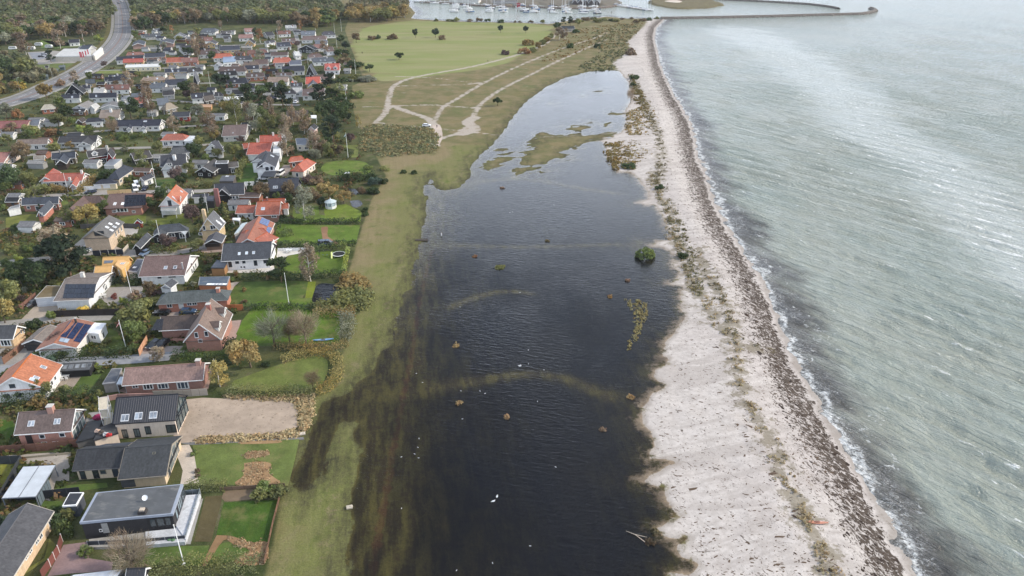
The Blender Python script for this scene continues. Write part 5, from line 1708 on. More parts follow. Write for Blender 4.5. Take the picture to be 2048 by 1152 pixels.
h.sky([(483,832)], 1.2,1.2, f=cI, col=(232,232,232), glass=(214,218,222))
h = H('flat-roofed white house with dark roof sheet beside the black pines', 'flat white house by the pines')
h.flat([(1192,510),(1318,512),(1310,440),(1182,444)], 3.0,(70,80,96),(222,216,204),(206,206,204), f=cI, win=True)
h = H('wide dark reed-roofed house with white flat canopy near the big pines', 'dark reed-roofed house')
h.gable((1085,165),(1312,155),(1085,230),5.6,2.6,(98,90,86),(150,136,120), f=cI, rm='felt', trim=None)
h.flat([(1325,235),(1395,238),(1398,206),(1330,206)], 2.8,(232,232,230), WHITE, TRIM, f=cI, open_=True)
h = H('little pink cottage with red window beside the black pine', 'little pink cottage')
h.gable((1340,320),(1375,290),(1395,345),4.6,2.8,(66,68,76),(226,190,180), f=cI)
NHOUSE = list(ALLH)

# ---------------- the far village: ridge ends, eave line, colours
RC = {'n': ('navy', (58,62,76)), 'd': ('dark grey', (72,72,78)), 'g': ('blue-grey', (104,112,122)), 'b': ('brown', (112,92,86)), 'r': ('red-brown', (142,96,84)),
	  'o': ('orange', (200,100,72)), 'O': ('bright orange', (226,84,50)), 'k': ('black', (46,47,52)), 't': ('tan', (158,136,120)), 'w': ('pale', (206,206,204)), 'p': ('pinkish', (176,128,116)), 'e': ('red', (204,86,74))}
WCOL = {'w': ('white', (224,224,222)), 't': ('tan', (200,170,126)), 'b': ('brick', (156,104,84)), 'k': ('black', (46,44,46)), 'g': ('grey', (160,160,160)), 'y': ('yellow', (212,176,118))}
FAR_K = [(240,290,355,288,345, 'gw'),(415,320,520,310,345, 'dw'),(655,290,760,285,330, 'pw'),(600,355,745,350,395, 'pw'),(865,330,945,325,378, 'dg'),
		 (1000,318,1130,312,350, 'rw'),(1240,318,1385,315,360, 'gw'),(1075,260,1190,255,287, 'wg'),(1265,370,1480,365,412, 'bw'),(1475,322,1560,318,362, 'dw'),
		 (1385,415,1510,412,452, 'gw'),(1365,455,1460,450,502, 'rw'),(1480,480,1560,475,532, 'bw'),(985,437,1125,430,485, 'nw'),(870,422,960,405,445, 'nw'),
		 (400,475,610,465,527, 'nt'),(0,470,130,460,530, 'dw'),(220,510,370,505,562, 'bw'),(700,515,870,505,552, 'rb'),(930,535,1105,530,572, 'bw'),
		 (1160,530,1220,526,550, 'ww'),(970,592,1110,586,645, 'ob'),(1330,552,1430,546,592, 'bw'),(1375,592,1560,582,637, 'gw'),(360,552,510,546,577, 'ow'),
		 (570,577,715,570,620, 'dw'),(10,592,180,588,625, 'rb'),(415,685,650,678,740, 'bw'),(665,672,810,668,698, 'nt'),(660,632,780,628,666, 'tb'),
		 (1040,682,1270,672,706, 'nw'),(400,735,580,725,768, 'kw'),(490,800,670,795,857, 'nb'),(670,752,860,742,790, 'bb'),(900,790,1110,785,842, 'tw'),
		 (980,745,1145,740,776, 'bg'),(1360,770,1550,760,817, 'bb'),(610,862,770,858,895, 'nt'),(860,857,970,850,886, 'ng'),(1255,910,1480,902,985, 'bw'),
		 (985,922,1155,916,952, 'dw'),(160,952,410,942,987, 'dg'),(530,922,650,916,960, 'dg'),(90,700,200,690,740, 'dw'),(1150,900,1250,896,925, 'ww'),(1040,395,1180,388,420, 'bb'),
		 (440,372,520,368,400, 'dg'),(240,385,330,380,420, 'rw'),(760,610,900,605,640, 'bw'),(1130,850,1250,846,880, 'dg')]
FAR_J = [(1480,350,1640,340,378, 'gg'),(1835,472,1970,462,540, 'nw'),(1310,537,1450,530,567, 'rg'),(1480,547,1690,536,592, 'nb'),(1190,582,1470,570,602, 'nw'),
		 (1260,605,1470,598,642, 'et'),(1705,592,1880,588,622, 'ot'),(1685,707,1920,698,742, 'nt'),(1705,817,1880,806,885, 'nw'),(1070,792,1310,786,827, 'nw'),
		 (1075,870,1170,865,915, 'rw'),(1172,869,1325,864,908, 'rw'),(1475,852,1700,845,908, 'gw'),(870,815,970,810,852, 'gt'),(840,872,920,866,912, 'nw'),
		 (615,972,815,965,1012, 'nw'),(912,956,1195,950,1005, 'nw'),(1660,932,1780,925,977, 'dg'),(1340,958,1480,950,995, 'gw'),(1240,985,1330,972,1010, 'ww'),
		 (1950,960,2080,950,1000, 'nw'),(1600,1010,1720,1000,1040, 'gw'),(700,406,808,400,430, 'nw'),(825,470,940,456,490, 'ng'),(1560,300,1640,285,330, 'gw'),
		 (1115,768,1310,758,785, 'nw'),(1980,1080,2070,1076,1115, 'pw'),(1470,790,1660,782,815, 'tt'),(960,900,1070,895,925, 'ww')]


def rel(px, other):
	dx, dy = px[0] - other[0], px[1] - other[1]
	if abs(dx) > 1.3 * abs(dy):
		return 'to the right of' if dx > 0 else 'to the left of'
	return 'in front of' if dy > 0 else 'behind'


far_specs = [(cK, x) for x in FAR_K] + [(cJ, x) for x in FAR_J]
# distinctive far buildings first, they serve as landmarks
h = H('tall bright orange-red roofed house with a dark front gable at the village edge', 'tall bright orange-red house')
h.gable((1288,790),(1435,786),(1290,862),6.2,3.0,(232,84,50),(206,180,130), f=cK)
h.gable((1358,850),(1362,815),(1420,888),5.0,2.7,(92,96,108),(214,188,132), f=cK)
h = H('coral red-roofed white house with two white dormers at the village edge', 'coral house with two dormers')
h.gable((1482,652),(1635,648),(1485,726),6.0,3.0,(214,92,80),(226,226,226), f=cK)
h.dormer((1523,716),2.4,1.3, f=cK, rc=(214,96,82)); h.dormer((1592,712),2.4,1.3, f=cK, rc=(214,96,82))
h = H('black A-frame house with blue sheen on its long slope beside a white pole', 'black A-frame house')
h.gable((1322,672),(1345,650),(1412,750),8.0,1.2,(66,72,88),(50,46,46), f=cK)
h = H('dark A-frame house with white gable windows and timber legs', 'dark A-frame with white windows')
h.gable((140,752),(165,728),(210,822),7.6,1.5,(110,114,124),(50,52,60), f=cK)
h = H('black A-frame cottage with white edge boards close to the main road', 'A-frame cottage by the road')
h.gable((735,862),(775,838),(690,945),7.0,1.5,(56,58,64),(40,42,50), f=cJ)
h = H('black and white chalet with white-edged roof and tan front wall', 'black and white tan-fronted chalet')
h.gable((705,405),(722,385),(755,455),6.0,2.6,(50,48,50),(206,170,120), f=cK)
h = H('black gambrel-like house with lit white gable window, right of the navy house', 'black house with white gable window')
h.gable((1290,462),(1330,452),(1370,515),6.0,2.8,(44,50,56),(44,48,52), f=cK)
h = H('long flat white building with a row of dark square windows and rooftop bays', 'long flat white building')
h.flat([(1280,690),(1640,680),(1640,650),(1290,662)], 3.0,(206,206,202),(220,208,180), TRIM, f=cJ, win=True)
h = H('low building with blue glass roof and white walls', 'blue glass-roofed building')
h.flat([(440,638),(570,628),(570,575),(440,582)], 3.4,(96,122,152),(222,224,224),(150,170,190), f=cK, rm='rib', win=True)
h = H('flat navy-roofed bungalow with a bright white roof edge', 'white-edged navy flat bungalow')
h.flat([(1120,665),(1248,660),(1240,612),(1118,618)], 3.2,(60,64,80),(206,204,200), TRIM, f=cK, win=True)
h = H('small steep orange-roofed white summerhouse', 'small steep orange summerhouse')
h.gable((1140,838),(1156,828),(1168,875),5.0,2.6,(224,96,62),(228,228,226), f=cK)
h = H('square house with navy pyramid roof and a white roof terrace behind', 'navy pyramid-roofed house')
h.gable((520,1022),(575,1012),(448,1082),5.4,2.8,(58,62,78),(216,206,196), hip=3, f=cK)
h.flat([(445,1018),(640,1012),(645,985),(455,992)], 3.2,(226,226,224),(228,228,226), TRIM, f=cK)
h = H('dark brown hipped house with a tan terrace wall in front', 'dark brown house with tan wall')
h.gable((235,990),(340,968),(190,1048),5.2,2.6,(84,76,74),(48,42,42), f=cK)
h.flat([(195,1095),(320,1098),(330,1068),(200,1068)], 1.9,(176,140,110),(206,160,112),(206,160,112), f=cK)
h = H('dark gabled house with yellow front wall near the birches', 'yellow-fronted dark gable house')
h.gable((310,425),(335,405),(368,452),5.0,2.8,(70,68,74),(212,180,130), f=cK)
h = H('white gabled house facing the wood with pointed roof', 'white pointed house by the wood')
h.gable((1830,345),(1845,328),(1888,385),5.6,2.8,(96,98,104),(222,222,220), f=cJ)
h = H('pink brick gable-ended house beside the main road', 'pink brick gable house by the road')
h.gable((1410,440),(1425,405),(1480,458),4.8,3.0,(58,66,82),(168,128,112), f=cJ, wm='brick', win=False)
h = H('second pink brick gable-ended house, away from the main road', 'second pink brick gable house')
h.gable((1700,425),(1712,392),(1780,440),4.8,3.0,(60,66,80),(166,126,110), f=cJ, wm='brick', win=False)
h = H('brown thatched bungalow with a low pointed reed hip', 'low pointed reed bungalow')
h.gable((1730,778),(1752,775),(1700,815),5.0,2.4,(140,122,106),(190,170,140), hip=2.4, f=cJ, rm='felt')
h = H('white gabled building front beside the white garden cabin', 'white gabled front')
h.gable((375,648),(395,628),(420,680),4.8,2.8,(150,152,156),(228,228,228), f=cK)
LANDM = [x for x in ALLH if x.short]

for f, (x1, y1, x2, y2, ye, cc) in far_specs:
	rn, rcol = RC[cc[0]]
	wn, wcol = WCOL[cc[1]]
	mp = f((x1 + x2) / 2,(y1 + ye) / 2)
	near = sorted((x for x in LANDM), key=lambda x: (x.px[0] - mp[0]) ** 2 + 2.2 * (x.px[1] - mp[1]) ** 2)
	kind = 'long' if (x2 - x1) > 200 else 'small' if (x2 - x1) < 95 else ''
	lab = f"{kind} {rn} roofed house with {wn} walls {rel(mp, near[0].px)} the {near[0].short}".strip()
	if lab in LABELS:
		lab = f"{kind} {rn} roofed house with {wn} walls {rel(mp, near[1].px)} the {near[1].short}".strip()
	if lab in LABELS:
		lab = f"{kind} {rn} roofed house with {wn} walls {rel(mp, near[2].px)} the {near[2].short}".strip()
	if len(lab.split()) > 16:
		lab = lab.replace(f'{rn} roofed house with {wn} walls', f'{rn} roofed {wn} house')
	while lab in LABELS:
		lab = lab.replace(' house ', ' low house ', 1)
	h = House(lab, far=True)
	hipd = R.choice([0,0,0,0,1.6])
	jit = R.uniform(0.88,1.12)
	h.gable((x1, y1),(x2, y2),(x1, ye), R.uniform(4.5,5.4),2.7, scl(rcol, jit), wcol, hip=hipd, f=f, trim=TRIM if cc[0] in 'nkdob' else None, oh=0.35)
	if R.random() < 0.55:
		h.sky([((x1 * (1 - t) + x2 * t), y1 * 0.45 + ye * 0.55) for t in ([R.uniform(.2, .8)] if R.random() < .5 else [0.35,0.6])], 0.9,1.2, f=f)
	if R.random() < 0.5:
		t = R.uniform(.15, .85)
		h.chimney((x1 * (1 - t) + x2 * t, y1 + 3), f=f, col=R.choice([RBRICK, (214,210,204),(90,86,84)]), sz=0.7, hgt=0.9)
# ------------------------------------------------------------------ plants
PCOL = {'green': (96,108,58), 'dark green': (66,80,50), 'olive': (114,116,68), 'yellow': (186,162,62), 'golden': (142,126,68), 'orange': (140,104,66), 'rust': (130,110,88),
		'brown': (112,96,72), 'purple-brown': (94,78,74), 'tan': (140,124,102), 'black-green': (54,66,50), 'lime': (132,142,62), 'red': (112,60,52), 'grey-green': (122,124,104),
		'amber': (136,116,68), 'bluish green': (76,94,80)}


def cards(C, N, size, rng, asp=1.0):
	n = len(C)
	N = N / np.maximum(np.linalg.norm(N, axis=1),1e-6)[:, None]
	a = rng.normal(size=(n, 3))
	t = np.cross(N, a); t /= np.maximum(np.linalg.norm(t, axis=1),1e-6)[:, None]
	b = np.cross(N, t)
	s = (size * rng.uniform(0.65,1.35, n))[:, None]
	V = np.stack([C - t * s - b * s * asp, C + t * s * 0.9 - b * s * asp * 0.6, C + t * s + b * s * asp, C - t * s * 0.7 + b * s * asp * 0.9], 1).reshape(-1,3)
	Fq = np.arange(4 * n).reshape(n, 4)
	return V, Fq


def crown(kind, seed, n, leaf):
	"""unit-height crown as leaf sprays gathered in clumps"""
	rng = np.random.default_rng(seed)
	if kind == 'round':
		k = 20
		d = rng.normal(size=(k, 3)); d /= np.linalg.norm(d, axis=1)[:, None]
		r = rng.uniform(0.35,1.0, k)[:, None] ** 0.5
		cen = np.array([0,0,0.60]) + d * r * np.array([0.36,0.36,0.29])
		rad = rng.uniform(0.10,0.19, k); fl = 0.85
	elif kind == 'spread':
		k = 22
		d = rng.normal(size=(k, 3)); d /= np.linalg.norm(d, axis=1)[:, None]
		r = rng.uniform(0.3,1.0, k)[:, None] ** 0.5
		cen = np.array([0,0,0.56]) + d * r * np.array([0.52,0.52,0.27])
		rad = rng.uniform(0.10,0.20, k); fl = 0.8
	elif kind == 'birch':
		k = 22
		z = rng.uniform(0.20,0.95, k)
		w = 0.21 * np.sqrt(np.clip(1 - ((z - 0.52) / 0.46) ** 2,0.05,1))
		a = rng.uniform(0,2 * pi, k)
		q = rng.uniform(0.3,1, k)
		cen = np.stack([np.cos(a) * w * q, np.sin(a) * w * q, z], 1)
		rad = rng.uniform(0.055,0.10, k); fl = 1.5
	elif kind == 'pine':
		k = 22
		z = rng.uniform(0.28,0.95, k)
		w = 0.34 * np.sqrt(np.clip(1 - ((z - 0.5) / 0.52) ** 2,0.05,1))
		a = rng.uniform(0,2 * pi, k)
		q = rng.uniform(0.25,1, k)
		cen = np.stack([np.cos(a) * w * q, np.sin(a) * w * q, z], 1)
		rad = rng.uniform(0.09,0.16, k); fl = 0.5
	elif kind == 'cone':
		k = 26
		z = rng.uniform(0.05,0.95, k)
		w = 0.24 * (1 - z) + 0.02
		a = rng.uniform(0,2 * pi, k)
		cen = np.stack([np.cos(a) * w, np.sin(a) * w, z], 1)
		rad = 0.05 + 0.07 * (1 - z); fl = 0.8
	elif kind == 'shrub':
		k = 16
		d = rng.normal(size=(k, 3)); d /= np.linalg.norm(d, axis=1)[:, None]
		d[:, 2] = np.abs(d[:, 2])
		r = rng.uniform(0.3,1.0, k)[:, None] ** 0.5
		cen = np.array([0,0,0.12]) + d * r * np.array([0.52,0.52,0.66])
		rad = rng.uniform(0.14,0.26, k); fl = 0.85
	elif kind == 'dome':
		k = 60
		d = rng.normal(size=(k, 3)); d /= np.linalg.norm(d, axis=1)[:, None]
		d[:, 2] = np.abs(d[:, 2])
		cen = d * np.array([0.70,0.70,0.82]) * rng.uniform(0.9,1.0, k)[:, None]
		rad = rng.uniform(0.13,0.19, k); fl = 0.9
	elif kind == 'bare':
		k = 34
		d = rng.normal(size=(k, 3)); d /= np.linalg.norm(d, axis=1)[:, None]
		r = rng.uniform(0.25,1.0, k)[:, None] ** 0.5
		cen = np.array([0,0,0.60]) + d * r * np.array([0.36,0.36,0.34])
		rad = rng.uniform(0.09,0.16, k); fl = 1.0
	per = rng.multinomial(n, rad ** 2 / (rad ** 2).sum())
	C, N, T, Hh = [], [], [], []
	for i in range(len(cen)):
		m = per[i]
		d = rng.normal(size=(m, 3)); d /= np.linalg.norm(d, axis=1)[:, None]
		rr = rad[i] * rng.uniform(0.55,1.05, m)[:, None]
		p = cen[i] + d * rr * np.array([1,1, fl])
		C.append(p); N.append(d * 0.9 + rng.normal(size=(m, 3)) * 0.45 + np.array([0,0,0.25]))
		T.append(np.clip(rng.normal(0.5,0.15) + rng.normal(0,0.12, m),0,1))
		Hh.append(np.clip(rng.normal(0.5,0.25) + rng.normal(0,0.15, m),0,1))
	C, N, T, Hh = np.concatenate(C), np.concatenate(N), np.concatenate(T), np.concatenate(Hh)
	ok = C[:, 2] > 0.0
	C, N, T, Hh = C[ok], N[ok], T[ok], Hh[ok]
	V, Fq = cards(C, N, leaf, rng)
	if kind == 'bare':                                   # twigs: thin upward slivers
		n = len(C)
		d = (C - np.array([0,0,0.30])); d /= np.linalg.norm(d, axis=1)[:, None]
		d = d + rng.normal(size=(n, 3)) * 0.35; d /= np.linalg.norm(d, axis=1)[:, None]
		sd = np.cross(d, rng.normal(size=(n, 3))); sd /= np.linalg.norm(sd, axis=1)[:, None]
		L = rng.uniform(0.05,0.11, n)[:, None]; w = leaf * 0.16
		V = np.stack([C - d * L - sd * w, C - d * L + sd * w, C + d * L + sd * w * 0.3, C + d * L - sd * w * 0.3], 1).reshape(-1,3)
	return V, Fq, np.repeat(T, 4), np.repeat(Hh, 4)


def crown_mesh(kind, seed, n, leaf):
	V, Fq, T, Hh = crown(kind, seed, n, leaf)
	return npmesh('crown', V, Fq, 'leaf', tone=T, hue=Hh)


def trunk_mesh(kind, seed):
	rng = random.Random(seed)
	mb = MB()
	top = {'round': 0.55, 'spread': 0.5, 'birch': 0.9, 'pine': 0.85, 'cone': 0.8, 'bare': 0.6}[kind]
	r0 = {'round': 0.032, 'spread': 0.036, 'birch': 0.016, 'pine': 0.024, 'cone': 0.02, 'bare': 0.030}[kind]
	p = Vector((0,0,-0.02)); pts = [p]
	for k in range(4):
		p = p + Vector((rng.uniform(-.02, .02), rng.uniform(-.02, .02),(top + 0.02) / 4)); pts.append(p)
	for k in range(4):
		mb.tube(pts[k], pts[k + 1], r0 * (1 - 0.2 * k), r0 * (1 - 0.2 * (k + 1)),6, False)
	nl = {'round': 5, 'spread': 6, 'birch': 6, 'pine': 5, 'cone': 0, 'bare': 12}[kind]
	for k in range(nl):
		b = pts[2 + k % 2] + (pts[3] - pts[2]) * rng.random()
		a = rng.uniform(0,2 * pi); ln = rng.uniform(0.2,0.34) * (0.6 if kind == 'birch' else 1)
		e = b + Vector((cos(a) * ln * 0.75, sin(a) * ln * 0.75, ln * rng.uniform(0.5,1.0)))
		mb.tube(b, e, r0 * 0.45, r0 * 0.15,5, False)
		if kind == 'bare':
			for _ in range(3):
				m = b + (e - b) * rng.uniform(0.4,1)
				mb.tube(m, m + Vector((rng.uniform(-.12, .12), rng.uniform(-.12, .12), rng.uniform(.06, .16))), r0 * 0.16, r0 * 0.06,4, False)
	return mb.mesh('trunk', 'bark')


NEARN = {'round': (1900,0.024), 'spread': (2100,0.025), 'birch': (1300,0.015), 'pine': (1700,0.022), 'cone': (1300,0.026), 'shrub': (900,0.045), 'dome': (2600,0.038), 'bare': (1700,0.020)}
CM = {k: [crown_mesh(k, 100 * i + 7, *NEARN[k]) for i in range(4)] for k in NEARN}
CF = {k: [crown_mesh(k, 100 * i + 57, int(NEARN[k][0] * 0.35), NEARN[k][1] * 1.7) for i in range(3)] for k in NEARN}
TM = {k: [trunk_mesh(k, i) for i in range(3)] for k in NEARN if k not in ('shrub', 'dome')}
PLANTS = []
KINDNAME = {'round': ('broadleaf_tree', 'broadleaf tree'), 'spread': ('spreading_tree', 'spreading tree'), 'birch': ('birch_tree', 'birch'), 'pine': ('pine_tree', 'pine'),
			'cone': ('conifer', 'cone-shaped conifer'), 'shrub': ('garden_shrub', 'shrub'), 'dome': ('round_bush', 'shrub'), 'bare': ('bare_tree', 'bare twiggy tree')}


def plant(kind, cname, q, h, wd=1.0, label=None, group=None, far=False, jit=0.12, name=None):
	rgb = PCOL[cname]
	j = 1 + R.uniform(-jit, jit)
	col = lin(tuple(min(255, v * j) for v in rgb))
	me = R.choice((CF if far else CM)[kind])
	rz = R.uniform(0,6.28)
	z0 = float(q[2]) if len(q) > 2 else 0.0
	nm = name or KINDNAME[kind][0]
	if kind in ('shrub', 'dome'):
		o = link(nm, me, color=col)
		o.location = (q[0], q[1], z0 - 0.05); o.rotation_euler = (0,0, rz); o.scale = (h * wd, h * wd, h)
	else:
		o = bpy.data.objects.new(nm, None)
		COL.objects.link(o)
		o.location = (q[0], q[1], z0); o.rotation_euler = (0,0, rz); o.scale = (h * wd, h * wd, h)
		t = link('trunk', R.choice(TM[kind]), o, lin((206,200,192) if kind == 'birch' else (126,104,84) if kind == 'pine' else (104,92,78)))
		c = link('crown', me, o, col)
	PLANTS.append((o, kind, cname, h, label, group))
	return o


def T(kind, cname, f, x, y, h, wd=1.0, label=None, far=None, name=None):
	p = f(x, y)
	q = G(p)
	return plant(kind, cname, q, h, wd, label, None, (p[1] < 230) if far is None else far, name=name)


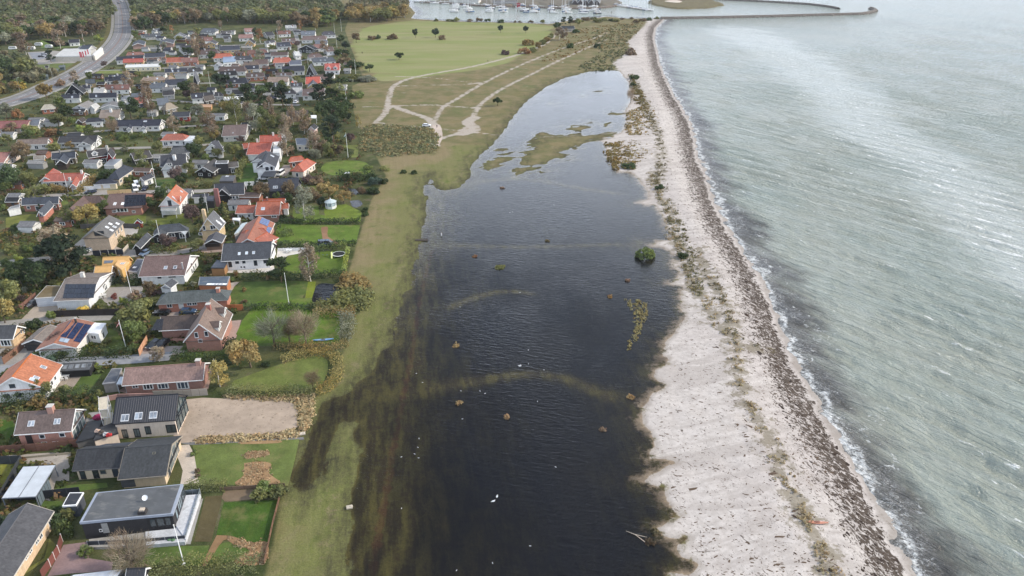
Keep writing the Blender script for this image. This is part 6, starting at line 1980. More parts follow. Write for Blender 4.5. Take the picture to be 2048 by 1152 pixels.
# --- single trees and shrubs placed where the photograph shows them
for a in [('bare', 'tan', cA, 1065,1120,8.0,1.15),('shrub', 'green', cA, 515,830,3.4,0.8),('shrub', 'dark green', cA, 470,745,3.2,0.8),('shrub', 'olive', cA, 545,690,3.2,0.8),
		  ('shrub', 'green', cA, 680,985,2.2,0.9),('shrub', 'dark green', cA, 440,655,1.8,1),('shrub', 'olive', cQ, 625,545,2.6,1),('shrub', 'olive', cQ, 775,515,2.8,1.0),
		  ('shrub', 'green', cQ, 690,480,3.0,1),('shrub', 'green', cQ, 110,190,1.4,1),('shrub', 'brown', cQ, 140,370,1.0,1),('shrub', 'brown', cQ, 140,330,1.0,1),
		  ('spread', 'amber', cC, 560,372,8.6,0.95),('birch', 'golden', cC, 320,525,6.6,1.5),('bare', 'brown', cC, 1045,535,4.6,1.15),('shrub', 'dark green', cC, 680,360,1.8,1),
		  ('bare', 'grey-green', cE, 750,1030,10.5,1.0),('bare', 'tan', cE, 990,1022,10,0.95),('bare', 'brown', cE, 870,1010,8,0.8),('pine', 'dark green', cE, 800,530,8.2,1.15),
		  ('birch', 'tan', cE, 1030,522,11.5,1.2),('shrub', 'amber', cE, 503,600,1.5,0.9),('shrub', 'brown', cE, 505,695,1.6,1),('shrub', 'dark green', cE, 210,440,2.0,1),
		  ('round', 'olive', cD, 1090,900,9.5,1.1),('round', 'green', cD, 1080,1010,6.5,1.1),('round', 'purple-brown', cD, 462,1050,4.6,1.0),('round', 'olive', cD, 95,720,9,1.0),
		  ('round', 'golden', cD, 40,850,7,1.0),('round', 'dark green', cD, 300,585,9,1.0),('round', 'dark green', cD, 170,560,8,0.9),('pine', 'black-green', cD, 560,500,14,1.25),
		  ('pine', 'black-green', cD, 440,480,12,1.0),('birch', 'tan', cD, 480,340,11,1.8),('shrub', 'yellow', cD, 660,768,2.6,1.1),('shrub', 'green', cD, 397,815,3.0,0.9),
		  ('shrub', 'red', cD, 910,655,2.0,0.9),('shrub', 'lime', cD, 967,688,2.0,0.8),('shrub', 'rust', cD, 1065,665,3.6,0.9),('round', 'brown', cD, 1190,640,5,0.9),
		  ('round', 'purple-brown', cD, 1345,275,6.5,1.0),('round', 'olive', cD, 1570,290,5,1.2),('birch', 'tan', cB, 1255,325,4.0,2.2),('round', 'olive', cB, 345,620,5.2,1.0),
		  ('shrub', 'olive', cB, 770,605,2.2,0.9),('shrub', 'lime', cB, 768,378,2.0,0.9),('shrub', 'bluish green', cB, 400,335,2.6,0.9),('shrub', 'green', cB, 480,305,2.8,1),
		  ('shrub', 'green', cB, 1465,235,1.8,0.9),('shrub', 'lime', cB, 1590,215,1.8,1.1),('shrub', 'dark green', cB, 1545,210,1.5,1.1),('shrub', 'amber', cB, 310,690,3.4,1.0),
		  ('shrub', 'olive', cB, 500,600,3,1.1),('shrub', 'brown', cB, 70,290,2.4,1.2),('shrub', 'dark green', cB, 285,60,3.4,1.0),('shrub', 'olive', cB, 845,200,2.4,1.0),
		  ('round', 'golden', cF, 910,620,8.2,1.15),('round', 'dark green', cF, 1580,470,6,0.9),('round', 'purple-brown', cF, 1965,575,6.5,1.1),('round', 'dark green', cF, 100,270,11,1.05),
		  ('round', 'olive', cF, 320,235,7,1.0),('round', 'purple-brown', cF, 1820,190,7.5,0.95),('shrub', 'green', cF, 1395,760,2.4,0.9),('round', 'lime', cF, 220,1020,4,0.9),
		  ('round', 'dark green', cF, 120,1140,6,1.1),('round', 'dark green', cF, 300,1140,6.5,1.0),('shrub', 'green', cF, 330,880,3.4,1),('shrub', 'olive', cF, 120,900,3.6,1),('shrub', 'green', cF, 30,470,3,1),
		  ('round', 'olive', cF, 690,620,6,1.1),('shrub', 'dark green', cF, 170,645,2,1.6),('round', 'olive', cF, 470,310,5,1.2),('shrub', 'olive', cF, 760,300,2,1.6),('shrub', 'amber', cF, 560,260,3,1.4),
		  ('round', 'purple-brown', cG, 130,590,6.4,1.0),('cone', 'black-green', cG, 245,480,6.4,0.9),('cone', 'olive', cG, 480,575,5.6,1.2),('cone', 'dark green', cG, 440,520,5,1.2),
		  ('round', 'brown', cG, 850,350,7,1.0),('round', 'brown', cG, 1120,340,7.5,0.8),('birch', 'grey-green', cG, 1285,568,12.5,1.25),('round', 'dark green', cG, 1120,450,7,0.9),
		  ('round', 'black-green', cG, 1440,435,4.6,1.0),('spread', 'amber', cG, 1530,330,6.5,1.15),('spread', 'amber', cG, 1680,395,5.2,1.05),('shrub', 'brown', cG, 1400,190,4,1.4),
		  ('shrub', 'purple-brown', cG, 1330,175,4,1.4),('shrub', 'dark green', cG, 1897,480,2.4,0.9),('shrub', 'dark green', cG, 1900,520,2.4,0.9),('shrub', 'dark green', cG, 1050,560,2.6,1.2),
		  ('shrub', 'brown', cG, 1130,555,2.0,1.0),('shrub', 'bluish green', cG, 2000,200,4,1.3),('shrub', 'brown', cG, 1870,290,3,1.0),('shrub', 'dark green', cG, 1980,290,3,1.4),('round', 'brown', cG, 1225,360,6,1.0),
		  ('birch', 'olive', cI, 580,305,15,1.2),('birch', 'grey-green', cI, 775,372,14,1.1),('round', 'olive', cI, 910,395,11,0.85),('round', 'green', cI, 840,330,11,0.8),('birch', 'rust', cI, 310,400,11,1.7),
		  ('birch', 'rust', cI, 720,330,13,1.1),('birch', 'rust', cI, 930,260,12,1.2),('birch', 'tan', cI, 1105,625,13,1.35),('birch', 'rust', cI, 1275,395,12,1.3),('birch', 'tan', cI, 1375,590,10,1.5),
		  ('pine', 'black-green', cI, 1570,485,13,1.1),('spread', 'dark green', cI, 1560,330,16,0.9),('pine', 'dark green', cI, 1660,220,12,1.0),('round', 'olive', cI, 560,655,8.5,0.95),
		  ('round', 'green', cI, 280,700,5,1.0),('round', 'olive', cI, 390,650,5,1.1),('round', 'brown', cI, 1455,620,8,1.0),('round', 'olive', cI, 1545,640,8,0.9),('round', 'brown', cI, 1620,640,7,0.9),
		  ('birch', 'golden', cI, 1830,335,7,1.0),('round', 'purple-brown', cI, 625,500,4,1.1),('pine', 'black-green', cI, 1060,140,13,1.1),('pine', 'dark green', cI, 860,150,13,1.0),('pine', 'dark green', cI, 700,110,12,1.0),
		  ('round', 'grey-green', cI, 190,240,8,1.0),('round', 'golden', cI, 480,180,7,1.2),('round', 'olive', cI, 1050,330,7,0.9),('birch', 'rust', cI, 1160,310,10,1.0),('round', 'golden', cI, 360,470,6,0.9),
		  ('round', 'olive', cI, 190,540,6,1.1),('round', 'dark green', cI, 130,620,6,1.0),('round', 'olive', cI, 100,800,5,1.1),('shrub', 'red', cI, 290,830,3,1.0),('shrub', 'red', cI, 410,800,2.6,1.0),
		  ('round', 'dark green', cH, 1345,245,12,1.0),('birch', 'rust', cH, 1545,210,15,1.2),('round', 'olive', cH, 610,325,7.5,1.3),('round', 'dark green', cH, 700,260,8.5,1.0),('round', 'green', cH, 645,165,8,1.0),
		  ('round', 'grey-green', cH, 80,245,9.5,1.0),('shrub', 'orange', cH, 190,235,6,0.9),('round', 'brown', cH, 235,685,9.5,1.05),('bare', 'rust', cH, 1165,400,8.5,0.9),('shrub', 'orange', cH, 560,420,5,1.4),
		  ('shrub', 'olive', cH, 330,400,6,1.3),('shrub', 'brown', cH, 110,390,6,1.2),('shrub', 'lime', cH, 850,370,4,1.4),('round', 'olive', cH, 1640,590,6,1.2),('shrub', 'amber', cH, 730,540,5,1.0),
		  ('shrub', 'olive', cH, 560,560,4.6,1.2),('shrub', 'dark green', cH, 1000,700,3.6,1.4),('round', 'olive', cH, 90,520,6,1),('round', 'dark green', cH, 1980,640,7,1),('round', 'green', cH, 1480,760,4.5,1.1),('shrub', 'dark green', cH, 1780,320,6,1.2),
		  ('round', 'amber', cJ, 480,1015,10,1.1),('round', 'dark green', cJ, 60,800,14,1.0),('round', 'olive', cJ, 290,800,14,1.15),('shrub', 'yellow', cJ, 210,905,6,1.0),('shrub', 'golden', cJ, 20,960,7,1.0),
		  ('pine', 'black-green', cJ, 525,645,9.5,0.9),('birch', 'rust', cJ, 620,495,15,1.4),('birch', 'tan', cJ, 690,340,14,1.0),('birch', 'rust', cJ, 270,560,17,1.4),('birch', 'rust', cJ, 210,500,13,1.5),
		  ('birch', 'rust', cJ, 860,425,14,1.4),('birch', 'rust', cJ, 950,360,14,1.2),('round', 'lime', cJ, 1020,455,8.5,1.2),('cone', 'dark green', cJ, 810,965,8.5,1.2),('birch', 'rust', cJ, 1335,940,12.5,1.4),
		  ('birch', 'rust', cJ, 1525,1060,13,1.3),('round', 'dark green', cJ, 1910,970,9,1.1),('round', 'dark green', cJ, 1965,575,7,1.1),('birch', 'rust', cJ, 2010,570,13,1.2),('birch', 'orange', cJ, 1765,350,8,1.2),
		  ('round', 'purple-brown', cJ, 1070,695,5,1.2),('round', 'green', cJ, 1660,710,5,0.9),('pine', 'grey-green', cJ, 1690,520,7,1.1),('round', 'olive', cJ, 1840,430,5.5,1.2),('round', 'dark green', cJ, 1680,345,7,1.1),
		  ('round', 'olive', cJ, 1420,790,4.5,1.2),('shrub', 'rust', cJ, 620,880,5,1.1),('round', 'olive', cJ, 1430,290,13,1.5),('round', 'golden', cJ, 1560,250,13,1.4),('round', 'green', cJ, 1390,400,8,1.0),
		  ('birch', 'rust', cK, 180,500,13,1.4),('birch', 'rust', cK, 190,610,9,1.5),('round', 'dark green', cK, 330,630,8,1.1),('spread', 'black-green', cK, 420,910,11,0.95),('round', 'dark green', cK, 60,560,6,1.3),
		  ('birch', 'orange', cK, 825,440,11.5,1.5),('pine', 'black-green', cK, 700,1020,9.5,1.2),('round', 'dark green', cK, 930,990,9,1.0),('birch', 'grey-green', cK, 825,650,9.5,1.8),('round', 'purple-brown', cK, 1205,490,6,1.0),
		  ('round', 'olive', cK, 945,530,6,1.1),('pine', 'black-green', cK, 1545,960,12,1.0),('pine', 'black-green', cK, 1440,1075,12,1.2),('round', 'dark green', cK, 1650,450,8,1.2),('round', 'black-green', cK, 1700,520,8,1.1),
		  ('shrub', 'dark green', cK, 1660,560,6,1.6),('shrub', 'brown', cK, 1680,640,5,1.6),('shrub', 'dark green', cK, 1760,700,6,1.6),('shrub', 'olive', cK, 1700,740,4.5,1.6),('shrub', 'dark green', cK, 1840,680,5,1.2),
		  ('shrub', 'olive', cK, 1780,820,5,1.6),('shrub', 'dark green', cK, 1660,840,4.5,1.6),('shrub', 'grey-green', cK, 1900,830,4,2.2),('shrub', 'green', cK, 1800,1000,5.5,1.4),('shrub', 'dark green', cK, 1740,1110,4,1.2),
		  ('round', 'dark green', cK, 1560,1040,8,1.0),('birch', 'rust', cK, 800,1120,9,1.4),('round', 'olive', cK, 1150,780,4,1.2),('round', 'olive', cK, 1200,850,5,1.2),('round', 'brown', cK, 1690,610,5,1.1),('birch', 'rust', cK, 420,300,8,1.3),
		  ('birch', 'orange', cK, 1230,310,9,1.5),('birch', 'amber', cK, 1390,310,9,1.5),('birch', 'tan', cK, 1020,320,10,1.3),('round', 'olive', cK, 180,370,8,1.1),('round', 'dark green', cK, 780,370,8,1)]:
	T(*a)
# meadow, dunes and lagoon
for kind, cn, x, y, hh, wd, lab in [
		('round', 'brown', 140,365,8.5,1.1, 'brown round tree standing alone where the meadow meets the houses'),
		('shrub', 'brown', 275,338,4.6,1.6, 'low brown bush at the left end of the meadow bushes'),
		('shrub', 'dark green', 325,332,4.4,1.0, 'small dark green bush against the low brown meadow bush'),
		('shrub', 'brown', 445,335,6.4,1.2, 'dense round brown bush between meadow path and dark trees'),
		('round', 'black-green', 645,322,8.0,0.85, 'dark round tree in the meadow, standing alone left of the pair'),
		('round', 'black-green', 815,320,8.6,0.85, 'taller dark tree of the pair in the middle of the meadow'),
		('shrub', 'brown', 870,336,4.8,1.3, 'brown bush at the foot of the dark meadow tree'),
		('spread', 'dark green', 505,510,6.4,1.0, 'ragged dark green tree on the near side of the meadow'),
		('round', 'black-green', 1370,280,7.6,0.85, 'dark tree on the far meadow nearest the boats'),
		('round', 'black-green', 1585,284,7.2,0.85, 'dark tree on the far meadow close to the sandy path'),
		('shrub', 'amber', 1608,385,7.0,1.2, 'large olive-brown bush beside the pale path bend'),
		('shrub', 'purple-brown', 1410,465,4.6,1.4, 'low purple-brown bush left of the pale path'),
		('shrub', 'orange', 1575,458,5.6,1.4, 'rusty bush at the near end of the tree row on the path'),
		('shrub', 'olive', 1650,445,5.6,1.0, 'olive tree second in the row along the path'),('round', 'amber', 1690,430,7,1.0, 'amber tree in the middle of the row along the path'),
		('round', 'olive', 1730,405,7,1.0, 'olive tree past the middle of the row along the path'),('round', 'amber', 1765,380,7,1.0, 'amber tree near the far end of the row along the path'),
		('round', 'olive', 1800,350,7,1.0, 'last olive tree at the far end of the path row'),
		('birch', 'rust', 1870,338,10,2.0, 'rust-coloured tree beside the dark house near the harbour'),('birch', 'rust', 1920,345,10,1.8, 'tall rust birch right of the grove by the harbour'),
		('round', 'dark green', 1850,260,8,1.1, 'dark green tree at the left of the harbour grove'),('pine', 'black-green', 1910,225,9,0.9, 'dark pine at the back of the harbour grove'),
		('pine', 'black-green', 1965,220,9,0.9, 'black-green pine over the dark house near the harbour'),('round', 'olive', 2030,225,8,1.0, 'olive tree right of the dark house near the harbour'),
		('shrub', 'dark green', 2015,280,5,1.2, 'dark bush in front of the dark house near the harbour'),
		('spread', 'dark green', 1345,905,5.6,0.9, 'lone dark green bushy tree on the heath beside the lagoon'),
		('shrub', 'dark green', 1965,408,5,1.2, 'dark bush at the far end of the heath track'),('spread', 'dark green', 255,612,6,1.0, 'dark bush on the meadow edge beside the white pole'),
		('shrub', 'grey-green', 230,690,4,2.4, 'low grey-green thicket at the corner of the meadow')]:
	T(kind, cn, cM, x, y, hh, wd, lab, far=True)
for kind, cn, x, y, hh, wd, lab in [
		('shrub', 'dark green', 1194,96,5,0.9, 'small dark round tree on the heath between the two tracks'),('shrub', 'rust', 1262,112,7,1.1, 'rusty brown thicket at the edge of the far sand'),
		('shrub', 'dark green', 1268,158,4,1.4, 'dark green clump where sand and lagoon meet, far end'),('shrub', 'dark green', 1266,172,2.6,1.4, 'small green clump just below the dark lagoon clump'),
		('bare', 'rust', 1261,206,8.5,0.8, 'bare reddish tree standing in the lagoon shallows'),
		('dome', 'green', 1290,512,3.3,1.22, 'big dome-shaped green bush standing in the lagoon'),
		('shrub', 'dark green', 1258,335,2.6,2.4, 'dark green low bush on the near tip of the dune island'),
		('shrub', 'dark green', 1318,378,2.4,1.4, 'dark bush at the beach edge above the small sand spit'),
		('shrub', 'dark green', 1366,515,2.2,1.5, 'green bush on the beach edge beside the dome bush'),
		('dome', 'dark green', 807,346,1.7,1.1, 'left one of two clipped round bushes beside the pale track'),('dome', 'dark green', 828,347,1.7,1.1, 'right one of two clipped round bushes beside the pale track'),
		('shrub', 'green', 735,338,2.6,1.6, 'green bush on the strip left of the clipped pair'),('shrub', 'olive', 770,340,2.4,1.5, 'olive bush nearest to the clipped pair on the strip'),
		('shrub', 'dark green', 745,358,3.0,1.5, 'dark bush beside the garden ponds'),('shrub', 'dark green', 768,366,2.6,1.4, 'dark bush at the outer edge of the garden ponds'),('shrub', 'brown', 722,384,2.6,1.2, 'round brown bush at the pond edge'),('shrub', 'dark green', 748,384,2.4,1.8, 'low dark hedge bush right of the brown pond bush')]:
	T(kind, cn, cN, x, y, hh, wd, lab, far=y < 230)


def blocked(P, margin=0.6):
	P = np.asarray(P)[:, :2]
	m = np.zeros(len(P), bool)
	for poly in NO_PLANT:
		lo, hi = poly.min(0) - 2, poly.max(0) + 2
		near = ((P > lo) & (P < hi)).all(1)
		if near.any():
			ix = np.where(near)[0]
			m[ix] |= sd_poly(P[ix], poly) > -margin
	return m


def sprinkle(poly_px, n, rng, margin=0.6, avoid=True):
	"""points evenly spread over the photo outline's ground area"""
	poly = GP(poly_px)[:, :2]
	px = np.array(poly_px, float)
	out = []
	while len(out) < n:
		c = np.column_stack([rng.uniform(px[:, 0].min(), px[:, 0].max(), n * 2), rng.uniform(px[:, 1].min(), px[:, 1].max(), n * 2)])
		q = np.array([G(p)[:2] for p in c])
		ok = sd_poly(q, poly) > 0
		if avoid:
			ok &= ~blocked(q, margin)
		out += list(q[ok])
		if len(c) > 40 * n:
			break
	return np.array(out[:n])


# --- little outbuildings filling the gaps between the houses
def outbuildings(poly, n, names):
	for q in sprinkle(poly, n, NR, 4.2):
		if blocked(q[None], 4.2)[0]:
			continue
		rn, rc, wn, wc, nm = R.choice(names)
		px_ = to_px((*q, 0))
		nb = sorted(LANDM, key=lambda x: (x.px[0] - px_[0]) ** 2 + 2.2 * (x.px[1] - px_[1]) ** 2)
		lab = next((c_ for k in range(12) for c_ in (f"{rn} roofed {wn} {nm} {rel(px_, nb[k].px)} the {nb[k].short}",) if c_ not in LABELS), None)
		if lab is None:
			continue
		h = House(lab, cat=nm, name=nm, group='sheds and garages', far=True)
		L_, a = R.uniform(2.2,4.2), R.uniform(-.12, .12)
		r1, r2, e = (q[0] - L_, q[1] - L_ * a, 3.3),(q[0] + L_, q[1] + L_ * a, 3.3),(q[0], q[1] - R.uniform(1.7,2.6),2.3)
		h.gable(to_px(r1), to_px(r2), to_px(e),3.3,2.3, rc, wc, win=R.random() < .6, oh=.25, trim=R.choice([TRIM, None]))


OUTB = [('dark', (64,66,72), 'white', (212,212,210), 'garage'),('pale', (160,158,154), 'grey', (150,150,148), 'shed'),('navy', (58,62,76), 'white', (212,212,210), 'garage'),('black', (44,45,50), 'brown', (110,84,64), 'shed'),('brown', (112,92,82), 'brick', (150,100,80), 'garage'),('grey', (132,132,134), 'white', (212,212,210), 'annex')]
outbuildings([(250,120),(280,66),(670,66),(700,120),(690,190),(560,215),(330,215),(170,205),(190,150)], 80, OUTB)
outbuildings([(10,250),(170,225),(560,230),(620,300),(540,420),(300,430),(10,470)], 34, OUTB)

# --- shrubs scattered through the gardens
VILN = [(-20,1140),(0,620),(0,330),(0,240),(60,205),(170,165),(250,120),(275,60),(680,62),(712,130),(700,215),(715,300),(740,330),(700,420),(560,440),(560,560),(450,640),(430,700),(200,740),(190,900),(20,1140)]
spots = sprinkle(VILN, 215, NR, 0.9)
for q in spots:
	cn = R.choice(['green', 'dark green', 'olive', 'olive', 'brown', 'green', 'dark green', 'dark green', 'green', 'purple-brown', 'black-green', 'grey-green'])
	far = to_px((*q, 0))[1] < 240
	r = R.random()
	py_ = to_px((*q, 0))[1]
	if py_ > 430:
		plant('shrub', cn, (*q, 0), R.uniform(1.2,2.4), R.uniform(0.8,1.4))
	elif r < 0.55:
		plant('shrub', cn, (*q, 0), R.uniform(1.6,3.6), R.uniform(0.8,1.4), far=far)
	elif r < 0.8:
		plant('round', cn, (*q, 0), R.uniform(3.5,6.5), R.uniform(0.9,1.2), far=far)
	elif r < 0.94:
		plant('cone', R.choice(['dark green', 'black-green', 'olive']),(*q, 0), R.uniform(3,6), R.uniform(0.9,1.3), far=far)
	else:
		plant('birch', R.choice(['rust', 'tan', 'olive']),(*q, 0), R.uniform(7,11), R.uniform(1.2,1.7), far=far)


def tufts(name, pts, hgt, wid, n_leaf, leaf, rgb, label=None, rng=NR, up=0.3):
	"""one mesh of low leafy or grassy clumps, nobody could count them"""
	C, N, Tn, Hn = [], [], [], []
	for p in pts:
		h, w = hgt * rng.uniform(0.5,1.5), wid * rng.uniform(0.4,1.7)
		m = n_leaf
		d = rng.normal(size=(m, 3)); d /= np.linalg.norm(d, axis=1)[:, None]
		d[:, 2] = np.abs(d[:, 2])
		z = p[2] if len(p) > 2 else 0.0
		C.append(np.array([p[0], p[1], z]) + d * np.array([w, w, h]) * rng.uniform(0.5,1,(m, 1)))
		N.append(d + rng.normal(size=(m, 3)) * 0.5 + np.array([0,0, up]))
		t = rng.normal(0.5,0.16)
		Tn.append(np.clip(t + rng.normal(0,0.14, m),0,1)); Hn.append(np.clip(rng.normal(0.5,0.28) + rng.normal(0,0.12, m),0,1))
	C, N = np.concatenate(C), np.concatenate(N)
	V, Fq = cards(C, N, leaf, rng)
	o = link(name, npmesh(name, V, Fq, 'leaf', tone=np.repeat(np.concatenate(Tn),4), hue=np.repeat(np.concatenate(Hn),4)), color=lin(rgb))
	o['kind'] = 'stuff'
	if label:
		o['label'] = label
	return o


for nm, rgb, n in (('undergrowth', (74,84,42),900),('undergrowth', (98,92,48),800),('undergrowth', (108,86,58),600)):
	tufts(nm, sprinkle(VILN, n, NR, 0.4),1.3,1.4,16,0.30, rgb)


def strip_line(pts, f=cN):
	return GP(smooth([f(*p) for p in pts], 4))[:, :2]


def hedge(label, pts, w, hgt, cname, f=cA, loose=0.12, dens=9.0):
	c = strip_line(pts, f)
	L = np.concatenate([[0], np.cumsum(np.linalg.norm(np.diff(c, axis=0), axis=1))])
	n = int(L[-1] * (w + 2 * hgt) * dens)
	mpx = mpp(f(*pts[0]))
	leaf = float(np.clip(mpx * 0.95,0.10,0.3))
	n = int(min(n * (0.16 / leaf) ** 1.2,5200))
	rng = NR
	s = rng.uniform(0, L[-1], n)
	x = np.interp(s, L, c[:, 0]); y = np.interp(s, L, c[:, 1])
	t = np.stack([np.interp(s + 0.3, L, c[:, 0]) - np.interp(s - 0.3, L, c[:, 0]), np.interp(s + 0.3, L, c[:, 1]) - np.interp(s - 0.3, L, c[:, 1])], 1)
	t /= np.maximum(np.linalg.norm(t, axis=1),1e-6)[:, None]
	nr = np.stack([-t[:, 1], t[:, 0]], 1)
	side = rng.random(n)
	a = np.where(side < 0.45, rng.uniform(-1,1, n), np.where(side < 0.73,-1,1)) * (1 - np.abs(rng.normal(0, loose, n)))
	zz = np.where(side < 0.45,1.0, rng.uniform(0.02,1, n))
	lump = 1 + 0.22 * np.sin(s * 1.7 + rng.uniform(0,6)) * np.sin(s * 0.63) + rng.normal(0, loose, n)
	C = np.stack([x + nr[:, 0] * a * w / 2 * lump, y + nr[:, 1] * a * w / 2 * lump, zz * hgt * np.clip(lump, 0.6,1.4)], 1)
	N = np.stack([nr[:, 0] * a * (side >= 0.45), nr[:, 1] * a * (side >= 0.45),0.2 + 0.9 * (side < 0.45)], 1) + rng.normal(size=(n, 3)) * 0.5
	V, Fq = cards(C, N, leaf, rng)
	tone = np.clip(0.5 + 0.18 * np.sin(s * 0.9) + rng.normal(0,0.16, n),0,1)
	hue = np.clip(0.5 + 0.3 * np.sin(s * 0.37 + 1) + rng.normal(0,0.2, n),0,1)
	mid = c[len(c) // 2]
	V = V - np.array([mid[0], mid[1], 0])
	o = link('hedge', npmesh('hedge', V, Fq, 'leaf', tone=np.repeat(tone, 4), hue=np.repeat(hue, 4)), color=lin(PCOL[cname]))
	o.location = (mid[0], mid[1], 0)
	tag(o, label, 'hedge', 'hedges round the gardens')
	return o


hedge('wide olive and yellow hedge along the bottom edge of the garden', [(1130,1125),(1500,1095),(2060,1080)], 3.0,2.0, 'olive', cA)
hedge('yellow-green hedge between pale terrace and glass-railed deck', [(1465,470),(1790,460)], 2.2,1.7, 'olive', cA)
hedge('long dark green hedge behind the mottled brick bungalow', [(0,690),(400,645),(790,612)], 3.0,2.3, 'dark green', cB)
hedge('dark garden hedge in front of the solar array house', [(330,320),(560,305),(760,290),(1060,282)], 2.4,2.0, 'dark green', cB)
hedge('dark hedge along the lane above the pink-brown bungalow', [(1360,300),(1560,310),(1860,345)], 2.6,1.9, 'dark green', cB)
hedge('clipped dark hedge at the foot of the steep-gabled brick house', [(1680,210),(1860,208)], 2.2,1.8, 'black-green', cB)
hedge('curving golden hedge round the end of the rounded lawn', [(800,332),(950,295),(1080,275),(1200,295),(1250,370),(1225,480),(1140,560),(1075,575)], 2.6,1.5, 'golden', cC, 0.2)
hedge('loose olive hedge between rounded lawn and gravel plot', [(390,570),(700,590),(1060,575)], 3.0,1.5, 'olive', cC, 0.2)
hedge('brownish hedge under the two bare trees', [(740,215),(900,225),(1200,222),(1320,195)], 2.6,1.3, 'amber', cC, 0.2)
hedge('clipped dark hedge behind the flagpole lawn', [(490,505),(700,495),(960,508),(1060,495),(1300,482)], 2.0,1.8, 'dark green', cE)
hedge('low dark hedge between flagpole lawn and bare-tree lawn', [(500,742),(620,738),(860,742),(1060,748)], 2.0,1.4, 'dark green', cE)
hedge('green hedge behind the trampoline', [(1050,285),(1320,268)], 2.2,1.8, 'green', cE)
hedge('light green hedge on the outer side of the trampoline lawn', [(1325,275),(1290,460)], 1.2,1.3, 'lime', cE)
hedge('dark hedge between worn-path lawn and white terrace', [(770,250),(1030,250),(1390,240)], 2.2,1.6, 'dark green', cE)
hedge('dark brown-green hedge on the far side of the worn-path lawn', [(790,60),(1000,68),(1420,66)], 2.4,1.5, 'dark green', cE)
hedge('yellow-olive hedge above the flooded corner of the bare-tree lawn', [(1060,785),(1260,795),(1385,785)], 3.0,1.8, 'amber', cE, 0.2)
hedge('loose olive hedge beside the blue kayak', [(1300,800),(1325,900),(1290,1000)], 3.6,2.0, 'grey-green', cE, 0.25)
hedge('rounded dark green mound hedge beside the cross-hipped solar house', [(775,165),(890,148)], 3.6,1.6, 'green', cE)
hedge('dark hedge stub below the plywood house', [(870,545),(1000,535)], 2.2,1.8, 'black-green', cD)
hedge('full green hedge block below the slate-blue garage', [(1012,540),(1125,545)], 3.6,2.2, 'dark green', cD)
hedge('stepped clipped hedge before the yellow brick balcony house', [(1150,785),(1310,795)], 2.6,1.6, 'olive', cF, 0.06)
hedge('clipped green hedge in front of the blue-grey hipped house', [(1540,895),(1840,890)], 2.8,1.6, 'olive', cF, 0.06)
hedge('low green hedge under the flag at the blue-grey hipped house', [(1580,855),(1820,850)], 2.2,1.2, 'green', cF)
hedge('clipped olive hedge left of the slate brick-dormer house', [(130,945),(340,935)], 2.6,1.7, 'olive', cI, 0.06)
hedge('bending olive hedge beside the modern white house', [(590,880),(625,760),(690,655)], 2.4,1.7, 'olive', cI)
hedge('tall reedy dark hedge behind the pond', [(1620,140),(1800,165),(2000,140)], 4.0,2.8, 'dark green', cG, 0.25)
hedge('long clipped hedge along the lane below the navy-roofed white house', [(1190,420),(1500,430)], 2.4,1.6, 'green', cH)
hedge('dark hedge beside the red L-shaped house drive', [(400,250),(330,330),(250,300)], 3,2.0, 'olive', cF)
hedge('hedge of mixed amber shrubs before the red L-shaped house', [(420,295),(600,270),(780,285),(900,230),(940,150)], 3,1.8, 'amber', cF, 0.2)
hedge('dark hedge on the lane left of the brown-roofed white house', [(1190,455),(1400,450)], 2.0,1.4, 'dark green', cH)
hedge('short clipped hedge behind the worn-path lawn corner', [(760,100),(800,95)], 3.0,1.7, 'dark green', cE)
hedge('low wild hedge dividing lane and garden left of the tan oak', [(1480,930),(1700,925)], 2.2,1.5, 'green', cJ)


def thicket(label, pts, hgt, cname, f, n=70, leaf=0.28):
	poly = GP([f(*p) for p in pts])[:, :2]
	q = sprinkle([f(*p) for p in pts], n, NR, avoid=False)
	c = q.mean(0)
	o = tufts('thicket', np.column_stack([q - c, np.zeros(len(q))]), hgt, hgt * 0.9,34, leaf, PCOL[cname])
	del o['kind']
	o.location = (c[0], c[1], 0)
	tag(o, label, 'thicket', 'thickets at the garden edge')
	return o


thicket('olive and golden thicket above the garden pond', [(1285,495),(1420,500),(1465,560),(1400,590),(1285,590)], 2.0, 'amber', cE)
thicket('big rounded olive thicket right of the garden pond', [(1245,625),(1400,605),(1475,660),(1435,735),(1215,740)], 2.4, 'olive', cE, 90)
thicket('low thicket at the near edge of the garden pond', [(1050,720),(1165,695),(1180,745),(1060,750)], 1.6, 'olive', cE, 30)
# heath scrub between houses and the parking place
for nm, rgb, n in (('scrub', (122,118,82),330),('scrub', (140,124,82),170),('scrub', (106,112,78),230)):
	tufts(nm, sprinkle([(722,262),(735,250),(800,252),(862,256),(876,275),(872,306),(800,311),(770,316),(740,306),(716,296),(725,280)], n, NR),0.8,1.5,14,0.34, rgb)
for nm, rgb, n, poly in (('scrub', (92,96,66),420, [(1180,62),(1290,40),(1276,66),(1258,90),(1264,100),(1245,118),(1222,128),(1235,138),(1190,142),(1150,140),(1200,105)]),
						 ('scrub', (120,100,60),300, [(1150,60),(1290,40),(1276,66),(1258,90),(1180,100),(1110,120),(1080,130)]),
						 ('dune_scrub', (132,114,70),260, [(1252,228),(1300,205),(1325,262),(1308,276),(1255,270)]),
						 ('dune_scrub', (124,106,58),260, [(1210,288),(1260,282),(1300,290),(1315,310),(1290,322),(1258,342),(1226,338),(1212,310)]),
						 ('dune_scrub', (110,98,58),200, [(1258,145),(1288,190),(1302,235),(1290,240),(1268,200)])):
	tufts(nm, sprinkle(poly, n, NR, avoid=False),0.9,1.3,10,0.36, rgb)
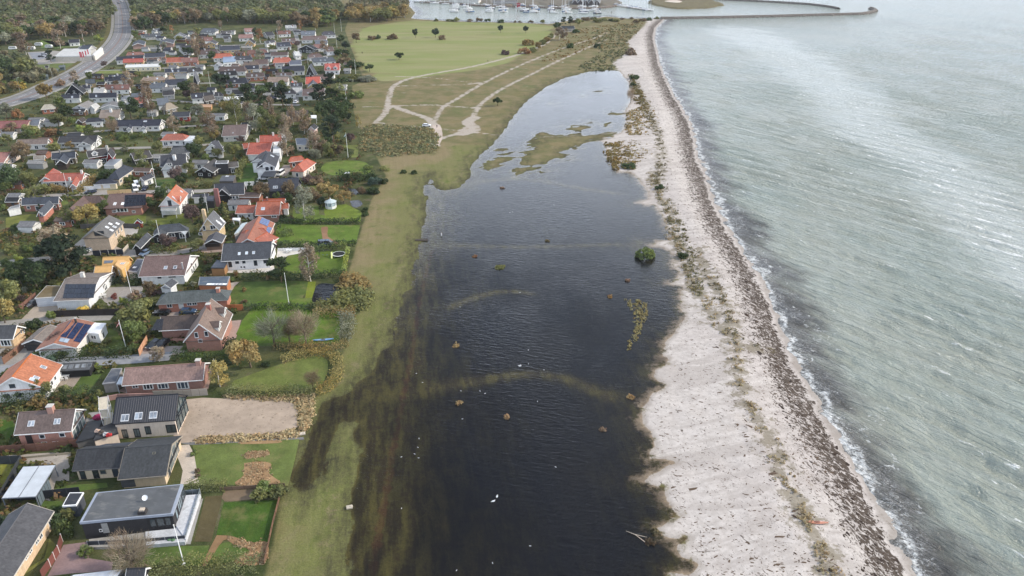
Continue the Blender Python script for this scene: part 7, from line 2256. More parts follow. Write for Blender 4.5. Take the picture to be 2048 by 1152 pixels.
# dune grass along the beach
tufts('dune_scrub', sprinkle([(1300,350),(1330,352),(1352,420),(1376,470),(1396,540),(1412,600),(1392,595),(1362,525),(1336,445),(1312,392)], 170, NR, avoid=False),0.7,1.0,12,0.22,(112,106,74))
tufts('dry_grass', sprinkle([cC(*p) for p in [(880,630),(1000,625),(1060,640),(1050,760),(1010,850),(950,910),(800,940),(120,970),(120,930),(440,905),(800,890),(930,850),(940,720),(900,660)]], 420, NR, avoid=False),0.5,0.7,9,0.17,(168,148,108))
tufts('dry_grass', sprinkle([cC(*p) for p in [(330,590),(700,600),(1050,590),(1050,630),(880,640),(520,625),(330,620)]], 160, NR, avoid=False),0.5,0.7,9,0.17,(150,132,96))
for rr_ in ([(505,262),(640,250),(720,270),(700,340),(790,430),(440,430),(500,360)], [(510,190),(560,170),(690,172),(690,200),(520,222)], [(350,840),(420,840),(560,890),(690,885),(665,1050),(440,1050),(470,1000),(560,950),(420,900)]):
	tufts('straw', sprinkle([cQ(*p) for p in rr_], 110, NR, avoid=False),0.16,0.6,8,0.14,(158,132,98))
pts = []
for ln, sp in zip(DUNE, (2.4,3.0,1.2,2.2)):
	c = GP(smooth(ln, 4))[:, :2]
	L = np.concatenate([[0], np.cumsum(np.linalg.norm(np.diff(c, axis=0), axis=1))])
	s = NR.uniform(0, L[-1], int(L[-1] * 3.2))
	q = np.stack([np.interp(s, L, c[:, 0]), np.interp(s, L, c[:, 1])], 1) + NR.normal(0, sp * 0.45,(len(s),2))
	pts.append(q[wob(q, 7,77) > 0.0])
q = np.concatenate(pts)
zq = survey_ground(q)['z']
k = len(q) // 2
tufts('dune_grass', np.column_stack([q[:k], zq[:k]]),0.55,0.55,10,0.15,(146,130,96))
tufts('dune_grass', np.column_stack([q[k:], zq[k:]]),0.55,0.55,10,0.15,(104,96,66))

# --- the woods: nearest crowns one by one, the rest as one mass
FOREST = {'left': [(-60,-30),(190,-30),(222,5),(228,50),(200,76),(165,70),(140,75),(100,80),(60,84),(0,92),(-60,100)],
		  'right': [(262,4),(310,-30),(650,-30),(650,5),(692,40),(660,56),(560,50),(500,49),(420,47),(330,52),(300,60),(268,70),(262,40)],
		  'far': [(700,30),(722,8),(770,3),(806,16),(815,32),(790,44),(720,47),(698,44)],
		  'strip': [(-40,118),(0,112),(60,125),(95,150),(120,160),(60,184),(-40,205)]}
rest = []
for key, poly in FOREST.items():
	P_ = GP(poly)[:, :2]
	lo, hi = P_.min(0), P_.max(0)
	sp = {'left': 11.5, 'right': 11.5, 'far': 10.0, 'strip': 8.5}[key]
	xs, ys = np.meshgrid(np.arange(lo[0], hi[0], sp), np.arange(lo[1], hi[1], sp))
	q = np.column_stack([xs.ravel(), ys.ravel()]) + NR.uniform(-sp * 0.38, sp * 0.38,(xs.size, 2))
	q = q[(sd_poly(q, P_) > -1)]
	q = q[~blocked(q, 4.0)]
	q = q[np.argsort(q[:, 1])]
	nb = {'left': 62, 'right': 72, 'far': 30, 'strip': 16}[key]
	for i, p in enumerate(q):
		if key == 'far':
			kd, cn, h_ = R.choice([('round', 'golden', 13),('round', 'olive', 13),('birch', 'amber', 15),('round', 'amber', 12)])
			h_ *= R.uniform(0.85,1.15)
		elif key == 'strip':
			kd, cn, h_ = R.choice(['round', 'shrub', 'round']), R.choice(['olive', 'amber', 'green', 'brown']), R.uniform(4,9)
		else:
			kd = R.choice(['round', 'round', 'round', 'birch', 'spread', 'birch' if key == 'left' else 'round'])
			cn = R.choice(['rust', 'rust', 'tan', 'olive']) if kd == 'birch' else R.choice(['green', 'olive', 'dark green', 'brown', 'olive', 'amber', 'green', 'dark green', 'grey-green', 'olive'])
			h_ = R.uniform(10.5,15.5)
		wd = R.uniform(0.95,1.25) * (1.5 if kd == 'birch' else 1)
		if i < nb:
			plant(kd, cn, (*p, 0), h_, wd, group='trees of the ' + {'left': 'wood left of the road', 'right': 'wood behind the village', 'far': 'golden grove by the harbour', 'strip': 'copse beside the road'}[key], far=True)
		else:
			rest.append((kd, cn, p, h_, wd))
groups = {}
lib = {k: [crown(k, 900 + i, 230, NEARN[k][1] * 2.6) for i in range(3)] for k in ('round', 'birch', 'spread', 'shrub')}
for kd, cn, p, h_, wd in rest:
	grp = 'warm' if cn in ('rust', 'tan', 'orange', 'brown', 'amber', 'golden') else 'green'
	V, Fq, Tn, Hn = R.choice(lib[kd])
	a = R.uniform(0,6.28)
	Rm = np.array([[cos(a),-sin(a),0], [sin(a), cos(a),0], [0,0,1]])
	Vw = (V @ Rm.T) * np.array([h_ * wd, h_ * wd, h_]) + np.array([p[0], p[1], 0])
	g = groups.setdefault(grp, [[], [], [], [], 0])
	g[0].append(Vw); g[1].append(Fq + g[4]); g[4] += len(V)
	dt = R.uniform(-0.2,0.2)
	g[2].append(np.clip(Tn + dt, 0,1)); g[3].append(np.clip(Hn + R.uniform(-.4, .4),0,1))
for grp, g in groups.items():
	o = link('woodland', npmesh('woodland', np.concatenate(g[0]), np.concatenate(g[1]), 'leaf', tone=np.concatenate(g[2]), hue=np.concatenate(g[3])),
			 color=lin((112,106,80) if grp == 'warm' else (96,102,68)))
	o['kind'] = 'stuff'
# ------------------------------------------------------------------ cars
def car_meshes(L=4.4, Wd=1.8, Hh=1.46, van=False):
	prof = [(-0.5,0.30,0.60),(-0.47,0.24,0.66),(-0.30,0.22,0.72),(0.0,0.22,0.74),(0.24,0.22,0.72),(0.44,0.24,0.62),(0.5,0.30,0.50)]
	if van:
		prof = [(-0.5,0.28,0.75),(-0.3,0.24,0.78),(0.0,0.24,0.78),(0.36,0.24,0.76),(0.46,0.26,0.66),(0.5,0.30,0.52)]
	b = MB()
	rows = []
	for x, z0, z1 in prof:
		w = Wd / 2 * (0.90 if abs(x) > 0.46 else 1.0)
		rows.append([(x * L, -w, z0 * Hh),(x * L, -w * 1.0, z1 * Hh * 0.85),(x * L, -w * 0.93, z1 * Hh),(x * L, w * 0.93, z1 * Hh),(x * L, w, z1 * Hh * 0.85),(x * L, w, z0 * Hh)])
	for r0, r1 in zip(rows[:-1], rows[1:]):
		for k in range(5):
			b.face([r0[k], r0[k + 1], r1[k + 1], r1[k]][::-1])
	b.face(rows[0]); b.face(rows[-1][::-1])
	g = MB(); r = MB()
	lo = [(-0.46,0.70),(0.24,0.71)] if not van else [(-0.49,0.76),(0.38,0.76)]
	hi = [(-0.33,0.98),(0.08,0.99)] if not van else [(-0.46,1.22),(0.22,1.22)]
	wl, wh = Wd / 2 * 0.93, Wd / 2 * 0.74
	A = [(lo[0][0] * L, -wl, lo[0][1] * Hh),(lo[1][0] * L, -wl, lo[1][1] * Hh),(lo[1][0] * L, wl, lo[1][1] * Hh),(lo[0][0] * L, wl, lo[0][1] * Hh)]
	B = [(hi[0][0] * L, -wh, hi[0][1] * Hh),(hi[1][0] * L, -wh, hi[1][1] * Hh),(hi[1][0] * L, wh, hi[1][1] * Hh),(hi[0][0] * L, wh, hi[0][1] * Hh)]
	for k in range(4):
		g.face([A[k], A[(k + 1) % 4], B[(k + 1) % 4], B[k]])
	r.prism([(p[0], p[1]) for p in B], B[0][2] - 0.02, B[0][2] + 0.05)
	wh_ = MB()
	n = 12
	for sgn in (-1,1):
		pass
	w_ = MB().tube((0,-0.11,0),(0,0.11,0),0.32,0.32,12)
	hl = MB().box((0,0),0.05,0.18,-0.06,0.06)
	return b.mesh('body', 'car'), g.mesh('windows', 'glass'), r.mesh('car_roof', 'car'), w_.mesh('wheel', 'cloth'), hl.mesh('headlight', 'metal'), L, Wd, Hh


CARM = car_meshes(); VANM = car_meshes(5.0,1.95,1.7, True)


def car(label, p, ang, rgb, f=cN, van=False, cat='car', name='parked_car', z=0.05, s=1.0):
	b, g, r, w, hl, L, Wd, Hh = VANM if van else CARM
	q = G(f(*p))
	o = empty(name, (q[0], q[1], z), label, cat, 'parked cars and vans', radians(ang))
	o.scale = (s, s, s)
	link('body', b, o, lin(rgb)); link('windows', g, o, lin((34,38,44))); link('car_roof', r, o, lin(rgb))
	for x in (-0.30,0.31):
		for y in (-1,1):
			link('wheel', w, o, lin((34,34,36)), Matrix.Translation((x * L, y * (Wd / 2 - 0.09),0.32)))
	for y in (-1,1):
		link('headlight', hl, o, lin((226,226,220)), Matrix.Translation((0.485 * L, y * Wd * 0.33,0.56 * Hh)))
	return o


car('left of two dark cars parked before the steep-gabled brick house', (1215,210),-105,(52,58,70), cB)
car('right of two dark cars parked before the steep-gabled brick house, black', (1285,205),-105,(26,27,30), cB)
car('black car at the left of the orange brick bungalow forecourt', (1280,785),178,(30,28,32), cD)
car('dark blue car parked along the orange brick bungalow', (1485,775),2,(54,76,104), cD)
car('grey-blue car with light windscreen on the drive below the blue-grey hipped house', (1490,920),-105,(104,122,146), cF)
car('black car on the gravel beside the yellow brick balcony house', (895,870),-120,(30,32,40), cF)
car('white van strip parked beside the yellow brick balcony house', (925,885),-120,(206,206,206), cF)
car('dark car by the solar-panelled house drive under the slanted fence', (268,712),-115,(44,42,46), cD)
car('dark blue car before the navy double garage', (930,290),-150,(40,48,66), cF)
car('dark car inside the brown gabled carport', (275,200),-110,(36,38,44), cB)
car('white camper van beside the white annex', (1390,262),-60,(228,228,226), cF, True, 'camper van', 'camper_van')
car('white boat-topped trailer van beside the camper van', (1405,225),-60,(224,224,224), cF, True, 'van', 'white_van')
car('dark blue car behind the white annex wall', (1487,255),-80,(36,40,60), cF)
car('white car in the open black flat carport', (858,868),180,(222,222,222), cI)
car('white van parked between black carport and orange bungalow', (1032,822),-100,(226,226,224), cI, True, 'van', 'white_van')
car('white car parked alone on the heath beside the sand tracks', (740,1080),4,(232,232,232), cM)
car('white car driving on the main road', (910,742),30,(232,232,232), cJ, name='car')
car('white car on a far drive below the white canopy', (1185,85),-95,(226,226,226), cI)
car('dark car at the far end of the main road', (1215,38),-40,(70,70,76), cJ, name='car')
car('white car at the far end of the main road', (1245,18),-40,(226,226,226), cJ, name='car')
car('black car parked on the grey lot beside the petrol station', (425,585),10,(40,42,46), cJ)
car('silver car parked behind the black one beside the petrol station', (455,560),10,(170,172,176), cJ)
car('white car under the filling station canopy edge', (610,572),5,(226,226,226), cJ)
car('blue van parked before the filling station shop', (705,548),5,(40,76,130), cJ, True, 'van', 'blue_van')
car('white car parked behind the blue van at the filling station', (760,560),5,(226,226,226), cJ)
car('pale car by the light summerhouses left of the orange summerhouse', (985,910),5,(214,214,214), cK)
car('black covered trailer on the far drive of the white terrace', (1150,245),5,(54,74,96), cE, True, 'van', 'parked_van')
for i, (x, y, lab) in enumerate([(325,510, 'white caravan at the left of the camping row beside the car park'),(400,470, 'white caravan behind the camping row, farthest from the road'),(135,508, 'white caravan half hidden by rust birches left of the car park'),(505,492, 'white caravan nearest to the filling station')]):
	q = G(cJ(x, y))
	o = empty('caravan', q, lab, 'caravan', 'caravans on the camp ground', R.uniform(-.2, .2))
	mb = MB()
	pr = [(-2.8, .5),(-2.9,1.5),(-2.3,2.6),(2.3,2.6),(2.9,1.6),(2.7, .5)]
	mb.face([(x_, -1.1, z_) for x_, z_ in pr]); mb.face([(x_, 1.1, z_) for x_, z_ in pr][::-1])
	for (x0, z0),(x1, z1) in zip(pr, pr[1:] + pr[:1]):
		mb.face([(x0,-1.1, z0),(x0,1.1, z0),(x1,1.1, z1),(x1,-1.1, z1)])
	mb2 = MB(); mb2.v, mb2.f, mb2.uvs = mb.v, mb.f, mb.uvs
	link('body', mb2.mesh('body', 'car'), o, lin((230,230,228)))
	for k in (-1.4,0.1,1.5):
		link('window', MB().box((k, -1.12),0.5,0.02,1.5,2.1).mesh('window', 'glass'), o, lin((50,56,62)))
	for y_ in (-.95, .95):
		link('wheel', CARM[3], o, lin((34,34,36)), Matrix.Translation((0, y_, .32)))


# ------------------------------------------------------------------ poles, lamps, flags
def flagpole(label, base, h=9.5, f=cN, pennant=None):
	q = G(f(*base))
	o = empty('flagpole', q, label, 'flagpole', 'white flagpoles in the gardens')
	b = ORG[o.name]
	MB().tube((*q[:2], 0),(*q[:2], h),0.10,0.055,8).build('pole', 'paint', o, lin((236,236,234)))
	MB().ball((*q[:2], h + .1), .12, .12, .14,8,5).build('knob', 'paint', o, lin((214,212,204)))
	MB().box(q, .2, .2,0, .35).build('foot', 'paint', o, lin((200,200,198)))
	if pennant:
		for k, (cl, z0, z1) in enumerate(((pennant, 0, .33),((232,232,230), .33, .66),(pennant, .66,1))):
			mb = MB()
			for i in range(4):
				x0, x1 = i / 4,(i + 1) / 4
				def pt(x, t): return (q[0] - 0.1 - x * 0.9, q[1] + 0.15 * sin(x * 5), h - 0.3 - 1.4 * x - 0.6 * (1 - 0.7 * x) * t)
				mb.face([pt(x0, z0), pt(x1, z0), pt(x1, z1), pt(x0, z1)])
			mb.build('pennant', 'cloth', o, lin(cl))
	return o


for lab, p, h, f, pn in [('tall white flagpole before the black brick flat-roofed house', (1450,1062),8.5, cA, None),('white flagpole with red and white pennant by the solar array house', (992,218),7.6, cB, (190,50,46)),
						 ('white flagpole between plywood and white solar houses', (1048,665),9.5, cD, None),('white flagpole on the lawn beside the garden pond', (858,700),9.2, cE, None),
						 ('white flagpole before the blue-grey hipped house', (1278,262),9.4, cD, None),('thin white pole beside the yellow gabled house with tall chimney', (290,500),7.5, cG, None),
						 ('white pole before the red L-shaped house', (700,275),7.4, cF, None),('white pole at the lane behind the steep orange house', (1605,225),10, cF, None),('white pole in front of the long navy-roofed white house', (1578,300),7, cH, None),
						 ('white pole with pale blue pennant beside the thicket garden', (1722,640),11, cI, (150,190,214)),('white pole at the garden edge below the meadow', (135,635),9.5, cM, None),('white pole with box beside the dark pines', (55,875),9.5, cM, None),
						 ('tall white pole behind the farthest grey house', (1655,322),11, cK, None),('second tall white pole at the wood edge near the grey house', (1585,340),9, cK, None),('white pole beside the dark shrubs at the village edge', (1608,485),9.5, cK, None),
						 ('white pole before the black A-frame house', (1325,775),11, cK, None),('white pole among the far red-brown houses', (1002,408),9, cK, None),('white pole left of the black spreading oak', (312,885),9, cK, None),('white pole beside the navy pyramid-roofed house', (422,1120),8.5, cK, None)]:
	flagpole(lab, p, h, f, pn)

for i, (x, y, lab) in enumerate([(348,1070, 'nearest'),(898,815, 'second'),(1118,715, 'third')]):
	q = G(cS(x, y)); nx = {'nearest': 'beside the yellow bush', 'second': 'below the grey sheds', 'third': 'below the dark pine'}[lab]
	o = empty('street_lamp', q, f'grey street lamp along the main road {nx}', 'street lamp', 'street lamps along the main road')
	MB().tube((*q[:2], 0),(*q[:2], 9), .10, .06,6).build('pole', 'metal', o, lin((150,152,154)))
	MB().bar((*q[:2], 9),(q[0] + 1.6, q[1] - .3,9.3), .08, .08).build('arm', 'metal', o, lin((150,152,154)))
	MB().bar((q[0] + 1.4, q[1] - .3,9.3),(q[0] + 2.1, q[1] - .4,9.35), .22, .12).build('lamp_head', 'metal', o, lin((200,202,204)))
for i, (x, y) in enumerate([(1385,545),(1408,548),(1438,542),(1480,525),(1520,505)]):
	q = G(cS(x, y))
	o = empty('banner_pole', q, ['leftmost', 'second', 'middle', 'fourth', 'rightmost'][i] + ' of five banner poles with red banners at the filling station', 'flag', 'red banners at the filling station')
	MB().tube((*q[:2], 0),(*q[:2], 7.5), .07, .05,6).build('pole', 'paint', o, lin((230,230,228)))
	mb = MB()
	for k in range(5):
		z = 7.3 - k * .8
		mb.face([(q[0] + .08, q[1], z),(q[0] + .9, q[1] + .12 * sin(k), z - .1),(q[0] + .9, q[1] + .12 * sin(k + 1), z - .9),(q[0] + .08, q[1], z - .8)])
	mb.build('banner', 'cloth', o, lin((208,74,84)))

# filling station: big flat white canopy, shop, wing
h = H('white filling station with a long flat canopy roof beside the main road', 'filling station', 'filling station', 'filling_station', 'buildings beside the main road')
h.flat([(925,450),(1560,440),(1540,310),(1090,320)], 3.9,(186,186,182),(196,190,178),(214,214,212), f=cS, open_=False, tk=0.6)
h.flat([(1570,420),(1610,425),(1755,310),(1720,292)], 4.2,(216,214,208),(220,216,206), TRIM, f=cS, tk=0.7)
h.gable((1400,265),(1560,268),(1370,300),6.0,3.5,(74,82,96),(190,190,188), f=cS, win=False)
for x, y, w_, cl, nm in [(190,330,2.4,(168,190,196), 'pale blue hut'),(780,660,2.6,(206,206,204), 'dark cabin with white front')]:
	q = cS(x, y)
h = H('dark camp cabin with white-framed front at the road embankment', None, 'cabin', 'cabin', 'buildings beside the main road')
h.gable((760,610),(820,605),(745,640),3.6,2.3,(60,62,66),(206,206,204), f=cS)
for j, (x, y) in enumerate([(1050,640),(930,700),(840,755),(760,800)]):
	h = H(['grey flat shed nearest the filling station, in the row below the road bank', 'second grey shed of the row below the road bank', 'third grey shed of the row below the road bank', 'last grey shed of the row, beside the copse'][j], None, 'shed', 'shed', 'grey sheds below the road bank')
	h.gable((x - 50, y - 35),(x + 60, y - 42),(x - 50, y),3.2,2.2,(112,124,124),(84,96,96), f=cS, win=False, trim=None)


# ------------------------------------------------------------------ fences and garden walls
def fence(label, pts, hgt, rgb, f=cN, post=None, step=2.0, mat='clad', cat='fence', name='fence', thick=0.06, gap=0.05):
	w = GP([f(*p) for p in pts])[:, :2]
	o = empty(name, (*w[0], 0), label, cat, 'fences and walls round the plots')
	off = np.array([*w[0], 0])
	for a, b in zip(w[:-1], w[1:]):
		L = np.linalg.norm(b - a); n = max(1, int(round(L / step))); ang = atan2(b[1] - a[1], b[0] - a[0])
		for k in range(n):
			c0, c1 = a + (b - a) * k / n, a + (b - a) * (k + 1) / n
			m = (c0 + c1) / 2 - off[:2]
			ln = L / n - gap
			j = R.uniform(.9,1.1)
			link('panel', PAN[mat], o, lin(tuple(v * j for v in rgb)), Matrix.Translation((*m, hgt / 2)) @ Matrix.Rotation(ang, 4, 'Z') @ Matrix.Diagonal((ln, thick, hgt, 1)))
			if post is not None:
				link('post', PAN['paint'], o, lin(post), Matrix.Translation((*(c0 - off[:2]),(hgt + .1) / 2)) @ Matrix.Rotation(ang, 4, 'Z') @ Matrix.Diagonal((.11, .13, hgt + .1,1)))
	return o


PAN = {k: MB().prism([(-.5,-.5),(.5,-.5),(.5, .5),(-.5, .5)], -.5, .5).mesh('panel', k) for k in ('clad', 'paint', 'brick', 'wall', 'glass')}
fence('black panel fence running behind the black shed', [(0,562),(330,545),(640,512)], 1.9,(44,47,54), cA, (60,64,70))
fence('black panel fence around the upper left lawn', [(0,268),(180,262),(15,560)], 1.9,(56,60,64), cA, (70,74,78))
fence('long brown board fence below the mottled brick bungalow', [(-20,1055),(370,1030),(740,985)], 1.9,(112,78,64), cB, (96,66,54))
fence('weathered grey board fence in front of the pink-brown bungalow', [(1215,612),(1450,605),(1640,592)], 1.8,(158,150,140), cB, (140,132,122))
fence('red-brown low brick wall behind the scaffold', [(790,650),(930,620),(1215,612)], 1.2,(164,116,104), cB, None, 3.0, 'brick', 'wall', 'garden_wall', .25,0)
fence('curved red-brown fence beside the pink drive', [(495,880),(470,970),(400,1080),(335,1170)], 1.7,(120,72,64), cA, (214,208,204))
fence('low brown sleeper fence on the outer edge of the bright lawn', [(785,545),(735,730),(665,1060)], .8,(112,84,66), cQ, (90,68,54))
fence('narrow brown fence across the garden below the straw heap', [(320,478),(600,460),(830,445)], .8,(120,100,82), cQ, (100,82,66))
fence('orange wooden fence behind the steep-gabled brick house', [(1790,752),(1920,750)], 1.8,(190,116,74), cD, (170,100,64))
fence('long black garden fence along the lane below the solar house', [(440,805),(640,795),(950,788)], 1.9,(50,44,42), cD, (44,38,36))
fence('brown wooden fence beside the brown gabled carport', [(210,200),(120,280),(30,350)], 1.8,(132,98,80), cB, (110,80,66))
fence('brown slanting fence beside the solar house drive', [(290,655),(230,705),(165,760)], 1.8,(120,88,76), cD, (100,74,62))
fence('brick pier wall at the drive of the steep-gabled house', [(1165,170),(1130,230),(1100,285)], 1.8,(196,150,120), cB, (170,126,100),2.0, 'clad')
fence('row of black fence squares between white posts below the balcony house', [(735,325),(860,318),(975,312)], 1.9,(40,44,54), cD, (222,222,220),2.4, 'paint')
fence('pale wall beside the row of black fence squares', [(975,312),(1015,268)], 1.7,(196,186,170), cD, None, 3, 'wall', 'wall', 'garden_wall', .2,0)
fence('white garden wall on the lane behind the steep orange house', [(1600,265),(1740,258)], 1.8,(222,222,220), cF, None, 3, 'wall', 'wall', 'garden_wall', .2,0)
fence('yellow plank wall beside the navy double garage', [(1105,300),(1350,285)], 1.5,(206,176,132), cF, (190,160,120))
fence('white rendered wall left of the navy double garage', [(865,265),(975,262)], 1.8,(224,222,218), cF, None, 3, 'wall', 'wall', 'garden_wall', .2,0)
fence('white wall between slate house and black flat carport', [(665,935),(810,925)], 1.8,(224,224,222), cI, None, 3, 'wall', 'wall', 'garden_wall', .2,0)
fence('black fence along the brown angled hipped house lane', [(830,655),(1130,640),(1440,650)], 1.7,(84,80,78), cF, (70,66,64))
fence('white terrace windbreak beside the charcoal-roofed house', [(775,285),(900,282),(1000,280)], 1.0,(224,224,224), cE, (230,230,230),1.6, 'paint')
fence('tan wall along the lane in front of the red-brown houses', [(0,650),(275,645)], 1.6,(206,170,122), cK, None, 4, 'wall', 'wall', 'garden_wall', .2,0)
fence('grey board fence between charcoal bungalow and gravel drive', [(0,245),(300,215),(560,190)], .5,(170,160,140), cA, None, 3, 'clad')

# ------------------------------------------------------------------ garden things
q = G(cE(1252,322))
o = empty('trampoline', q, 'round black trampoline with pale rim beside the hedge', 'trampoline', 'play things on the trampoline lawn')
mb = MB()
for k in range(20):
	a, b = 2 * pi * k / 20,2 * pi * (k + 1) / 20
	mb.face([(q[0] + cos(a) * 2.15, q[1] + sin(a) * 2.15, .72),(q[0] + cos(b) * 2.15, q[1] + sin(b) * 2.15, .72),(q[0] + cos(b) * 1.8, q[1] + sin(b) * 1.8, .76),(q[0] + cos(a) * 1.8, q[1] + sin(a) * 1.8, .76)])
mb.build('rim', 'cloth', o, lin((206,210,204)))
mb = MB().face([(q[0] + cos(2 * pi * k / 20) * 1.8, q[1] + sin(2 * pi * k / 20) * 1.8, .73) for k in range(20)])
mb.build('mat', 'cloth', o, lin((34,36,38)))
for k in range(6):
	a = pi * k / 3
	MB().tube((q[0] + cos(a) * 2.0, q[1] + sin(a) * 2.0,0),(q[0] + cos(a) * 2.0, q[1] + sin(a) * 2.0, .7), .04, .04,5).build('leg', 'metal', o, lin((150,152,154)))
q = G(cE(1145,325))
o = empty('swing_set', q, 'dark swing frame with a pale yellow slide beside the trampoline', 'swing set', 'play things on the trampoline lawn')
for sx in (-1.8,1.8):
	for sy in (-.8, .8):
		MB().tube((q[0] + sx, q[1] + sy, 0),(q[0] + sx, q[1], 2.1), .06, .05,5).build('leg', 'paint', o, lin((60,60,62)))
MB().bar((q[0] - 1.9, q[1], 2.1),(q[0] + 1.9, q[1], 2.1), .1, .1).build('crossbar', 'paint', o, lin((60,60,62)))
mb = MB(); mb.bar((q[0] + 2.1, q[1], 1.5),(q[0] + 2.5, q[1] - 2.2, .2), .5, .08); mb.build('slide', 'paint', o, lin((206,214,140)))
for sx in (-.7, .6):
	MB().bar((q[0] + sx - .2, q[1], .5),(q[0] + sx + .2, q[1], .5), .2, .05).build('seat', 'paint', o, lin((70,90,150)))
# gazebo
q = G(cG(1548,438))
o = empty('gazebo', q, 'white octagonal garden pavilion with pale grey roof beside the tan tree', 'gazebo', 'garden buildings')
oc = [(q[0] + cos(pi / 8 + k * pi / 4) * 1.9, q[1] + sin(pi / 8 + k * pi / 4) * 1.9) for k in range(8)]
for k in range(8):
	a, b = np.array(oc[k]), np.array(oc[(k + 1) % 8])
	MB().bar((*a, 1.25),(*(a + (b - a) * .001),1.25 + 1e-3), .14,2.5) if False else None
	MB().box(a, .08, .08,0,2.5).build('post', 'paint', o, lin((230,230,228)))
	MB().bar((*(a * .97 + b * .03), .5),(*(a * .03 + b * .97), .5), .06,1.0).build('rail', 'paint', o, lin((228,228,226)))
	MB().bar((*(a * .97 + b * .03),1.6),(*(a * .03 + b * .97),1.6), .03,1.2).build('pane', 'glass', o, lin((150,165,175)))
ce = np.array(q[:2]); mb = MB()
for k in range(8):
	a, b = ce + (np.array(oc[k]) - ce) * 1.2, ce + (np.array(oc[(k + 1) % 8]) - ce) * 1.2
	mb.face([(*a, 2.45),(*b, 2.45),(*ce, 3.5)]); mb.face([(*b, 2.35),(*a, 2.35),(*a, 2.45),(*b, 2.45)][::-1])
mb.build('roof', 'rib', o, lin((186,198,200)))
MB().ball((*ce, 3.65), .18, .18, .25).build('finial', 'paint', o, lin((226,226,224)))


def kayak(label, p, f, ang, L, rgb, z=0.0, cat='kayak', deck=(60,66,74)):
	q = G(f(*p))
	o = empty('kayak' if cat == 'kayak' else 'rowing_boat', (q[0], q[1], z), label, cat, 'small boats ashore', radians(ang))
	n = 11; mb = MB(); rows = []
	for i in range(n):
		t = i / (n - 1) * 2 - 1
		w = .36 * L / 4.5 * (1 - abs(t) ** 2.4) + .01
		zz = .12 * abs(t) ** 2
		rows.append([(t * L / 2,0, .02 + zz),(t * L / 2,-w * .8, .12 + zz),(t * L / 2,-w, .30 + zz),(t * L / 2,0, .40 + zz),(t * L / 2, w, .30 + zz),(t * L / 2, w * .8, .12 + zz)])
	for r0, r1 in zip(rows[:-1], rows[1:]):
		for k in range(6):
			mb.face([r0[k], r1[k], r1[(k + 1) % 6], r0[(k + 1) % 6]])
	link('hull', mb.mesh('hull', 'car'), o, lin(rgb))
	mb = MB().ball((0,0, .39), .62, .24, .05,10,4)
	link('cockpit', mb.mesh('cockpit', 'cloth'), o, lin(deck))
	return o


kayak('pale blue kayak lying on the lawn edge under the bare trees', (1128,990), cE, 8,5.2,(124,166,210), .05)
zb = float(survey_ground(G((1632,1052))[None, :2])['z'][0])
kayak('faded orange kayak lying on the sand beside the dune grass', (1632,1052), cN, -4,3.9,(206,142,116), zb, deck=(130,90,76))
kayak('upturned pale boat beside the rowing shed on the sea wall terrace', (1670,170), cG, 5,2.6,(210,216,220), .05) if False else None


def table_set(label, p, f, ang=0, rgb=(232,232,230), chairs=4):
	q = G(f(*p))
	o = empty('garden_table', (q[0], q[1], .05), label, 'garden table', 'garden furniture', radians(ang))
	link('table_top', MB().box((0,0), .9, .5, .70, .75).mesh('table_top', 'paint'), o, lin(rgb))
	for x in (-.8, .8):
		for y in (-.4, .4):
			link('leg', MB().box((x, y), .04, .04,0, .70).mesh('leg', 'paint'), o, lin(rgb))
	for i, (x, y, a) in enumerate([(-.45,-.95,180),(.45,-.95,180),(-.45, .95,0),(.45, .95,0)][:chairs]):
		m = Matrix.Translation((q[0], q[1], .05)) @ Matrix.Rotation(radians(ang),4, 'Z') @ Matrix.Translation((x, y, 0)) @ Matrix.Rotation(radians(a),4, 'Z')
		c = empty('garden_chair', m.translation, f"{['near left', 'near right', 'far left', 'far right'][i]} chair at the {label.split(' on ')[0].split(' before ')[0].split(' in ')[0]}", 'garden chair', 'garden furniture', radians(ang + a))
		link('seat', CH[0], c, lin(rgb)); link('backrest', CH[1], c, lin(rgb))
		for x2 in (-.2, .2):
			for y2 in (-.2, .2):
				link('leg', CH[2], c, lin(rgb), Matrix.Translation((x2, y2,0)))


CH = (MB().box((0,0), .25, .25, .42, .47).mesh('seat', 'paint'), MB().box((0, .24), .25, .03, .47, .95).mesh('backrest', 'paint'), MB().box((0,0), .025, .025,0, .42).mesh('leg', 'paint'))
table_set('white garden table on the terrace of the bright orange roofed house', (520,458), cB, 15)
table_set('dark garden table before the charcoal-roofed white house', (505,415), cE, 5,(44,46,50))
table_set('white terrace table in the white windbreak', (860,292), cE, 5,(226,226,226))
table_set('pale garden table on the terrace of the white solar-panelled house', (815,650), cD, 30,(200,198,194))
for i, (x, y) in enumerate([(1340,890),(1370,893)]):
	q = G(cA(x, y))
	o = empty('compost_bin', q, ['left', 'right'][i] + ' of two green compost bins beside the flagpole', 'compost bin', 'green compost bins')
	MB().tube((*q[:2], 0),(*q[:2], .8), .45, .34,10).build('body', 'paint', o, lin((72,104,72)))
	MB().tube((*q[:2], .8),(*q[:2], .95), .36, .2,10).build('lid', 'paint', o, lin((84,118,84)))
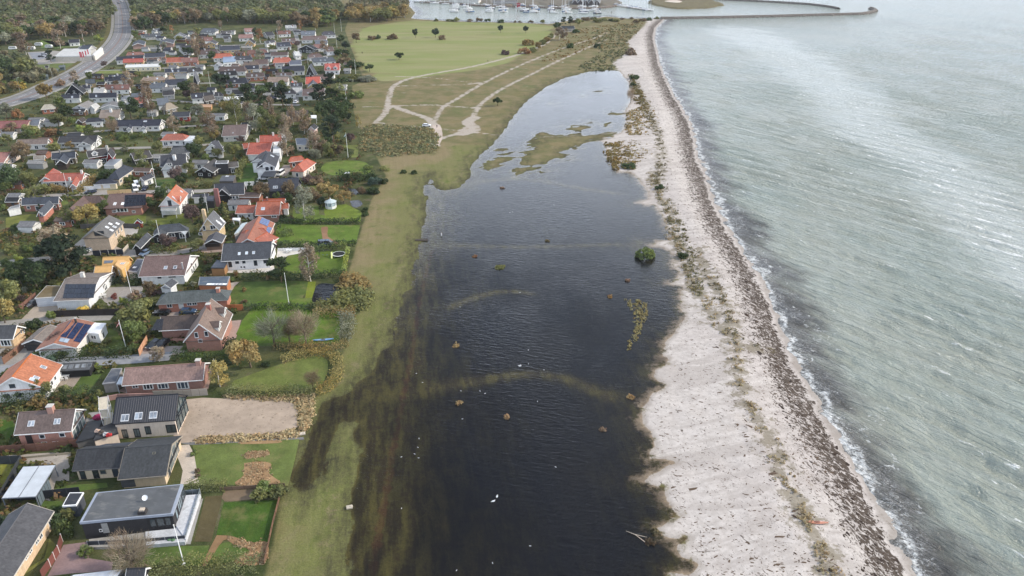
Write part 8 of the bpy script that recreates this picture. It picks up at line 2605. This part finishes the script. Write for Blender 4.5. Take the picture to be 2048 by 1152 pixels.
# scaffold against the black-roofed house
q = G(cB(868,780)); q2 = G(cB(850,880))
o = empty('scaffold', q, 'white scaffold tower against the black-roofed new house', 'scaffold', 'building site')
for (px_, py_) in ((830,800),(905,790),(835,900),(905,890)):
	p = G(cB(px_, py_))
	MB().tube((*p[:2], 0),(*p[:2], 6.4), .05, .05,5).build('upright', 'metal', o, lin((216,218,220)))
A_, B_, C_, D_ = [G(cB(*t))[:2] for t in ((835,900),(905,890),(905,790),(830,800))]
for z in (2.0,4.0,6.0):
	for a, b in ((A_, B_),(B_, C_),(C_, D_),(D_, A_)):
		MB().bar((*a, z),(*b, z), .06, .06).build('ledger', 'metal', o, lin((210,212,214)))
	MB().prism([A_, B_, C_, D_], z - .1, z - .05).build('platform', 'clad', o, lin((190,180,160)))
for a, b in ((A_, B_),(D_, A_)):
	MB().bar((*a, 0.1),(*b, 6.0), .05, .05).build('brace', 'metal', o, lin((216,218,220)))
q = G(cB(785,780)); o = MB().ball((0,0, .5),1.3, .9, .7,9,6, .15).build('tarpaulin_heap', 'cloth', color=lin((150,40,84))); o.location = (q[0], q[1], 0)
tag(o, 'magenta tarpaulin heap beside the scaffold tower', 'tarpaulin')
for i, (x, y, rgb) in enumerate([(770,880,(220,190,170)),(860,912,(200,60,60)),(835,905,(210,210,210)),(800,890,(90,80,74))]):
	p = G(cB(x, y),2.95)
	o = empty('building_material', p, ['beige sack heap', 'red crate', 'white board stack', 'brown beam bundle'][i] + ' on the flat garage roof of the new house', 'building material', 'building site')
	MB().box(p, .5, .3,2.95,3.3,(1, .3 * i)).build('pack', 'paint', o, lin(rgb)); MB().box(p, .35, .2,3.302,3.5,(1,-.4)).build('pack', 'paint', o, lin(tuple(v * .85 for v in rgb)))
# gull-white litter on the gravel and the rim stone
for i, (p, lab) in enumerate([((605,868), 'pale flat stone at the end of the gravel plot'),((699,1015), 'square pale cover plate on the mown strip')]):
	q = G(p); o = MB().box((0,0), .55, .4,0, .22,(1, .3)).ball((.3, .1, .15), .35, .3, .2,6,4, .2).build('stone', 'stone', color=lin((190,180,164))); o.location = q
	tag(o, lab, 'stone')
# little red playhouse
h = H('tiny red playhouse with white edges on the lawn behind the balcony house', None, 'playhouse', 'playhouse', 'garden buildings')
h.gable((1402,560),(1412,548),(1445,590),3.0,1.7,(60,62,68),(170,40,40), f=cF, win=False, oh=.2, w=2.6)
q = G(cG(1715,128)); o = empty('garden_bell', q, 'small dark domed garden hut with white cap on the far lawn', 'garden hut', 'garden buildings')
MB().box(q, .9, .8,0,1.8).build('wall', 'clad', o, lin((44,44,48))); MB().box(q, 1.1,1.0,1.8,2.0).build('roof', 'paint', o, lin((216,220,224)))
# footbridge / pallet in the water's edge
q = G((843,480)); o = empty('footbridge', (q[0], q[1], 0), 'short dark plank footbridge at the flooded edge of the strip', 'footbridge', None)
for k in range(7):
	MB().box((q[0] - 1.8 + k * .6, q[1]), .26, .8, .05, .12).build('plank', 'clad', o, lin((70,62,52)))
for s_ in (-.75, .75):
	MB().bar((q[0] - 2, q[1] + s_, 0),(q[0] + 2.1, q[1] + s_, 0), .12, .12).build('beam', 'clad', o, lin((60,52,44)))


# ------------------------------------------------------------------ people
def person(label, q, z, face=0.0, jacket=(30,32,38), trousers=(28,30,36), hair=(50,38,30), stride=.16):
	o = empty('person', (q[0], q[1], z), label, 'person', 'people out walking', face)
	J = {}
	V, E, Rr = [], [], []

	def pt(k, co, r, par=None):
		J[k] = len(V); V.append(co); Rr.append(r)
		if par:
			E.append((J[par], J[k]))
	pt('pel', (0,0, .95), .125); pt('waist', (0,0,1.1), .115, 'pel'); pt('chest', (0, .01,1.33), .14, 'waist'); pt('neck', (0, .01,1.49), .06, 'chest')
	pt('head', (0, .03,1.62), .095, 'neck'); pt('crown', (0, .02,1.73), .07, 'head'); pt('nose', (0, .125,1.62), .018, 'head')
	for s_, n in ((-1, 'l'),(1, 'r')):
		pt('hip' + n, (s_ * .1,0, .88), .1, 'pel'); pt('knee' + n, (s_ * .11, s_ * stride * .6 + .03, .49), .065, 'hip' + n)
		pt('ank' + n, (s_ * .11, s_ * stride - .04, .09), .045, 'knee' + n); pt('toe' + n, (s_ * .12, s_ * stride + .14, .04), .036, 'ank' + n)
		pt('sh' + n, (s_ * .19, .0,1.40), .062, 'chest'); pt('elb' + n, (s_ * .25,-s_ * stride * .4 - .03,1.12), .046, 'sh' + n)
		pt('wr' + n, (s_ * .25,-s_ * stride * .7 + .06, .88), .032, 'elb' + n); pt('palm' + n, (s_ * .25,-s_ * stride * .7 + .08, .80), .028, 'wr' + n)
		for k in range(4):
			pt(f'f{k}' + n, (s_ * (.235 + .0) + (k - 1.5) * .018,-s_ * stride * .7 + .10, .715 + abs(k - 1.4) * .008), .009, 'palm' + n)
		pt('th' + n, (s_ * .22,-s_ * stride * .7 + .125, .775), .010, 'palm' + n)
	me = bpy.data.meshes.new('body'); me.from_pydata(V, E, [])
	b = link('body', me, o, lin(jacket))
	md = b.modifiers.new('Skin', 'SKIN')
	for sv, r in zip(me.skin_vertices[0].data, Rr):
		sv.radius = (r, r)
	me.skin_vertices[0].data[0].use_root = True
	b.modifiers.new('Sub', 'SUBSURF').levels = 1
	me.materials.append(SKINM)
	b['jacket'] = 1
	link('hair', MB().ball((0, .0,1.69), .105, .115, .09,10,6).mesh('hair', 'cloth'), o, lin(hair))
	link('jacket', MB().tube((0,0, .92),(0, .01,1.44), .19, .175,12, True).mesh('jacket', 'cloth'), o, lin(jacket))
	return o


s = Sh('person_surface')                               # skin above the collar and on the hands, dark cloth elsewhere
sp = s.node('ShaderNodeSeparateXYZ', {0: s.obj()})
up = s.step(sp.outputs['Z'], 1.47,1.50)
hand = s.math('MULTIPLY', s.step(s.math('ABSOLUTE', sp.outputs['X']), .19, .20), s.step(sp.outputs['Z'], .89, .86))
c = s.mix(s.math('MAXIMUM', up, hand), s.oinfo('Color'),(0.55,0.34,0.25,1))
s.pbr(c, 0.8)
SKINM = s.m
q = G((883,471)); person('person in white top and dark waders standing in the flooded meadow', q, -.55,2.4,(226,226,224),(30,30,34))
q = G((874,256)); person('person in dark clothes standing on the sand track beside the white car', q, .02,3.0,(30,34,44))
q = G(cM(1262,530)); person('walker in dark clothes on the pale path across the meadow', q, .02,1.2,(44,44,50))
q = G(cM(1290,524)); person('second walker in pale jacket following on the pale path', q, .02,1.2,(170,166,160))
q = G(cM(190,458)); person('walker in dark clothes on the meadow beside the village edge', q, .02, .3,(40,36,40))

# ------------------------------------------------------------------ gulls on the water
gb = MB().ball((0,0, .12), .26, .12, .12,8,6).ball((.24,0, .27), .085, .07, .075,6,5).mesh('body', 'paint')
gw = MB().ball((0,0,0), .26, .035, .07,8,4).mesh('wing', 'paint')
gt = MB().prism([(-.24,-.04),(-.46,-.08),(-.46, .08),(-.24, .04)], .12, .15).mesh('tail', 'paint')
gk = MB().tube((.31,0, .27),(.40,0, .25), .02, .006,5).mesh('beak', 'paint')
GULLS = [(1088,740, 'in the middle of the lagoon above the long grassy arc'),(1040,738, 'flying low over the long grassy arc'),(987,1003, 'larger white gull at the lower middle of the lagoon'),(994,994, 'beside the larger gull'),(838,877, ''),(836,895, ''),(829,908, ''),
		 (837,916, ''),(803,914, ''),(803,1017, 'close to the red track line'),(1075,803, ''),(1111,934, ''),(960,782, ''),(922,782, 'above the second straw tussock'),(1057,700, ''),(1057,728, ''),(970,787, ''),
		 (925,838, ''),(1040,585, 'on the upper grassy arc'),(920,614, ''),(1025,424, 'upper lagoon left of the spit'),(1020,425, ''),(1108,410, 'upper lagoon, rightmost'),(1095,330, ''),(1097,328, ''),(1100,331, ''),(1092,329, ''),(833,747, ''),(845,765, ''),(1060,1092, ''),(985,1126, 'lowest in the lagoon'),(913,1141, '')]
for i, (x, y, where) in enumerate(GULLS):
	q = G((x, y), WATER_Z)
	if not where:
		reg = lambda x, y: 'upper pool' if y < 450 else 'middle of the lagoon' if y < 700 else 'grassy arc shallows' if y < 800 else 'left shallows beside the red track' if x < 860 else 'dark lower lagoon'
		same = sorted((b, a) for a, b, w_ in GULLS if not w_ and reg(a, b) == reg(x, y))
		where = f"in the {reg(x, y)}, {['topmost', 'second from the top', 'third from the top', 'fourth from the top', 'fifth from the top', 'sixth from the top', 'seventh from the top', 'lowest', 'lowest'][same.index((y, x))]}"
	lab = ('small white gull ' + where) if not where.startswith('larger') else where
	big = 1.1 if 'larger' in where or 'flying' in where else 0.5
	o = empty('gull', (q[0], q[1], WATER_Z - .05 + (.8 if 'flying' in where else 0)), lab, 'gull', 'gulls on the flood water', R.uniform(0,6.28))
	o.scale = (big,) * 3
	link('body', gb, o, lin((236,236,236)))
	for s_ in (-1,1):
		fl = 'flying' in where
		link('wing', gw, o, lin((206,210,214)), Matrix.Translation((-.04, s_ * (.32 if fl else .11), .16)) @ Matrix.Rotation(radians(90 if fl else 0),4, 'Z'))
	link('tail', gt, o, lin((226,226,226))); link('beak', gk, o, lin((200,160,70)))

# ------------------------------------------------------------------ tussocks and driftwood in the lagoon
for i, (x, y, w_, rgb, lab) in enumerate([(912,692,1.0,(150,128,84), 'straw-coloured tussock in the lagoon left of the grassy arc'),(918,806, .9,(146,120,80), 'straw tussock in the dark lagoon below the grassy arc'),
										  (950,513,1.0,(140,104,72), 'brown tussock in the lagoon between two arcs'),(1000,535,1.8,(110,112,66), 'loose green reed clump in the middle of the lagoon'),(1220,594,1.0,(140,106,60), 'brown tussock near the dome bush'),
										  (1005,376,1.1,(136,108,84), 'rusty tussock in the upper lagoon'),(1255,561, .9,(130,104,84), 'small grey-brown tussock below the dome bush'),(1013,835, .9,(150,120,84), 'bleached stick tangle in the lower lagoon'),
										  (1095,482, .8,(110,100,70), 'faint tussock on the middle arc'),(1205,860, .8,(120,100,80), 'pale tussock in the lower right lagoon'),(1300,1085,1.2,(84,70,54), 'brown weed bank at the bottom right lagoon edge'),(1310,1062,0.9,(104,96,70), 'tan weed bank at the bottom right lagoon edge'),(1262,795,1.3,(160,130,84), 'tan fringe tussock at the sand edge')]):
	q = G((x, y), WATER_Z)
	n = 30 if w_ < 1.4 else 110
	pts_ = np.column_stack([NR.normal(0, w_ * .33, n), NR.normal(0, w_ * .33, n), np.zeros(n)])
	o = tufts('grass_tussock', pts_, .5, .3,9, .13, rgb)
	del o['kind']
	o.location = (q[0], q[1], WATER_Z - .05)
	tag(o, lab, 'tussock', 'tussocks standing in the flood')
q = sprinkle([(1250,599),(1290,600),(1297,625),(1286,655),(1266,688),(1253,706),(1260,676),(1270,650),(1262,616)], 120, NR, avoid=False)
cq = q.mean(0)
o = tufts('reed_bed', np.column_stack([q - cq, np.zeros(len(q))]), .5, .45,20, .10,(146,134,84))
del o['kind']; o.location = (cq[0], cq[1], WATER_Z - .05)
tag(o, 'narrow curved golden reed bed standing in the lagoon near the white sand', 'reed bed', 'tussocks standing in the flood')
q0, q1 = G((1252,1062),-.05), G((1290,1084),-.05)
o = empty('driftwood', (q0 + q1) / 2, 'pale forked driftwood branch lying at the lagoon edge', 'driftwood')
m_ = (q0 * .5 + q1 * .5) + np.array([0, .3, .15])
MB().tube(q0, m_, .03, .06,6).build('branch', 'bark', o, lin((200,186,166))); MB().tube(m_, q1, .06, .08,6).build('branch', 'bark', o, lin((196,180,160))); MB().tube(m_, q1 + np.array([.5, .9, .2]), .06, .03,6).build('twig', 'bark', o, lin((200,186,166)))

# ------------------------------------------------------------------ sea-weed wrack, as real lumps on the sand
def lumps(name, P, zs, size, rgb, flat=.32, ang=None, long=2.2, mat='soil'):
	n = len(P); k = 5
	a0 = NR.uniform(0,6.28, n) if ang is None else ang + NR.normal(0, .5, n)
	V = np.zeros((n, k + 1,3)); s_ = size * NR.lognormal(0, .45, n)
	for j in range(k):
		th = 2 * pi * j / k + NR.uniform(-.4, .4, n)
		rx, ry = s_ * long * NR.uniform(.6,1.2, n), s_ * NR.uniform(.5,1.2, n)
		lx, ly = np.cos(th) * rx, np.sin(th) * ry
		V[:, j, 0] = P[:, 0] + lx * np.cos(a0) - ly * np.sin(a0); V[:, j, 1] = P[:, 1] + lx * np.sin(a0) + ly * np.cos(a0); V[:, j, 2] = zs - .03
	V[:, k, 0], V[:, k, 1], V[:, k, 2] = P[:, 0], P[:, 1], zs + s_ * flat
	F_ = np.concatenate([np.stack([np.arange(n) * (k + 1) + j, np.arange(n) * (k + 1) + (j + 1) % k, np.arange(n) * (k + 1) + k], 1) for j in range(k)])
	o = link(name, npmesh(name, V.reshape(-1,3), F_, 'bark'), color=lin(rgb))
	o['kind'] = 'stuff'
	return o


edge = GP(smooth(SEA_EDGE, 4))[:, :2]
L = np.concatenate([[0], np.cumsum(np.linalg.norm(np.diff(edge, axis=0), axis=1))])
tn = np.gradient(edge, axis=0); tn /= np.linalg.norm(tn, axis=1)[:, None]


def along(n, lo, hi, bias=1.0):
	s_ = L[-1] * NR.uniform(0,1, n) ** .8
	d = lo + (hi - lo) * NR.uniform(0,1, n) ** bias
	x, y = np.interp(s_, L, edge[:, 0]), np.interp(s_, L, edge[:, 1])
	tx, ty = np.interp(s_, L, tn[:, 0]), np.interp(s_, L, tn[:, 1])
	q = np.column_stack([x + ty * d, y - tx * d])
	if (sd_poly(q[:50], LAND_P) > 0).mean() < .5:
		q = np.column_stack([x - ty * d, y + tx * d])
	return q, np.arctan2(ty, tx)


for n, lo, hi, b, sz, rgb in ((6500,1.5,9.5,1.0, .17,(52,40,32)),(5200,2,19,1.3, .13,(66,50,40))):
	q, an = along(n, lo, hi, b)
	kp = wob(q, 6,91) + .5 * wob(q, 2.5,92) > -.55
	q, an = q[kp], an[kp]
	A_ = survey_ground(q)
	ok = A_['sand'] > .5
	lumps('beach_wrack', q[ok], A_['z'][ok], sz, rgb, .4, an[ok] + .5,1.8)
q = sprinkle([(1345,600),(1375,585),(1440,690),(1500,840),(1590,1010),(1680,1152),(1345,1152),(1345,1000),(1300,900),(1320,740)], 1500, NR, avoid=False)
A_ = survey_ground(q); ok = A_['sand'] > 1
lumps('sand_litter', q[ok], A_['z'][ok], .11,(92,76,62), .35, np.full(ok.sum(),-.1),2.6)
q = sprinkle([(1300,240),(1370,300),(1420,440),(1500,600),(1600,800),(1700,1000),(1600,1000),(1480,700),(1360,470)], 1500, NR, avoid=False)
A_ = survey_ground(q); ok = A_['sand'] > 1
lumps('sand_litter', q[ok], A_['z'][ok], .12,(92,76,62), .35, None, 2.0)


q = sprinkle([cC(*p) for p in [(60,640),(850,660),(900,760),(780,880),(60,930)]], 240, NR, avoid=False)
lumps('rubble', q, np.full(len(q), .05), .13,(150,136,120), .5, None, 1.2, 'stone')


# ------------------------------------------------------------------ harbour: banks, moles, boats
def bank(name, pts, z1, rgb, mat='lawn'):
	w = GP(smooth(pts + [pts[0]], 3)[:-1])[:, :2]
	c = w.mean(0); mb = MB()
	n = len(w)
	w = c + (w - c) * NR.uniform(.93,1.05,(n, 1))
	inner = c + (w - c) * NR.uniform(.78, .95,(n, 1))
	for i in range(n):
		j = (i + 1) % n
		mb.face([(*w[i], -1.2),(*w[j], -1.2),(*inner[j], z1),(*inner[i], z1)])
	mb.face([(*p, z1 + .01) for p in inner])
	me = mb.mesh(name, mat)
	o = link(name, me, color=lin(rgb)); o['kind'] = 'structure'
	return o


bank('harbour_bank', [(815,-70),(838,-14),(870,-1),(920,3),(958,9),(1002,15),(1050,12),(1100,13),(1130,15),(1200,14),(1228,12),(1240,3),(1222,-12),(1200,-70)], 1.6,(110,104,92), 'pave')
bank('sand_spit', [(1292,6),(1305,10),(1330,15),(1365,18.5),(1400,18),(1435,14),(1452,9),(1436,3),(1400,-1),(1340,-3),(1300,0)], .9,(106,98,74), 'lawn')
bank('sand_patch', [(1325,4),(1345,7),(1365,6),(1362,3),(1340,2)], 1.2,(206,194,180), 'soil')


def mole(label, pts, w, hgt, rgb):
	c = GP(smooth(pts, 4))[:, :2]
	t_ = np.gradient(c, axis=0); t_ /= np.linalg.norm(t_, axis=1)[:, None]
	n_ = np.stack([-t_[:, 1], t_[:, 0]], 1)
	o = empty('breakwater', (*c[0], 0), label, 'breakwater', 'stone breakwaters of the harbour')
	mb = MB()
	for i in range(len(c) - 1):
		q4 = []
		for k in (i, i + 1):
			q4.append([(*(c[k] - n_[k] * w / 2),-1.2),(*(c[k] - n_[k] * w * .2), hgt * .75),(*(c[k] + n_[k] * w * .2), hgt * .75),(*(c[k] + n_[k] * w / 2),-1.2)])
		for k in range(3):
			mb.face([q4[0][k], q4[1][k], q4[1][k + 1], q4[0][k + 1]][::-1])
	mb.build('core', 'stone', o, lin(tuple(v * .8 for v in rgb)))
	L_ = np.concatenate([[0], np.cumsum(np.linalg.norm(np.diff(c, axis=0), axis=1))])
	n = int(min(L_[-1] * 5,1600)); sb = MB()
	for _ in range(n):
		s_ = R.uniform(0, L_[-1]); d = R.uniform(-.5, .5)
		p = np.array([np.interp(s_, L_, c[:, 0]), np.interp(s_, L_, c[:, 1])]); nn = np.array([np.interp(s_, L_, n_[:, 0]), np.interp(s_, L_, n_[:, 1])])
		p = p + nn * d * w; r_ = R.uniform(.5,1.0)
		sb.ball((*p, hgt * .8 * (1 - (abs(d) * 2) ** 1.5) - .35), r_, r_ * .8, r_ * .65,5,3, .25)
	b = sb.build('boulders', 'stone', o, lin(rgb)); b['kind'] = 'stuff'


mole('long stone breakwater running out to sea from the end of the beach', [(1322,37),(1400,36),(1500,34),(1600,31.5),(1690,29),(1728,27.5),(1750,22),(1742,16.5)], 6.5,2.4,(132,124,116))
mole('farther low stone breakwater curving beyond the sand spit', [(1300,-4),(1400,-2),(1480,1),(1560,5),(1620,9),(1660,14),(1676,17.5)], 6.0,2.0,(120,114,108))
mole('short stone edge of the harbour bank behind the boats', [(840,5),(900,7),(960,12),(1050,14),(1130,17),(1200,16),(1232,12)], 4.0,1.9,(134,122,112))


def hull_mesh(L, Wd, fb):
	mb = MB(); n = 9; rows = []
	for i in range(n):
		t = i / (n - 1)
		w = Wd / 2 * (min(1, .72 + t * 1.2) if t < .25 else (1 - max(0,(t - .45) / .55) ** 2.2)) + .02
		z1 = fb * (1 + .25 * t * t)
		rows.append([((t - .5) * L, -w, z1),((t - .5) * L, -w * .75, .1),((t - .5) * L, 0,-.25 * (1 - .6 * t)),((t - .5) * L, w * .75, .1),((t - .5) * L, w, z1)])
	for r0, r1 in zip(rows[:-1], rows[1:]):
		for k in range(4):
			mb.face([r0[k], r0[k + 1], r1[k + 1], r1[k]])
	mb.face(rows[0][::-1])
	dk = MB()
	for r0, r1 in zip(rows[:-1], rows[1:]):
		dk.face([r0[0], r1[0], r1[4], r0[4]])
	return mb.mesh('hull', 'car'), dk.mesh('deck', 'paint')


SH = hull_mesh(10.5,3.3,1.1); MH = hull_mesh(8.5,3.0,1.2)
scab = MB().prism([(-1.6,-.95),(1.6,-.6),(1.6, .6),(-1.6, .95)], 1.05,1.6).mesh('cabin', 'paint')
mast = MB().tube((.9,0,1.2),(.9,0,13.5), .17, .12,5).mesh('mast', 'paint')
boom = MB().tube((.8,0,2.3),(-3.6,0,2.3), .14, .14,5).mesh('boom', 'cloth')
spread = MB().bar((.9,-.9,8),(.9, .9,8), .08, .08).mesh('spreader', 'metal')
mcab = MB().prism([(-2.4,-1.1),(1.4,-.9),(1.4, .9),(-2.4,1.1)], 1.2,2.4).mesh('cabin', 'paint')
mgl = MB().prism([(-2.0,-1.13),(1.47,-.92),(1.47, .92),(-2.0,1.13)], 1.75,2.15).mesh('cabin_window', 'glass')
mrail = MB().tube((-1,0,2.4),(-1,0,4.2), .06, .05,5).mesh('antenna', 'metal')
CL = {'first': 'first boat cluster from the grove', 'second': 'second boat cluster from the grove', 'third': 'third boat cluster, below the red block', 'fourth': 'fourth boat cluster, near the zigzag roof', 'fifth': 'fifth boat cluster, below the zigzag roof', 'pier': 'outermost pontoon towards the spit', 'back': 'row along the harbour bank'}
BOATS = []
for cl, (cx, cy), n in (('back', (880,6),16),('first', (925,21),12),('second', (995,21),12),('third', (1060,22),12),('fourth', (1122,23),12),('fifth', (1180,24),14),('pier', (1262,17),12)):
	for k in range(n):
		col_ = k % 2
		r_ = k // 2
		if cl == 'back':
			x, y = 836 + k * 11,4 + k * .6 + (k % 2) * 1.5
		elif cl == 'pier':
			x, y = 1233 + k * 6,10.5 + k * 1.0
		else:
			x, y = cx + (-13 if col_ == 0 else 13) + R.uniform(-5,5) - r_ * 1.2, cy + 3 - r_ * 2.6
		BOATS.append((cl, x, y, 'sail' if R.random() < .68 else 'motor', k))
cnt = {}
WORD = ['nearest', 'second', 'third', 'fourth', 'fifth', 'sixth', 'seventh', 'eighth', 'ninth', 'tenth', 'eleventh', 'twelfth', 'thirteenth', 'fourteenth', 'fifteenth', 'sixteenth']
for cl, x, y, kind, k in BOATS:
	q = G((x, y), SEA_Z)
	c_ = cnt.get((cl, kind),0); cnt[(cl, kind)] = c_ + 1
	lab = f"{WORD[c_]} white {'sailing boat with bare mast' if kind == 'sail' else 'motor boat with cabin'} in the {CL[cl]}"
	ang = R.choice([5,175]) + R.uniform(-6,6) if cl != 'pier' else -12 + R.uniform(-5,5)
	o = empty('sailing_boat' if kind == 'sail' else 'motor_boat', (q[0], q[1], SEA_Z + .05), lab, 'boat', 'boats in the marina', radians(ang))
	s_ = R.uniform(.8,1.15); o.scale = (s_,) * 3
	hc = R.choice([(236,236,236)] * 5 + [(60,70,100),(90,120,160)])
	hm = SH if kind == 'sail' else MH
	link('hull', hm[0], o, lin(hc)); link('deck', hm[1], o, lin((226,224,220)))
	if kind == 'sail':
		link('cabin', scab, o, lin((232,232,232))); link('mast', mast, o, lin((216,218,220))); link('boom', boom, o, lin(R.choice([(60,80,130),(220,220,218),(90,90,96)]))); link('spreader', spread, o, lin((200,202,204)))
	else:
		link('cabin', mcab, o, lin((234,234,234))); link('cabin_window', mgl, o, lin((40,46,54))); link('antenna', mrail, o, lin((210,212,214)))
# mooring posts
for i, (x, y) in enumerate([(1035,24),(1077,25),(1099,26),(1166,27),(1223,27),(1142,26)]):
	q = G((x, y), SEA_Z)
	o = MB().tube((0,0,-1),(0,0,2.6), .3, .26,7).tube((0,0,2.6),(0,0,2.75), .3, .1,7).build('mooring_post', 'bark', color=lin((84,72,62))); o.location = q
	tag(o, f"dark mooring post beside the {['second', 'third', 'fourth', 'fifth', 'fifth outer', 'fourth outer'][i]} boat cluster", 'mooring post', 'mooring posts in the marina')
for i, (pts_, w_) in enumerate([([(938,24),(935,14)], 2),([(1008,24),(1003,13)], 2),([(1073,25),(1066,13)], 2),([(1133,26),(1128,14)], 2),([(1194,27),(1188,14)], 2),([(1230,12),(1300,21)], 2.2)]):
	a, b = GP(pts_)[:, :2]
	o = empty('jetty', (*a, 0), f"narrow wooden jetty through the {['first', 'second', 'third', 'fourth', 'fifth', 'outermost'][i]} boat cluster", 'jetty', 'jetties of the marina')
	MB().bar((*a, .15),(*b, .15), w_, .25).build('deck', 'clad', o, lin((150,140,126)))
	for k in range(4):
		p = a + (b - a) * k / 3; MB().tube((*p, -1.2),(*p, .6), .16, .16,6).build('pile', 'bark', o, lin((90,78,66)))
h = H('long marina house with a zigzag white-edged roof behind the masts', None, 'boat house', 'boat_house', 'buildings of the marina')
for k in range(5):
	h.gable((1150 + k * 11,-1),(1152 + k * 11,-8),(1155.5 + k * 11,5.5),7.5,3.2,(116,120,124),(84,78,78), win=False, w=7.5)
h = H('low grey marina shed left of the masts', None, 'shed', 'shed', 'buildings of the marina'); h.gable((985,1),(1035,1),(985,5),5,3,(130,132,134),(170,168,164), win=False, w=9)
h = H('small red block on the harbour bank behind the third boats', None, 'shed', 'shed', 'buildings of the marina'); h.gable((1033,6),(1041,6),(1033,9),5.5,4,(150,50,60),(150,44,54), win=False, w=5)
h = H('low white clubhouse on the harbour bank behind the back row of boats', None, 'clubhouse', 'clubhouse', 'buildings of the marina'); h.gable((900,-6),(960,-4),(900,-2),5.5,3,(190,190,188),(214,212,206), win=False, w=10)
h = H('dark-roofed house hidden in the grove near the harbour', None, 'house', 'house', 'houses of the village'); h.gable((1885,225),(1995,220),(1880,242),5.0,2.8,(48,58,66),(170,160,150), f=cM)
for i in range(26):
	x = 850 + i * 15.2; p = G((x, -8 + R.uniform(-9,6) + (8 if x > 960 else 0)))
	plant(R.choice(['round', 'shrub', 'round']), R.choice(['olive', 'dark green', 'brown', 'amber']),(p[0], p[1], 1.4), R.uniform(4,7.5),1.2, group='trees on the harbour bank', far=True)
for i, x in enumerate([872,900,912,940,958,975,1002,1030,1040,1062,1085]):
	p = G((x, 42.5 + (3 if x > 1000 else 0)))
	plant('shrub', R.choice(['dark green', 'brown', 'olive']), p, R.uniform(2,4.5), R.uniform(1.0,2.4), far=True, group='bushes along the harbour shore')
for i in range(14):
	p = G((1148 + i * 12.5 + R.uniform(-4,4),40 + R.uniform(-2,6)))
	plant('shrub', R.choice(['dark green', 'olive', 'brown']), p, R.uniform(2,4), R.uniform(1.4,2.6), far=True, group='bushes along the harbour shore')

# ------------------------------------------------------------------ labels of trees and shrubs: kind, colour, the thing they stand by
marks = [(x.px, 'the ' + x.short) for x in ALLH if x.short and x.root is not None]
marks += [(to_px(tuple(o.location)), 'the ' + n) for n, o in [(n_, o_) for n_, o_ in (('trampoline', bpy.data.objects.get('trampoline')),('gazebo', bpy.data.objects.get('gazebo'))) if o_]]
marks += [((640,640), 'the garden pond'),((505,815), 'the gravel plot'),((110,100), 'the filling station'),((215,110), 'the main road bend'),((240,20), 'the far main road'),((800,280), 'the heath scrub'),((560,750), 'the rounded lawn'),((760,28), 'the golden grove'),((30,60), 'the camp ground')]
bykey = {}
for o, kind, cn, h_, lab, grp in PLANTS:
	if lab:
		tag(o, lab, 'shrub' if kind in ('shrub', 'dome') else 'tree', grp or ('shrubs and trees of the open land')); continue
	px_ = to_px(tuple(o.location))
	if px_[1] < 0:
		px_ = (px_[0], 0)
	nb = sorted(marks, key=lambda m: (m[0][0] - px_[0]) ** 2 + 2.2 * (m[0][1] - px_[1]) ** 2)[:6]
	kn = KINDNAME[kind][1]
	base = f"{cn} {kn}"
	bykey.setdefault((base, nb[0][1]), []).append((o, h_, px_, nb, grp, kind))
ORD = ['tallest', 'second tallest', 'third tallest', 'fourth tallest', 'fifth tallest', 'sixth tallest', 'seventh tallest', 'eighth tallest', 'ninth tallest', 'tenth tallest']
for (base, mk), lst in bykey.items():
	lst.sort(key=lambda t: -t[1])
	for i, (o, h_, px_, nb, grp, kind) in enumerate(lst):
		r_ = rel(px_, nb[0][0])
		lab = f"{base} {r_} {mk}"
		if len([1 for t in lst if rel(t[2], nb[0][0]) == r_]) > 1 or lab in LABELS or len(lab.split()) > 16:
			cand = [f"{base} {r_} {mk}, towards {n_[1]}" for n_ in nb[1:]]
			cand += [f"{ORD[min(i, 9)]} {base} {r_} {mk}", f"{ORD[min(i, 9)]} {base} beside {mk}"]
			cand += [f"{ORD[min(i, 9)]} {base} near {mk}, towards {n_[1]}" for n_ in nb[1:]]
			lab = next((c_ for c_ in cand if c_ not in LABELS and len(c_.split()) <= 16), f'{ORD[min(i, 9)]} {base} by {mk}')
		tag(o, lab, 'shrub' if kind in ('shrub', 'dome') else 'tree', grp or ('garden shrubs' if kind in ('shrub', 'dome') else 'garden trees'))
for lab, lst in LABELS.items():
	if len(lst) > 1:
		print('shared label', len(lst), lab)
	if len(lab.split()) > 16 or len(lab.split()) < 4:
		print('label length', lab)

# ------------------------------------------------------------------ the thin autumn haze
s = Sh('haze')
v = s.node('ShaderNodeVolumePrincipled', {'Color': (0.93,0.96,1.0,1), 'Density': 0.00005, 'Anisotropy': 0.25})
s.t.links.new(v.outputs[0], s.out.inputs['Volume'])
o = MB().prism([(-26000,-300),(26000,-300),(26000,16000),(-26000,16000)], -4.0,97.0).build('haze', s.m)
o['kind'] = 'stuff'
